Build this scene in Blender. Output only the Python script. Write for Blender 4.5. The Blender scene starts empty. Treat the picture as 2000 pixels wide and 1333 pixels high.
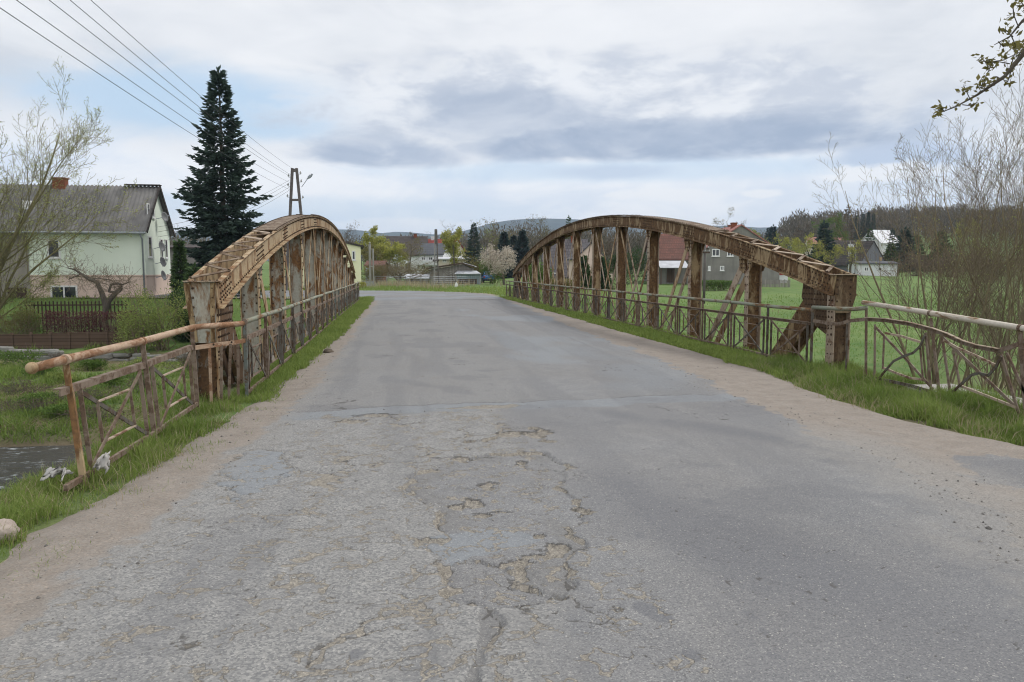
import bpy, math, random
import numpy as np
from mathutils import Vector, Matrix, Euler, noise as mnoise

random.seed(7)
RNG = np.random.default_rng(11)
scene = bpy.context.scene
COL = scene.collection
PI = math.pi
EYE = 1.68
PITCH = math.radians(5.166)
YAW = math.radians(8.504)
FOC = 1532.0

# ------------------------------------------------------------------ camera
cd = bpy.data.cameras.new("camera")
cd.sensor_width = 36.0
cd.lens = 36.0 * FOC / 2000.0
cd.clip_start = 0.05
cd.clip_end = 20000
cam = bpy.data.objects.new("camera", cd)
COL.objects.link(cam)
cam.location = (0, 0, EYE)
cam.rotation_euler = (PI / 2 - PITCH, 0, -YAW)
scene.camera = cam


def at(px, py, depth):
    """survey helper: world point seen in direction px,py at a given distance ahead"""
    x = (px - 1000.0) / FOC
    y = -(py - 666.5) / FOC
    fwd = math.cos(PITCH) + y * math.sin(PITCH)
    up = -math.sin(PITCH) + y * math.cos(PITCH)
    t = depth / fwd
    lat = x * t
    return Vector((lat * math.cos(YAW) + depth * math.sin(YAW),
                   -lat * math.sin(YAW) + depth * math.cos(YAW), EYE + up * t))


# ------------------------------------------------------------------ numpy noise
def _hash(ix, iy, seed):
    h = (ix.astype(np.int64) * 374761393 + iy.astype(np.int64) * 668265263 + seed * 974634777) & 0x7fffffff
    h = ((h ^ (h >> 13)) * 1274126177) & 0x7fffffff
    h = h ^ (h >> 16)
    return (h & 0xffff) / 65535.0


def vnoise(x, y, seed=0):
    x = np.asarray(x, float); y = np.asarray(y, float)
    ix = np.floor(x); iy = np.floor(y)
    fx = x - ix; fy = y - iy
    fx = fx * fx * (3 - 2 * fx); fy = fy * fy * (3 - 2 * fy)
    a = _hash(ix, iy, seed); b = _hash(ix + 1, iy, seed)
    c = _hash(ix, iy + 1, seed); d = _hash(ix + 1, iy + 1, seed)
    return (a * (1 - fx) + b * fx) * (1 - fy) + (c * (1 - fx) + d * fx) * fy


def fbm(x, y, seed=0, octv=4):
    s = 0; a = 0.5; t = 0
    for i in range(octv):
        s = s + a * vnoise(np.asarray(x) * 2 ** i + 17.3 * i, np.asarray(y) * 2 ** i - 9.1 * i, seed + i)
        t += a; a *= 0.5
    return s / t


def sstep(a, b, x):
    t = np.clip((np.asarray(x, float) - a) / (b - a), 0, 1)
    return t * t * (3 - 2 * t)


# ------------------------------------------------------------------ objects
def tag(o, label=None, cat=None, group=None, kind=None):
    if label: o['label'] = label
    if cat: o['category'] = cat
    if group: o['group'] = group
    if kind: o['kind'] = kind
    return o


def empty(name, loc, label, cat, rz=0.0, group=None):
    o = bpy.data.objects.new(name, None)
    o.empty_display_size = 0.2
    COL.objects.link(o)
    o.location = loc
    o.rotation_euler = (0, 0, rz)
    return tag(o, label, cat, group)


def link(name, me, parent=None):
    o = bpy.data.objects.new(name, me)
    COL.objects.link(o)
    if parent is not None:
        o.parent = parent
    return o


def copy_tree(o, parent=None):
    c = o.copy(); COL.objects.link(c)
    c.parent = parent
    for ch in list(o.children):
        copy_tree(ch, c)
    return c


def np_mesh(name, V, F, mats, attrs=None, smooth=False, midx=None):
    """V (n,3), F (m,3|4) arrays"""
    V = np.ascontiguousarray(V, dtype=np.float32)
    F = np.ascontiguousarray(F, dtype=np.int32)
    me = bpy.data.meshes.new(name)
    k = F.shape[1]
    me.vertices.add(len(V)); me.vertices.foreach_set('co', V.ravel())
    me.loops.add(F.size); me.loops.foreach_set('vertex_index', F.ravel())
    me.polygons.add(len(F))
    me.polygons.foreach_set('loop_start', np.arange(0, F.size, k, dtype=np.int32))
    if midx is not None:
        me.polygons.foreach_set('material_index', np.ascontiguousarray(midx, dtype=np.int32))
    me.polygons.foreach_set('use_smooth', np.full(len(F), bool(smooth)))
    for m in (mats if isinstance(mats, (list, tuple)) else [mats]):
        me.materials.append(m)
    if attrs:
        for an, arr in attrs.items():
            a = me.attributes.new(an, 'FLOAT', 'POINT')
            a.data.foreach_set('value', np.ascontiguousarray(arr, dtype=np.float32))
    me.update(calc_edges=True)
    me.validate()
    return me


class MB:
    """collects simple solids and links them as ONE mesh object"""
    def __init__(self):
        self.v = []; self.f = []; self.mi = []; self.cur = 0

    def add(self, vs, fs):
        b = len(self.v)
        self.v.extend([tuple(p) for p in vs])
        self.f.extend([tuple(b + i for i in f) for f in fs]); self.mi.extend([self.cur] * len(fs))

    def box(self, x0, x1, y0, y1, z0, z1, M=None):
        P = [Vector(p) for p in ((x0, y0, z0), (x1, y0, z0), (x1, y1, z0), (x0, y1, z0),
                                 (x0, y0, z1), (x1, y0, z1), (x1, y1, z1), (x0, y1, z1))]
        if M is not None: P = [M @ p for p in P]
        self.add(P, [(0, 3, 2, 1), (4, 5, 6, 7), (0, 1, 5, 4), (1, 2, 6, 5), (2, 3, 7, 6), (3, 0, 4, 7)])

    def bar(self, p0, p1, w, h, up=(0, 0, 1)):
        """rectangular bar p0->p1; w along side axis, h along up axis"""
        p0 = Vector(p0); p1 = Vector(p1); d = (p1 - p0).normalized(); up = Vector(up)
        s = d.cross(up)
        if s.length < 1e-4: s = d.cross(Vector((0, 1, 0)))
        s.normalize(); u = s.cross(d)
        P = []
        for p in (p0, p1):
            for a, b in ((-1, -1), (1, -1), (1, 1), (-1, 1)):
                P.append(p + s * (a * w / 2) + u * (b * h / 2))
        self.add(P, [(0, 3, 2, 1), (4, 5, 6, 7), (0, 1, 5, 4), (1, 2, 6, 5), (2, 3, 7, 6), (3, 0, 4, 7)])

    def tube(self, pts, rad, n=8, cap=True):
        pts = [Vector(p) for p in pts]
        if not isinstance(rad, (list, tuple)): rad = [rad] * len(pts)
        P = []; prev = None
        for i, p in enumerate(pts):
            d = (pts[min(i + 1, len(pts) - 1)] - pts[max(i - 1, 0)]).normalized()
            if prev is None:
                s = d.cross(Vector((0, 0, 1)))
                if s.length < 0.05: s = d.cross(Vector((0, 1, 0)))
            else:
                s = prev - d * prev.dot(d)
            s.normalize(); prev = s; t = d.cross(s)
            for k in range(n):
                a = 2 * PI * k / n
                P.append(p + (s * math.cos(a) + t * math.sin(a)) * rad[i])
        F = []
        for i in range(len(pts) - 1):
            for k in range(n):
                F.append((i * n + k, i * n + (k + 1) % n, (i + 1) * n + (k + 1) % n, (i + 1) * n + k))
        if cap:
            F.append(tuple(range(n - 1, -1, -1)))
            F.append(tuple((len(pts) - 1) * n + k for k in range(n)))
        self.add(P, F)

    def prism(self, poly, axis, a0, a1, M=None):
        """polygon (2d list) extruded along axis 'x','y','z' from a0 to a1"""
        n = len(poly); P = []
        for a in (a0, a1):
            for (u, v) in poly:
                p = {'x': (a, u, v), 'y': (u, a, v), 'z': (u, v, a)}[axis]
                P.append(Vector(p) if M is None else M @ Vector(p))
        F = [tuple(range(n)), tuple(range(2 * n - 1, n - 1, -1))]
        for k in range(n):
            F.append((k, n + k, n + (k + 1) % n, (k + 1) % n))
        self.add(P, F)

    def ball(self, c, r, sx=1, sy=1, sz=1, nu=8, nv=5):
        P = []; F = []
        for j in range(nv + 1):
            th = PI * j / nv
            for i in range(nu):
                ph = 2 * PI * i / nu
                P.append((c[0] + r * sx * math.sin(th) * math.cos(ph), c[1] + r * sy * math.sin(th) * math.sin(ph), c[2] + r * sz * math.cos(th)))
        for j in range(nv):
            for i in range(nu):
                F.append((j * nu + i, j * nu + (i + 1) % nu, (j + 1) * nu + (i + 1) % nu, (j + 1) * nu + i))
        self.add(P, F)

    def rivet(self, c, nrm, r=0.016, h=0.011):
        r *= 1.1; h *= 1.6; self.cur = 1
        nrm = Vector(nrm).normalized(); s = nrm.orthogonal().normalized(); t = nrm.cross(s); c = Vector(c)
        P = []
        for rr, hh in ((r, 0), (r * .75, h * .7)):
            for k in range(6):
                a = 2 * PI * k / 6
                P.append(c + (s * math.cos(a) + t * math.sin(a)) * rr + nrm * hh)
        P.append(c + nrm * h)
        F = [(k, (k + 1) % 6, 6 + (k + 1) % 6, 6 + k) for k in range(6)] + [(6 + k, 6 + (k + 1) % 6, 12) for k in range(6)]
        self.add(P, F); self.cur = 0

    def build(self, name, mat, parent=None, smooth=False, bevel=0.0):
        me = bpy.data.meshes.new(name)
        me.from_pydata(self.v, [], self.f)
        for m in (mat if isinstance(mat, (list, tuple)) else [mat]): me.materials.append(m)
        if 1 in self.mi:
            me.materials.append(M['rivet']); me.polygons.foreach_set('material_index', self.mi)
        me.polygons.foreach_set('use_smooth', [smooth] * len(me.polygons))
        import bmesh
        b = bmesh.new(); b.from_mesh(me); bmesh.ops.recalc_face_normals(b, faces=b.faces); b.to_mesh(me); b.free()
        me.update()
        o = link(name, me, parent)
        if bevel:
            md = o.modifiers.new('bevel', 'BEVEL'); md.width = bevel; md.segments = 1; md.limit_method = 'ANGLE'
        return o


# ------------------------------------------------------------------ materials
class NT:
    def __init__(self, name):
        self.m = bpy.data.materials.new(name); self.m.use_nodes = True
        self.t = self.m.node_tree; self.n = self.t.nodes; self.l = self.t.links
        self.n.clear()
        self.out = self.n.new('ShaderNodeOutputMaterial')
        self.b = self.n.new('ShaderNodeBsdfPrincipled')
        self.l.new(self.b.outputs[0], self.out.inputs[0])
        self.b.inputs['Roughness'].default_value = 0.85
        self.b.inputs['Specular IOR Level'].default_value = 0.3

    def node(self, t, **kw):
        x = self.n.new(t)
        for k, v in kw.items(): setattr(x, k, v)
        return x

    def lk(self, a, b): self.l.new(a, b)

    def coords(self, kind='Object', scale=(1, 1, 1)):
        tc = self.node('ShaderNodeTexCoord')
        if scale == (1, 1, 1): return tc.outputs[kind]
        mp = self.node('ShaderNodeMapping'); mp.inputs['Scale'].default_value = scale
        self.lk(tc.outputs[kind], mp.inputs[0]); return mp.outputs[0]

    def pos(self, scale=(1, 1, 1)):
        g = self.node('ShaderNodeNewGeometry')
        mp = self.node('ShaderNodeMapping'); mp.inputs['Scale'].default_value = scale
        self.lk(g.outputs['Position'], mp.inputs[0]); return mp.outputs[0]

    def noise(self, vec, scale, detail=4, rough=0.55, dist=0.0):
        x = self.node('ShaderNodeTexNoise'); x.inputs['Scale'].default_value = scale
        x.inputs['Detail'].default_value = detail; x.inputs['Roughness'].default_value = rough
        x.inputs['Distortion'].default_value = dist
        self.lk(vec, x.inputs['Vector']); return x.outputs['Fac']

    def voro(self, vec, scale, feature='F1', out='Distance'):
        x = self.node('ShaderNodeTexVoronoi', feature=feature); x.inputs['Scale'].default_value = scale
        self.lk(vec, x.inputs['Vector']); return x.outputs[out]

    def ramp(self, fac, stops, interp='LINEAR'):
        x = self.node('ShaderNodeValToRGB'); cr = x.color_ramp; cr.interpolation = interp
        while len(cr.elements) < len(stops): cr.elements.new(0.5)
        for e, (p, c) in zip(cr.elements, stops):
            e.position = p
            e.color = (c, c, c, 1) if isinstance(c, (int, float)) else (*c[:3], 1)
        self.lk(fac, x.inputs[0]); return x.outputs[0]

    def mix(self, fac, a, b, mode='MIX'):
        x = self.node('ShaderNodeMix', data_type='RGBA', blend_type=mode)
        for s, i in ((fac, 0), (a, 6), (b, 7)):
            if isinstance(s, (int, float)): x.inputs[i].default_value = s if i == 0 else (s, s, s, 1)
            elif isinstance(s, (tuple, list)): x.inputs[i].default_value = (*s[:3], 1)
            else: self.lk(s, x.inputs[i])
        return x.outputs[2]

    def math(self, op, a, b=0.0, c=None, clamp=False):
        x = self.node('ShaderNodeMath', operation=op); x.use_clamp = clamp
        for i, s in enumerate((a, b) if c is None else (a, b, c)):
            if isinstance(s, (int, float)): x.inputs[i].default_value = s
            else: self.lk(s, x.inputs[i])
        return x.outputs[0]

    def attr(self, name):
        x = self.node('ShaderNodeAttribute', attribute_name=name); return x.outputs['Fac']

    def objrand(self):
        return self.node('ShaderNodeObjectInfo').outputs['Random']

    def bump(self, h, dist=0.01, strength=1.0):
        x = self.node('ShaderNodeBump'); x.inputs['Distance'].default_value = dist
        x.inputs['Strength'].default_value = strength
        self.lk(h, x.inputs['Height']); self.lk(x.outputs[0], self.b.inputs['Normal'])

    def color(self, c):
        if isinstance(c, (tuple, list)): self.b.inputs['Base Color'].default_value = (*c[:3], 1)
        else: self.lk(c, self.b.inputs['Base Color'])

    def rough(self, r):
        if isinstance(r, (int, float)): self.b.inputs['Roughness'].default_value = r
        else: self.lk(r, self.b.inputs['Roughness'])


def s2l(*c):
    return tuple(((v / 255) / 12.92 if v / 255 <= 0.04045 else ((v / 255 + 0.055) / 1.055) ** 2.4) for v in c)


def m_rust(name, paint, rust, dark, cover=0.5, streak=True, scale=1.0, along=False):
    """old paint flaking off rusty steel; cover = share of paint left"""
    t = NT(name); P = t.pos((1, 0.28 if along else 1, 0.35 if streak else 1)); Q = t.pos()
    r = t.objrand()
    off = t.node('ShaderNodeVectorMath', operation='ADD'); t.lk(P, off.inputs[0])
    cmb = t.node('ShaderNodeCombineXYZ'); t.lk(t.math('MULTIPLY', r, 37.0), cmb.inputs[2]); t.lk(cmb.outputs[0], off.inputs[1])
    P = off.outputs[0]
    n1 = t.noise(P, 5.5 * scale, 7, 0.68, 0.4)
    n2 = t.noise(Q, 23 * scale, 4, 0.6)
    n3 = t.noise(P, 1.7 * scale, 3, 0.5)
    f = t.math('ADD', t.math('MULTIPLY', n1, 0.7), t.math('MULTIPLY', n3, 0.3))
    c = 0.5 + (0.5 - cover) * 0.34
    mask = t.ramp(f, [(c - 0.035, 0.0), (c + 0.035, 1.0)])
    rcol = t.mix(t.ramp(n2, [(0.3, 0), (0.7, 1)]), dark, rust)
    rcol = t.mix(t.ramp(n3, [(0.35, 0), (0.7, 0.7)]), rcol, tuple(x * 0.55 for x in rust))
    pcol = t.mix(t.ramp(n2, [(0.3, 0), (0.75, 1)]), paint, tuple(x * 0.72 for x in paint))
    stain = t.ramp(t.noise(P, 9 * scale, 5, 0.7), [(0.48, 0), (0.72, 0.75)])
    pcol = t.mix(stain, pcol, t.mix(0.5, rust, paint))
    t.color(t.mix(mask, rcol, pcol))
    t.rough(t.mix(mask, 0.92, 0.62))
    h = t.math('ADD', t.math('MULTIPLY', mask, 0.35), t.math('MULTIPLY', n2, 0.5))
    t.bump(h, 0.004, 0.8)
    return t.m


def m_noise(name, a, b, scale=3.0, detail=5, rough=0.85, bump=0.0, bscale=30, stretch=(1, 1, 1), world=False, spec=0.3):
    t = NT(name); P = t.pos(stretch) if world else t.coords('Object', stretch)
    n = t.noise(P, scale, detail, 0.6)
    t.color(t.mix(t.ramp(n, [(0.3, 0), (0.7, 1)]), a, b)); t.rough(rough)
    t.b.inputs['Specular IOR Level'].default_value = spec
    if bump: t.bump(t.noise(P, bscale, 4), bump)
    return t.m


def m_leaf(name, a, b, trans=0.25, rough=0.7):
    """leaves and needles: colour varies leaf by leaf through the 'v' attribute"""
    t = NT(name); v = t.attr('v')
    col = t.mix(v, a, b)
    col = t.mix(t.math('MULTIPLY', t.objrand(), 0.25), col, t.mix(0.5, a, b))
    t.color(col); t.rough(rough)
    t.b.inputs['Specular IOR Level'].default_value = 0.2
    if trans:
        tr = t.node('ShaderNodeBsdfTranslucent'); t.lk(col, tr.inputs[0])
        mx = t.node('ShaderNodeMixShader'); mx.inputs[0].default_value = trans
        t.lk(t.b.outputs[0], mx.inputs[1]); t.lk(tr.outputs[0], mx.inputs[2]); t.lk(mx.outputs[0], t.out.inputs[0])
    return t.m


def m_wall(name, c, c2=None, dirt=0.35, scale=0.6):
    """painted render: faint mottling, rain streaks, fine grain"""
    t = NT(name); Q = t.coords('Object'); P = t.coords('Object', (1, 1, 0.12))
    c2 = c2 or tuple(x * 0.8 for x in c)
    n = t.noise(Q, scale, 6, 0.6); s = t.noise(P, 2.2, 5, 0.65)
    col = t.mix(t.ramp(n, [(0.35, 0), (0.7, 1)]), c, c2)
    col = t.mix(t.ramp(s, [(0.5, 0), (0.8, dirt)]), col, tuple(x * 0.5 for x in c2))
    t.color(col); t.rough(0.93); t.bump(t.noise(Q, 60, 3), 0.004, 0.6)
    return t.m


M = {}
M['rivet'] = m_rust('rivet_rust', (.12, .085, .055), (.08, .05, .03), (.03, .021, .015), 0.35)
M['rust_right'] = m_rust('rust_right', (.33, .24, .13), (.175, .098, .042), (.050, .030, .018), 0.40)
M['rust_low'] = m_rust('rust_low', (.26, .26, .235), (.165, .092, .045), (.06, .038, .025), 0.30)
M['rust_dark'] = m_rust('rust_dark', (.20, .145, .085), (.13, .080, .043), (.046, .030, .020), 0.42)
M['rust_cream'] = m_rust('rust_cream', (.42, .315, .19), (.26, .14, .06), (.09, .052, .030), 0.56)
M['rust_grey'] = m_rust('rust_grey', (.37, .36, .305), (.26, .13, .050), (.085, .048, .027), 0.54)
M['rust_top'] = m_rust('rust_top', (.22, .165, .11), (.15, .095, .058), (.055, .036, .024), 0.5, streak=False, scale=1.6)
M['pale_bar'] = m_rust('pale_bar', (.40, .32, .24), (.21, .12, .07), (.09, .055, .035), 0.62, streak=False)
M['rail_orange'] = m_rust('rail_orange', (.44, .32, .225), (.31, .17, .095), (.17, .085, .045), 0.50, streak=False, along=True, scale=1.1)
M['rail_green'] = m_rust('rail_green', (.24, .26, .20), (.23, .125, .055), (.09, .05, .028), 0.60, streak=False, along=True, scale=1.4)
M['rail_white'] = m_rust('rail_white', (.56, .51, .43), (.30, .19, .10), (.14, .08, .045), 0.66, streak=False, along=True, scale=1.6)
M['rail_brown'] = m_rust('rail_brown', (.215, .165, .125), (.175, .115, .078), (.075, .05, .035), 0.5, streak=False, scale=1.5)
M['rail_slate'] = m_rust('rail_slate', (.115, .105, .09), (.105, .065, .038), (.038, .028, .022), 0.58, streak=False, scale=1.5)
M['rail_teal'] = m_rust('rail_teal', (.15, .175, .16), (.16, .09, .045), (.05, .036, .027), 0.62, streak=False, scale=1.5)
# ------------------------------------------------------------------ sky and sun
SUN_EL = math.radians(52); SUN_AZ = math.radians(64)        # veiled sun, ahead and to the right
scene.view_settings.view_transform = 'Standard'
scene.view_settings.look = 'None'
scene.view_settings.exposure = 0.14
scene.view_settings.gamma = 1.0
scene.cycles.use_denoising = True
scene.cycles.max_bounces = 5
scene.cycles.filter_width = 1.1
scene.cycles.transparent_max_bounces = 8
scene.cycles.volume_bounces = 0
scene.cycles.sample_clamp_indirect = 4.0


def make_world():
    w = bpy.data.worlds.new("World"); scene.world = w; w.use_nodes = True
    nt = w.node_tree; n = nt.nodes; l = nt.links; n.clear()

    def nd(t, **k):
        x = n.new(t)
        for a, b in k.items(): setattr(x, a, b)
        return x

    def mth(op, a, b=0.0, c=None, clamp=False):
        x = nd('ShaderNodeMath', operation=op); x.use_clamp = clamp
        for i, s in enumerate((a, b) if c is None else (a, b, c)):
            if isinstance(s, (int, float)): x.inputs[i].default_value = s
            else: l.new(s, x.inputs[i])
        return x.outputs[0]

    def mix(f, a, b):
        x = nd('ShaderNodeMix', data_type='RGBA')
        for s, i in ((f, 0), (a, 6), (b, 7)):
            if isinstance(s, (int, float)): x.inputs[i].default_value = s
            elif isinstance(s, tuple): x.inputs[i].default_value = (*s, 1)
            else: l.new(s, x.inputs[i])
        return x.outputs[2]

    def ss(a, b, x):
        m = nd('ShaderNodeMapRange', interpolation_type='SMOOTHSTEP')
        m.inputs['From Min'].default_value = a; m.inputs['From Max'].default_value = b
        l.new(x, m.inputs['Value']); return m.outputs[0]

    out = nd('ShaderNodeOutputWorld'); bg = nd('ShaderNodeBackground'); l.new(bg.outputs[0], out.inputs[0])
    sky = nd('ShaderNodeTexSky', sky_type='NISHITA'); sky.sun_disc = False
    sky.sun_elevation = SUN_EL; sky.sun_rotation = SUN_AZ
    sky.air_density = 1.0; sky.dust_density = 0.6; sky.ozone_density = 1.0
    tc = nd('ShaderNodeTexCoord'); sep = nd('ShaderNodeSeparateXYZ'); l.new(tc.outputs['Generated'], sep.inputs[0])
    az = mth('MULTIPLY', mth('ARCTAN2', sep.outputs[0], sep.outputs[1]), 57.2958)     # degrees from the bridge axis
    el = mth('MULTIPLY', mth('ARCSINE', sep.outputs[2]), 57.2958)
    # clouds seen on a flat ceiling far off: squeezed towards the horizon
    comb = nd('ShaderNodeCombineXYZ'); l.new(mth('MULTIPLY', az, 0.06), comb.inputs[0]); l.new(mth('MULTIPLY', el, 0.15), comb.inputs[1])

    def noise(scale, det=6, rough=0.55, dist=0.0, seed=0.0, vec=comb):
        mp = nd('ShaderNodeMapping'); mp.inputs['Location'].default_value = (seed, seed * 0.7, seed); l.new(vec.outputs[0], mp.inputs[0])
        x = nd('ShaderNodeTexNoise'); x.inputs['Scale'].default_value = scale; x.inputs['Detail'].default_value = det
        x.inputs['Roughness'].default_value = rough; x.inputs['Distortion'].default_value = dist
        l.new(mp.outputs[0], x.inputs['Vector']); return x.outputs['Fac']

    n_big = noise(0.9, 5, 0.5, 0.3, 3.1)
    n_mid = noise(1.9, 7, 0.56, 0.4, 7.7)
    n_fin = noise(4.6, 7, 0.6, 0.3, 1.3)

    def blob(a0, e0, wa, we, amp=1.2, nz=None, soft=0.5, lo=None):
        da = mth('DIVIDE', mth('SUBTRACT', az, a0), wa); de = mth('DIVIDE', mth('SUBTRACT', el, e0), we)
        if lo: de = mth('MAXIMUM', de, mth('DIVIDE', mth('SUBTRACT', e0, el), lo))
        r = mth('SQRT', mth('ADD', mth('MULTIPLY', da, da), mth('MULTIPLY', de, de)))
        r = mth('ADD', r, mth('MULTIPLY', mth('SUBTRACT', nz if nz is not None else n_mid, 0.5), amp))
        return mth('SUBTRACT', 1.0, ss(1 - soft, 1 + soft, r))

    n_bil = mth('ADD', mth('MULTIPLY', n_mid, 0.55), mth('MULTIPLY', n_fin, 0.45))
    K = 10.0                                                   # colours below are radiance; the Background runs at 0.1
    def c(r, g, b): return (r * K, g * K, b * K)
    veil = mix(0.22, c(0.58, 0.74, 0.91), sky.outputs[0])      # thin bright blue between clouds
    low = mix(ss(0.36, 0.62, n_mid), c(0.755, 0.815, 0.905), c(0.94, 0.95, 0.97))
    high = mix(ss(0.32, 0.66, n_big), c(0.63, 0.665, 0.72), c(0.83, 0.845, 0.875))
    high = mix(mth('MULTIPLY', ss(0.42, 0.66, n_mid), 0.45), high, c(0.90, 0.91, 0.93))
    hmask = ss(6.5, 11.5, mth('ADD', el, mth('MULTIPLY', mth('SUBTRACT', n_mid, 0.5), 9.0)))
    col = mix(hmask, low, high)
    # blue windows
    gap = mth('MAXIMUM', blob(-12.0, 10.9, 10, 2.3, 1.2, soft=.45), mth('MULTIPLY', blob(16, 7.0, 17, 0.75, 1.2), 0.55))
    gap = mth('MAXIMUM', gap, mth('MULTIPLY', blob(-40, 20, 12, 4, 1.5), 0.7))
    gap = mth('MAXIMUM', gap, mth('MULTIPLY', blob(-8, 4.2, 14, 1.0, 1.6), 0.35))
    col = mix(gap, col, veil)
    # the long dark cloud: bright lumpy top, flat blue-grey base
    top = mth('MULTIPLY', blob(13, 11.4, 21, 3.2, 2.0, n_bil, 0.28, 2.6), 0.9)
    col = mix(top, col, mix(ss(0.40, 0.58, n_bil), c(0.58, 0.625, 0.71), c(0.84, 0.86, 0.895)))
    dk1 = blob(19, 8.5, 16.5, 2.0, 1.9, n_bil, 0.38, 0.75)
    dk2 = blob(-0.5, 7.9, 6.3, 1.5, 1.9, n_bil, 0.38, 0.65)
    dk3 = mth('MULTIPLY', blob(9.0, 10.6, 8, 2.0, 2.2, n_bil, 0.5), 0.6)
    dark = mth('MAXIMUM', mth('MULTIPLY', dk1, 0.9), mth('MULTIPLY', dk2, 0.9))
    dark = mth('MAXIMUM', dark, dk3)
    dark = mth('MULTIPLY', dark, mth('ADD', 0.55, mth('MULTIPLY', ss(0.25, 0.55, n_fin), 0.45)))
    col = mix(dark, col, mix(ss(0.35, 0.65, n_mid), c(0.30, 0.38, 0.52), c(0.42, 0.49, 0.615)))
    dk4 = mth('MULTIPLY', mth('MAXIMUM', blob(34.5, 7.3, 4.5, 0.8, 1.2), mth('MULTIPLY', blob(15.5, 6.9, 4, 0.5, 1.3), 0.7)), 0.75)
    col = mix(dk4, col, c(0.47, 0.56, 0.72))
    # small bright cumulus low down
    puff = mth('MAXIMUM', blob(19.5, 5.35, 3.2, 0.42, 3.2, n_fin, 0.35), blob(25.8, 5.25, 1.3, 0.26, 2.6, n_fin, 0.35))
    puff = mth('MAXIMUM', puff, blob(33.5, 6.3, 2.8, 0.6, 3.0, n_fin, 0.35))
    puff = mth('MAXIMUM', puff, mth('MULTIPLY', blob(1.5, 3.1, 5, 0.5, 3.0, n_fin, 0.4), 0.6))
    col = mix(mth('MULTIPLY', puff, 0.85), col, c(0.93, 0.935, 0.95))
    # brighter overhead, so the overcast lights the ground
    col = mix(mth('MULTIPLY', ss(24, 60, el), 0.5), col, c(0.95, 0.98, 1.03))
    # brightness added to the unseen sky behind the camera, to light camera-facing walls
    back = ss(75, 140, mth('ABSOLUTE', az)); col = mix(mth('MULTIPLY', back, 0.8), col, c(1.28, 1.28, 1.30))
    l.new(col, bg.inputs[0]); bg.inputs[1].default_value = 0.1


make_world()
sd = bpy.data.lights.new("sun", 'SUN'); sd.energy = 1.9; sd.angle = math.radians(12); sd.color = (1.0, 0.96, 0.90)
so = bpy.data.objects.new("sun", sd); COL.objects.link(so)
dirv = Vector((math.sin(SUN_AZ) * math.cos(SUN_EL), math.cos(SUN_AZ) * math.cos(SUN_EL), math.sin(SUN_EL)))
so.rotation_euler = (-dirv).to_track_quat('-Z', 'Y').to_euler()
so.location = dirv * 60

# ------------------------------------------------------------------ ground
def lerp_pts(pts):
    a = np.array(pts, float); o = np.argsort(a[:, 0]); return a[o, 0], a[o, 1]

XBL = lerp_pts([(-60, -3.6), (0, -3.7), (3, -3.7), (5.2, -3.15), (6, -2.92), (7.5, -2.72), (9, -2.64), (12, -2.6)])     # bank top left of the road
XBR = lerp_pts([(-60, 9), (0, 8.2), (6, 7.6), (9, 7.45), (12, 7.6)])
ROAD_L = [(-.95, 44), (-1.25, 46), (-2.4, 48.2), (-4.8, 50.3), (-8.5, 52), (-15, 53.5), (-26, 54.6), (-70, 56)]
ROAD_R = [(6.15, 44), (6.35, 49.5), (6.0, 55.5), (4.3, 60.6), (1.2, 64.4), (-4.5, 66.6), (-14, 67.4), (-70, 69)]


def dist_poly(x, y, poly, closed=True):
    """signed distance to a polygon (negative inside)"""
    x = np.asarray(x, float); y = np.asarray(y, float)
    d = np.full(x.shape, 1e9); ins = np.zeros(x.shape, bool)
    n = len(poly)
    for i in range(n if closed else n - 1):
        ax, ay = poly[i]; bx, by = poly[(i + 1) % n]
        ex, ey = bx - ax, by - ay
        t = np.clip(((x - ax) * ex + (y - ay) * ey) / (ex * ex + ey * ey + 1e-12), 0, 1)
        d = np.minimum(d, np.hypot(x - ax - t * ex, y - ay - t * ey))
        if closed and ay != by:
            c = ((ay > y) != (by > y)) & (x < (bx - ax) * (y - ay) / (by - ay) + ax)
            ins ^= c
    return np.where(ins, -d, d) if closed else d


ROAD_POLY = [(-2.2, -80)] + [(-2.2, 46.5)] + ROAD_L[2:] + ROAD_R[::-1] + [(7.4, 48), (7.4, -80)]
RIV_Z = -3.8


def river_y(x):
    return 19.8 + 0.9 * np.sin(np.asarray(x) * 0.07 + 0.4) + 0.002 * np.asarray(x) ** 2 * (np.asarray(x) > 0) * 0


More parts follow.
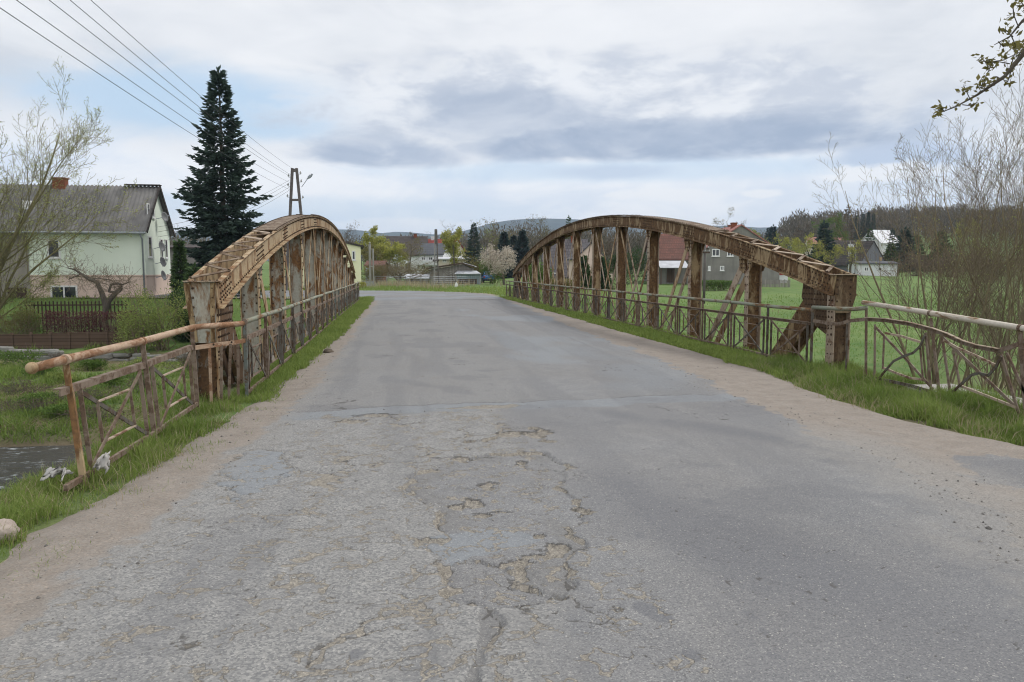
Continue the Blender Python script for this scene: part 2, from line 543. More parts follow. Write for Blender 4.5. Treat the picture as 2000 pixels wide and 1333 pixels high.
def height(x, y):
    x = np.asarray(x, float); y = np.asarray(y, float)
    # land north of the river, left of the bridge: bank, wall, garden rising to the house
    yl = np.array([25.3, 26.5, 28.5, 31, 36, 40.6, 41.4, 46, 51, 60, 80, 150, 400, 4000])
    zl = np.array([-4.3, -3.5, -3.25, -2.95, -2.8, -2.75, -2.4, -1.9, -1.35, -0.35, 0.0, 0.4, 6, 20])
    nl = np.interp(y, yl, zl)
    yr = np.array([25.3, 26.8, 29, 40, 60, 80, 118, 160, 260, 420, 4000])
    zr = np.array([-4.3, -3.0, -2.5, -2.05, -1.05, -0.25, 1.30, 1.7, 5, 9, 20])
    nr = np.interp(y, yr, zr)
    nc = np.interp(y, [25.3, 27, 45, 60, 160, 400, 4000], [-4.3, -3.4, -2.2, 0, 0.2, 5, 20])
    wr = sstep(7, 16, x) * 1.0
    wr = np.where(y > 55, sstep(12, 34, x + (y - 55) * 0.05), wr)
    wl = sstep(-3, -11, x)
    north = nc * (1 - wr - wl) + nr * wr + nl * wl
    # wooded hill far right
    north = north + 15 * np.exp(-(((x - 330) / 170) ** 2 + ((y - 400) / 130) ** 2)) + 3 * np.exp(-(((x - 190) / 90) ** 2 + ((y - 330) / 60) ** 2))
    # south bank
    bl = np.interp(y, *XBL); br = np.interp(y, *XBR)
    dl = np.maximum(bl - x, 0); dr = np.maximum(x - br, 0)
    south = -np.minimum(2.9, 0.20 * dl + 0.62 * np.maximum(dl - 0.15, 0)) - np.minimum(2.0, 0.42 * dr)
    south = south - 0.065
    s = sstep(12.6, 14.6, y)
    chan = np.minimum(1, 1)
    z = south * (1 - s) + np.minimum(south, -4.3) * s
    z = np.where(y > 20, north, z)
    rc = np.abs(y - river_y(x))
    z = np.where(rc < 5.4, np.minimum(z, -4.3), z)
    # road embankment north of the bridge
    d = dist_poly(x, y, ROAD_POLY)
    e = (1 - sstep(1.2, 7.5, d)) * sstep(46.2, 48.8, y)
    z = z * (1 - e) + (-0.035) * e
    rough = (fbm(x * 0.9, y * 0.9, 5) - 0.5) * 0.16 * sstep(0.2, 2.5, d)
    big = (fbm(x * 0.05, y * 0.05, 9) - 0.5) * 0.9 * sstep(35, 90, d)
    return z + rough * (z > -4.2) + big


def gz(x, y): return float(height(np.array([x]), np.array([y]))[0])


def on(px, depth, dz=0.0):
    p = at(px, 528, depth); return Vector((p.x, p.y, gz(p.x, p.y) + dz))


def axis_lines(lo, hi, d0, d1, step, grow):
    a = list(np.arange(d0, d1 + 1e-6, step)); s = step; v = a[-1]
    while v < hi: s *= grow; v += s; a.append(v)
    s = step; v = a[0]
    while v > lo: s *= grow; v -= s; a.insert(0, v)
    return np.array(a)


def grid_mesh(xs, ys, zf):
    X, Y = np.meshgrid(xs, ys); Z = zf(X.ravel(), Y.ravel())
    V = np.stack([X.ravel(), Y.ravel(), Z], 1); nx = len(xs); ny = len(ys)
    i = np.arange((ny - 1) * (nx - 1)); r = i // (nx - 1); c = i % (nx - 1); a = r * nx + c
    return V, np.stack([a, a + 1, a + nx + 1, a + nx], 1)


def ground_material():
    t = NT('meadow_ground'); P = t.pos()
    n1 = t.noise(P, 0.11, 5, 0.55); n2 = t.noise(P, 1.3, 6, 0.65); n3 = t.noise(P, 14, 5, 0.7)
    n1 = t.math('ADD', t.math('MULTIPLY', n1, .6), t.math('MULTIPLY', t.noise(P, .55, 5, .6), .4))
    g = t.mix(t.ramp(n1, [(0.38, 0), (0.62, 1)]), (.066, .138, .025), (.140, .212, .056))
    g = t.mix(t.ramp(n2, [(0.42, 0), (0.72, 0.75)]), g, (.170, .200, .070))
    g = t.mix(t.ramp(n3, [(0.42, 0), (0.70, 0.55)]), g, (.050, .098, .022))
    soil = t.mix(n3, (.085, .062, .040), (.17, .13, .09))
    dry = t.mix(n3, (.22, .18, .11), (.11, .095, .045))
    g = t.mix(t.math('MULTIPLY', t.attr('dry'), t.ramp(n2, [(0.35, 0.25), (0.6, 1)])), g, dry)
    g = t.mix(t.attr('soil'), g, soil)
    t.color(g); t.rough(0.95)
    t.bump(t.math('ADD', t.math('MULTIPLY', n3, 0.5), n2), 0.10, 0.9)
    return t.m


xs = axis_lines(-3600, 3600, -30, 26, 0.42, 1.13)
ys = axis_lines(-120, 4200, -3, 60, 0.42, 1.07)
V, F = grid_mesh(xs, ys, height)
gx, gy, gzv = V[:, 0], V[:, 1], V[:, 2]
soil = np.clip(sstep(-3.1, -3.9, gzv) * (gy < 40) * (gy > 10) + sstep(0.6, 0.0, np.abs(dist_poly(gx, gy, ROAD_POLY))) * 0.0, 0, 1)
soil = np.maximum(soil, ((gx > -6) & (gx < 9) & (gy > 12) & (gy < 46.5)) * 0.75)
soil = np.maximum(soil, sstep(0.5, -0.5, dist_poly(gx, gy, ROAD_POLY)) * (gy > -80) * 0.8)
dry = np.clip(sstep(-2.2, -3.2, gzv) * (gy > 24) * (gy < 42) * sstep(0.45, 0.62, fbm(gx * .35, gy * .8, 31)) + 0.9 * sstep(34, 39, gy) * (gy < 41.2) * (gx < -4) * (gx > -40), 0, 1)
ground = link('ground', np_mesh('ground', V, F, ground_material(), {'soil': soil, 'dry': dry}, smooth=True))
tag(ground, kind='structure')

# river
def water_material():
    t = NT('river_water'); P = t.pos((0.55, 1, 1))
    a = t.noise(P, 2.2, 5, 0.65, 0.6); b = t.noise(P, 8, 4, 0.6, 0.3)
    foam = t.ramp(t.math('ADD', t.math('MULTIPLY', a, 0.6), t.math('MULTIPLY', b, 0.45)), [(0.57, 0), (0.70, 0.7)])
    t.color(t.mix(foam, (.022, .024, .022), (.62, .66, .68)))
    t.rough(t.mix(foam, 0.08, 0.6)); t.b.inputs['Specular IOR Level'].default_value = 0.5
    t.bump(t.math('ADD', t.math('MULTIPLY', a, 1.0), t.math('MULTIPLY', b, 0.35)), 0.30, 1.0)
    return t.m


xr_ = np.linspace(-90, 90, 90)
V, F = grid_mesh(xr_, np.linspace(-7.2, 7.2, 8), lambda x, y: np.full(x.shape, RIV_Z))
V[:, 1] += river_y(V[:, 0])
tag(link('river_water', np_mesh('river_water', V, F, water_material())), kind='structure')

# ------------------------------------------------------------------ road
A_ = [(0.06, 5.98), (0.15, 6.43), (0.56, 6.77), (0.95, 7.0), (1.35, 6.94), (1.46, 6.41), (1.25, 5.8), (1.32, 5.15), (1.12, 4.8), (1.13, 4.52), (0.96, 4.25), (0.89, 3.86), (0.67, 3.68), (0.5, 3.65), (0.48, 3.48), (0.38, 3.28), (0.32, 3.06), (0.27, 2.7), (0.2, 2.7), (0.28, 3.06), (0.38, 3.48), (0.38, 3.72), (0.26, 3.89), (0.22, 4.07), (0.26, 4.28), (0.19, 4.53), (0.13, 4.76), (0.29, 4.78), (0.26, 5.37)]
B_ = [(0.13, 4.76), (0.33, 4.87), (0.67, 4.95), (0.83, 4.8), (0.86, 4.65), (0.67, 4.5), (0.39, 4.44), (0.27, 4.35), (0.16, 4.53)]
C_ = [(0.26, 4.24), (0.36, 4.38), (0.59, 4.34), (0.7, 4.17), (0.65, 3.97), (0.78, 3.85), (0.79, 3.78), (0.5, 3.65), (0.4, 3.78), (0.27, 3.93), (0.22, 4.07)]
U_ = [(0.62, 7.54), (0.99, 7.66), (1.1, 8.09), (1.42, 8.04), (1.46, 7.53), (1.48, 7.24), (1.11, 7.08), (0.69, 7.2)]
L_ = [(-1.57, 7.04), (-1.32, 7.6), (-1.02, 7.45), (-0.88, 6.59), (-0.96, 6.13), (-1.2, 5.83)]
HOLES = [(0.93, 4.48, .062, .075), (1.17, 7.83, .10, .09), (1.43, 7.75, .09, .12), (1.07, 6.58, .05, .10), (0.71, 5.96, .06, .10), (0.56, 6.82, .05, .08),
         (-0.5, 8.75, .13, .08), (-0.2, 9.08, .16, .09), (0.57, 5.23, .05, .05), (0.7, 5.27, .06, .04), (1.24, 5.25, .05, .05), (1.28, 5.1, .04, .05),
         (0.88, 4.74, .03, .03), (0.54, 5.48, .05, .12), (0.64, 4.30, .09, .035), (0.81, 4.39, .06, .035), (0.42, 5.45, .06, .06), (0.70, 3.74, .10, .02)]
DABS = [(1.1, 14.1, .20, .40), (1.12, 13.6, .15, .10), (0.1, 19.9, .34, .5), (-0.35, 15.2, .28, .5), (1.15, 12.0, .40, .4), (1.5, 12.8, .2, .3), (1.5, 16.0, .25, .3), (-.8, 12.1, .25, .4), (1.6, 38, .7, 1.5), (0.4, 26, .5, 1.2), (2.1, 28, .4, .8), (1.0, 33, .5, 1.5), (-.2, 36, .5, 2)]
CUTS = [(.98, 1.24, 13.62, .05), (.95, 1.2, 14.62, -.04), (-.1, .55, 19.75, .12), (-.55, -.1, 8.72, .05), (-.35, .05, 15.3, .02), (1.35, 1.65, 16.05, .0), (-1.1, -.85, 10.8, .03)]
DRIPS = [(1.87, 3.72, .05), (1.66, 3.4, .05), (1.64, 3.24, .03), (1.24, 3.09, .045), (1.97, 4.52, .05), (1.24, 3.48, .07), (1.78, 3.87, .03), (2.12, 4.5, .05), (2.42, 3.83, .025), (1.19, 3.55, .06), (1.58, 3.02, .03), (-0.19, 3.32, .035), (1.5, 4.6, .04), (1.75, 4.75, .05), (2.6, 3.6, .05), (2.2, 5.2, .06)]

XL = lerp_pts([(0, -2.5), (1, -2.15), (3, -1.86), (4.12, -1.70), (5.8, -1.56), (8, -1.42), (10.9, -1.17), (21.5, -1.06), (39, -.93), (47, -.95)])
XR = lerp_pts([(0, 3.0), (1, 3.25), (4, 3.66), (5.46, 4.05), (7.13, 4.18), (9.8, 4.40), (14.4, 4.83), (22.5, 5.2), (41, 6.0), (47, 6.2)])
GL = lerp_pts([(0, -2.6), (3, -2.3), (4.6, -2.13), (5.6, -2.05), (8.5, -1.78), (13.7, -1.5), (25, -1.32), (36, -1.2), (44, -1.2)])     # grass edge left
GR = lerp_pts([(0, 6.6), (5, 6.1), (6.5, 5.9), (7.7, 5.68), (9.6, 5.6), (12.6, 6.05), (18, 6.12), (42, 6.45)])


def road_fields(x, y):
    f1 = fbm(x * 2.3, y * 1.1, 3); f2 = fbm(x * 7, y * 6, 13); f3 = fbm(x * 0.5, y * 0.33, 23, 3); f4 = fbm(x * 16, y * 14, 43)
    xl = np.interp(y, *XL); xr = np.interp(y, *XR)
    wob = (f1 - 0.5) * 0.38 + (f2 - .5) * 0.30 + (f4 - .5) * .12
    dl = xl - x + wob; dr = x - xr + wob * 1.6
    sand = np.maximum(sstep(-0.10, 0.14, dl), sstep(-0.15, 0.35, dr))
    # patch of old surfacing at the far right of the shoulder
    patch = sstep(0.15, -0.2, dist_poly(x, y, [(4.75, 5.0), (5.3, 5.2), (5.8, 5.7), (5.4, 6.4), (4.9, 6.3), (4.55, 5.7)]) + (f2 - .5) * .5)
    sand = sand * (1 - 0.85 * patch)
    gravel = sstep(-0.9, 0.1, dr) * sstep(1.5, 0.2, dr) * sstep(9.5, 6.5, y) + sstep(-.5, 0, dl) * sstep(.3, -.05, dl) * .8
    warp = ((f2 - .5) * 0.20 + (f4 - .5) * 0.12) * (.25 + .75 * sstep(3.2, 4.4, y))
    a = dist_poly(x, y, A_) + warp; b = dist_poly(x, y, B_) + warp * .6; c = dist_poly(x, y, C_) + warp
    u = dist_poly(x, y, U_) + warp; L = dist_poly(x, y, L_) + warp * 1.6
    gate = sstep(0.40, 0.58, fbm(x * 4.1, y * 3.6, 77))
    ina = sstep(0.01, -0.01, a); inb = sstep(0.02, -0.02, b); inc = sstep(0.008, -0.008, c); inu = sstep(0.01, -0.02, u); inl = sstep(.03, -.03, L)
    crack = np.exp(-(a / .030) ** 2) * gate + np.exp(-(c / .024) ** 2) * (0.35 + .65 * gate) + np.exp(-(u / .035) ** 2) * gate + np.exp(-(L / .05) ** 2) * gate * .6
    hole = np.zeros_like(x); hole_shade = np.zeros_like(x)
    for hx, hy, rx, ry in HOLES:
        q = np.hypot((x - hx) / rx, (y - hy) / ry)
        m = np.abs(x - hx) < 4 * rx + .3
        qq = q + (f4 - .5) * 1.9 + (f2 - .5) * 1.9
        hole = np.maximum(hole, np.where(m, sstep(1.15, 0.75, qq), 0))
        crack = np.maximum(crack, np.where(m, sstep(1.55, .9, qq) * .9, 0)); hole_shade = np.maximum(hole_shade, np.where(m & (y > hy - ry * .2), np.exp(-((qq - 1.35) / .22) ** 2), 0))  # shaded far wall of each pothole painted as a dark edge
    # expansion joint at the start of the bridge
    yj = 9.45 + (x + .92) * 0.11 + (fbm(x * 1.5, x * 0 + 3, 5) - .5) * .34 + (fbm(x * 6, x * 0 + 3, 6) - .5) * .08
    jd = y - yj
    onr = sstep(0.05, -0.05, np.maximum(dl, dr))
    joint = np.exp(-(jd / .030) ** 2) * onr * sstep(.3, .5, fbm(x * 4, y * 0 + 1, 8) + .12)
    band = sstep(-.62, -.48, jd + (f1 - .5) * .3) * sstep(0.03, -0.02, jd) * onr
    sandy = sstep(.56, .66, fbm(x * 1.5 + 3, y * 3.0, 91)) * sstep(-.8, -.2, jd) * sstep(0.02, -0.05, jd) * sstep(1.9, 1.2, x)
    crack = np.maximum(crack, sandy * .9)
    # a network of veins: sand filled cracks with crevice shade painted dark beside them
    def vein(sx, sy, seed, w, off=0.0):
        n = fbm(x * sx + (f2 - .5) * .5, y * sy + (f1 - .5) * .5, seed, 4); return np.exp(-((n - .5 - off) / w) ** 2)
    vreg = sstep(1.55, 1.0, x) * sstep(-1.25, -.5, x) * sstep(2.5, 3.6, y) * sstep(9.4, 8.6, y) * (.55 + .45 * sstep(.40, .60, fbm(x * 1.1 + 5, y * .9, 97)))
    vreg = np.maximum(vreg * (1 - .35 * ina), ina * .45) * onr
    vn = np.maximum(vein(1.9, 1.6, 201, .024), vein(3.4, 3.0, 231, .026) * .9)
    vgate = sstep(.32, .48, fbm(x * 5 + 2, y * 4.5, 207))
    vein_shade = np.maximum(vein(1.9, 1.6, 201, .009, .026), vein(3.4, 3.0, 231, .010, .030)) * vreg * sstep(.42, .60, fbm(x * 4.2, y * 3.6 + 7, 211))
    crack = np.maximum(crack, vn * vreg * vgate)
    rim = np.maximum(np.exp(-((a + .030) / .011) ** 2) * sstep(.40, .55, fbm(x * 3.3 + 9, y * 3, 79)), np.exp(-((c + .022) / .010) ** 2) * sstep(.35, .5, fbm(x * 4.3 + 9, y * 4, 83)))  # rim: shade at the patch edges, painted as thin dark lines
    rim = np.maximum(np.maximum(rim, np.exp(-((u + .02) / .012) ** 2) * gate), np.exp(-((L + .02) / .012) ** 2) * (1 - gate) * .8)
    rim = np.maximum(rim, vein_shade)
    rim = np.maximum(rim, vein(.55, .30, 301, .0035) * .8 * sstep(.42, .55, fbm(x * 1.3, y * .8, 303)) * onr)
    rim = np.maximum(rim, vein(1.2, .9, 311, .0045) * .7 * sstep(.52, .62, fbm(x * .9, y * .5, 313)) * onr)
    # scattered sandy crazing left of centre
    dmg = sstep(0.30, 0.62, f3 + .22 * sstep(3.5, .0, np.abs(x - .25)) - .9 * sstep(1.15, 1.7, x) - .5 * sstep(9.0, 9.6, y) - .2 * sstep(4.2, 3.2, y)) * onr
    south = sstep(0.05, -0.05, jd)
    smooth = np.maximum(inb, band * .8); smooth = np.maximum(smooth, inl * .9)
    right_b = sstep(-0.5, 0.5, x - (2.05 + .02 * (y - 10)) + (f1 - .5) * 1.3) * (1 - south)
    smooth = np.maximum(smooth, right_b * (.18 + .45 * sstep(.4, .65, f3)))
    worn = south * sstep(1.35, 0.75, x + (f3 - .5) * 1.2 + (f1 - .5) * .5) * (1 - ina) * (1 - inb) * (1 - inl)
    worn = np.maximum(worn, (1 - south) * (1 - right_b) * .45)
    brown = ina * (1 - inb) * (1 - inc * .6) * (.25 + .6 * sstep(.35, .6, f1))
    lane = np.exp(-((x - (1.0 + .9 * (7.0 - y) * .42)) / .75) ** 2) * sstep(2.4, 4.5, y) * sstep(7.5, 5.6, y) * sstep(1.25, 1.75, x)
    lane2 = np.exp(-((y - (9.9 - (x - 1.5) * 1.22)) / .55) ** 2) * sstep(1.2, 2.2, x) * sstep(4.3, 3.6, x)
    lane3 = sstep(1.3, 2.0, x) * sstep(4.4, 2.2, y) * .55
    dark = np.clip((lane * .9 + lane2 * .8 + lane3) * sstep(.28, .6, f1 * .5 + f3 * .5 + .1), 0, 1) * onr
    dark = np.maximum(dark, sstep(.46, .70, fbm(x * 2.4, y * .22, 401)) * .42 * onr)
    dark = np.maximum(dark, sstep(.52, .68, fbm(x * 1.1, y * .75, 57)) * .5 * (1 - south) * (1 - .6 * right_b))
    dark = np.maximum(dark, sstep(.50, .66, fbm(x * .9 + 4, y * 1.2, 58)) * .55 * south * sstep(.9, 1.6, x))
    seam = np.exp(-((x - (4.15 + .02 * (y - 14) + (f3 - .5) * .4)) / .07) ** 2) * (1 - south) * sstep(10.5, 13, y) * .55
    dark = np.maximum(dark, seam)
    for hx, hy, rx, ry in DABS:
        dark = np.maximum(dark, np.where(np.abs(y - hy) < 3 * ry + .5, .5 * sstep(1.3, .35, np.hypot((x - hx) / rx, (y - hy) / ry) + (f2 - .5) * 1.6), 0))
    for xa, xb, yc, sl in CUTS:
        tt_ = np.clip((x - xa) / (xb - xa), 0, 1); yy_ = yc + sl * tt_ + (f2 - .5) * .22
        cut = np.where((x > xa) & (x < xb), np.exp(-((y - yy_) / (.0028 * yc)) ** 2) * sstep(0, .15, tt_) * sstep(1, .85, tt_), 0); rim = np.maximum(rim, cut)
    drip = np.zeros_like(x)
    for hx, hy, r in DRIPS:
        drip = np.maximum(drip, np.where(np.abs(y - hy) < .5, sstep(1.2, .7, np.hypot((x - hx) / r, (y - hy) / (r * 1.5)) + (f2 - .5) * .9), 0))
    dark = np.maximum(dark, drip * .75)
    z = -0.006 * inb - 0.016 * ina - 0.016 * inc - .022 * inu - 0.013 * hole - .010 * np.clip(rim, 0, 1) - .016 * inl * (1 - inl) * 4 - .012 * joint - .012 * np.clip(crack, 0, 1)
    z = z + (f4 - .5) * .012 * (ina + .3 * dmg) + (f3 - .5) * .05 + (f1 - .5) * .012
    z = z + sand * (-.012 + (f1 - .5) * .03 + (f2 - .5) * .012)
    z = z - 0.075 * sstep(-.02, 0.40, np.maximum(np.interp(y, *GL) - x, x - np.interp(y, *GR)))
    z = z + .03 * (1 - np.clip(((x - 1.7) / 3.2) ** 2, 0, 1))
    return dict(sand=sand, gravel=np.clip(gravel, 0, 1), smooth=np.clip(smooth, 0, 1), worn=np.clip(worn, 0, 1), brown=brown, dark=dark,
                crack=np.clip(crack, 0, 1), hole=hole, damage=np.clip(dmg, 0, 1), joint=np.clip(joint, 0, 1), rim=np.clip(np.maximum(rim, hole_shade * .9), 0, 1)), z


def road_material():
    t = NT('old_asphalt'); P = t.pos()
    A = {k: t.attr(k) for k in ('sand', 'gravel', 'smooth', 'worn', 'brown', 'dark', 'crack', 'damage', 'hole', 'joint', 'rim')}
    n_s = t.noise(P, 34, 5, 0.7); n_m = t.noise(P, 4.2, 5, 0.6); n_l = t.noise(P, 0.7, 4, 0.55); n_f = t.noise(P, 190, 3, 0.7)
    st = t.node('ShaderNodeTexVoronoi'); st.inputs['Scale'].default_value = 92; t.lk(P, st.inputs['Vector'])
    sepc = t.node('ShaderNodeSeparateColor'); t.lk(st.outputs['Color'], sepc.inputs[0])
    stone = sepc.outputs[0]; stone2 = sepc.outputs[1]
    st2 = t.voro(P, 150, out='Color'); sep2 = t.node('ShaderNodeSeparateColor'); t.lk(st2, sep2.inputs[0])
    # plain weathered asphalt
    base = t.mix(t.ramp(n_m, [(0.3, 0), (0.7, 1)]), (.172, .174, .180), (.216, .215, .215))
    base = t.mix(t.ramp(n_l, [(0.35, 0), (0.65, 0.7)]), base, (.180, .176, .174))
    fine = t.ramp(sep2.outputs[0], [(0.0, (.55, .55, .56)), (0.25, (.85, .85, .86)), (0.8, (1.1, 1.1, 1.08)), (1.0, (1.6, 1.58, 1.5))])
    base = t.mix(0.75, base, t.mix(1.0, base, fine, 'MULTIPLY'))
    # rubbed surface: pale mortar, dark and light stones
    worn = t.ramp(stone, [(0.0, (.115, .117, .122)), (0.30, (.170, .170, .170)), (0.5, (.250, .247, .238)), (0.85, (.292, .286, .272)), (1.0, (.38, .37, .35))])
    worn = t.mix(0.25, worn, (.245, .241, .232))
    worn = t.mix(t.ramp(n_m, [(.38, 0), (.68, .55)]), worn, (.185, .182, .178))
    wm = t.ramp(t.math('ADD', A['worn'], t.math('MULTIPLY', t.math('SUBTRACT', n_s, 0.5), 1.1)), [(0.30, 0), (0.75, 0.92)])
    col = t.mix(wm, base, worn)
    # fresh smooth filler
    smo = t.mix(t.ramp(n_s, [(0.35, 0), (0.7, 1)]), (.186, .199, .212), (.222, .231, .240))
    smo = t.mix(0.4, smo, t.mix(1.0, smo, fine, 'MULTIPLY'))
    col = t.mix(t.math('MULTIPLY', t.ramp(t.math('ADD', A['smooth'], t.math('MULTIPLY', t.math('SUBTRACT', n_s, 0.5), .5)), [(0.35, 0), (0.62, 1)]), 0.92), col, smo)
    bro = t.mix(t.ramp(n_s, [(0.35, 0), (0.7, 1)]), (.150, .148, .147), (.196, .192, .187))
    bro = t.mix(0.5, bro, t.mix(1.0, bro, fine, 'MULTIPLY'))
    col = t.mix(t.math('MULTIPLY', t.ramp(t.math('ADD', A['brown'], t.math('MULTIPLY', t.math('SUBTRACT', n_s, 0.5), .6)), [(0.4, 0), (0.6, 1)]), 0.85), col, bro)
    dk = t.ramp(t.math('ADD', A['dark'], t.math('MULTIPLY', t.math('SUBTRACT', n_m, 0.5), .45)), [(0.2, 0), (0.75, 1)])
    col = t.mix(t.math('MULTIPLY', dk, 0.72), col, t.mix(0.4, (.132, .134, .143), t.mix(1.0, (.132, .134, .143), fine, 'MULTIPLY')))
    # pale grit scattered on the dark lane
    grit = t.math('MULTIPLY', t.ramp(sep2.outputs[1], [(0.978, 0), (0.982, 1)], 'CONSTANT'), t.math('SUBTRACT', 1.0, A['sand']))
    col = t.mix(t.math('MULTIPLY', grit, 0.5), col, (.46, .44, .40))
    # sand: shoulders, cracks, potholes
    sand = t.mix(t.ramp(n_m, [(0.3, 0), (0.7, 1)]), (.205, .183, .160), (.268, .242, .214))
    sand = t.mix(t.ramp(n_s, [(0.4, 0), (0.75, 0.7)]), sand, (.23, .18, .14))
    sand = t.mix(0.55, sand, t.mix(1.0, sand, t.ramp(stone, [(0, (.6, .6, .6)), (0.3, (.95, .95, .95)), (0.85, (1.05, 1.05, 1.05)), (1, (1.45, 1.4, 1.35))]), 'MULTIPLY'))
    grav = t.mix(.5, t.ramp(sep2.outputs[2], [(0, (.12, .115, .11)), (0.4, (.225, .215, .20)), (1, (.36, .345, .325))]), t.ramp(stone, [(0, (.15, .145, .14)), (1, (.29, .28, .26))]))
    ns2 = t.math('MULTIPLY', t.math('SUBTRACT', n_s, 0.5), 1.0)
    gm = t.ramp(t.math('ADD', A['gravel'], ns2), [(0.35, 0), (0.95, 0.75)])
    sm = t.ramp(t.math('ADD', A['sand'], t.math('ADD', t.math('MULTIPLY', ns2, 0.9), t.math('MULTIPLY', t.math('SUBTRACT', n_m, .5), .6))), [(0.42, 0), (0.60, 1)])
    col = t.mix(sm, col, sand)
    col = t.mix(gm, col, grav)
    # crazing
    wv = t.node('ShaderNodeVectorMath', operation='ADD'); nv = t.node('ShaderNodeTexNoise'); nv.inputs['Scale'].default_value = 5.0; nv.inputs['Detail'].default_value = 5
    t.lk(P, nv.inputs['Vector']); sc = t.node('ShaderNodeVectorMath', operation='SCALE'); sc.inputs['Scale'].default_value = 0.45
    t.lk(nv.outputs['Color'], sc.inputs[0]); t.lk(P, wv.inputs[0]); t.lk(sc.outputs[0], wv.inputs[1])
    ve = t.voro(wv.outputs[0], 4.6, 'DISTANCE_TO_EDGE')
    line = t.math('MULTIPLY', t.ramp(ve, [(0.0, 1), (0.05, .55), (0.11, 0)]), t.math('MULTIPLY', A['damage'], t.ramp(n_m, [(0.42, 0), (0.58, 1)])))
    cr = t.math('MAXIMUM', t.math('MULTIPLY', line, 1.0), A['crack'])
    cm = t.ramp(t.math('ADD', cr, t.math('MULTIPLY', ns2, 0.95)), [(0.44, 0), (0.60, 1)])
    csand = t.mix(t.ramp(n_s, [(0.35, 0), (0.7, 1)]), (.170, .150, .122), (.315, .288, .245))
    csand = t.mix(0.8, csand, t.mix(1.0, csand, fine, 'MULTIPLY'))
    col = t.mix(t.math('MULTIPLY', cm, 0.85), col, csand)
    col = t.mix(t.math('MULTIPLY', t.ramp(t.math('ADD', A['joint'], ns2), [(0.5, 0), (0.9, 1)]), 0.6), col, (.075, .072, .070))
    col = t.mix(t.math('MULTIPLY', t.ramp(t.math('ADD', A['rim'], t.math('MULTIPLY', ns2, .8)), [(0.45, 0), (0.66, 1)]), 0.7), col, (.070, .065, .060))  # dark rim colour: painted edge shade, and the thin cracks themselves
    t.color(col); t.rough(0.9)
    t.b.inputs['Specular IOR Level'].default_value = 0.2
    h = t.math('ADD', t.math('MULTIPLY', t.math('ADD', stone, t.math('MULTIPLY', n_f, .5)), t.math('ADD', .25, t.math('MULTIPLY', wm, 0.5))), t.math('MULTIPLY', n_s, 0.6))
    h = t.math('SUBTRACT', h, t.math('MULTIPLY', cm, 1.2))
    t.bump(h, 0.006, 0.9)
    return t.m


def build_road():
    mat = road_material()
    xs = np.concatenate([np.arange(-2.75, -.12, .026), np.arange(-.1, 1.6, .013), np.arange(1.62, 7.05, .026)])
    ys = list(np.concatenate([np.arange(0.9, 2.6, .024), np.arange(2.6, 8.2, .016)])); s = 0.016
    while ys[-1] < 12: s = min(s * 1.03, .024); ys.append(ys[-1] + s)
    while ys[-1] < 44.0:
        s = min(s * 1.02, 0.5); ys.append(ys[-1] + s)
    ys[-1] = 44.0
    ys = np.array(ys)
    V, F = grid_mesh(xs, ys, lambda x, y: 0 * x)
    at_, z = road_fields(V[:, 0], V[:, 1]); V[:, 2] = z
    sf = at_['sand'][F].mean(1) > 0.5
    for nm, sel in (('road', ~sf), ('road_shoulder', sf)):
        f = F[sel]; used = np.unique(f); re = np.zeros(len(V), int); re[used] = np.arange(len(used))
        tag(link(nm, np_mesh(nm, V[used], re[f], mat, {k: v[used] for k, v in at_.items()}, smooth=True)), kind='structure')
    # the road behind the camera and the bend beyond the bridge
    def strip(name, Lp, Rp, sub, nx=26):
        def dens(p):
            p = np.array(p, float); n = len(p); out = []
            for i in range(n - 1):
                p0, p1, p2, p3 = p[max(i - 1, 0)], p[i], p[i + 1], p[min(i + 2, n - 1)]
                for k in range(sub):
                    u = k / sub
                    out.append(0.5 * ((2 * p1) + (p2 - p0) * u + (2 * p0 - 5 * p1 + 4 * p2 - p3) * u ** 2 + (3 * p1 - p0 - 3 * p2 + p3) * u ** 3))
            out.append(p[-1]); return np.array(out)
        l_, r_ = dens(Lp), dens(Rp); m = len(l_); tt = np.linspace(-.14, 1.10, nx)
        X = l_[:, None, :] * (1 - tt[None, :, None]) + r_[:, None, :] * tt[None, :, None]
        x = X[..., 0].ravel(); y = X[..., 1].ravel(); T = np.tile(tt, m)
        f1 = fbm(x * .9, y * .9, 3); sand = np.maximum(sstep(0.0, -.04, T + (f1 - .5) * .05), sstep(1.0, 1.035, T + (f1 - .5) * .05))
        z = .03 * (1 - np.clip(((T - .5) / .5) ** 2, 0, 1)) + (fbm(x * .5, y * .33, 23, 3) - .5) * .05 - .03 * sand
        zero = np.zeros_like(x)
        dark = sstep(.58, .7, fbm(x * .5, y * .9, 57)) * .6
        at2 = dict(sand=sand, gravel=zero, smooth=sstep(.4, .6, fbm(x * .3, y * .3, 4)) * .8, worn=zero + .3, brown=zero, dark=dark, crack=zero, hole=zero, damage=zero, joint=zero, rim=zero)
        i = np.arange((m - 1) * (nx - 1)); r = i // (nx - 1); c = i % (nx - 1); a = r * nx + c
        Fq = np.stack([a, a + 1, a + nx + 1, a + nx], 1)
        tag(link(name, np_mesh(name, np.stack([x, y, z], 1), Fq, mat, at2, smooth=True)), kind='structure')
    strip('road', ROAD_L, ROAD_R, 10)
    strip('road', [(-2.2, -60), (-2.3, -20), (-2.35, 0.9)], [(3.1, -60), (3.1, -20), (3.2, 0.9)], 6)


build_road()
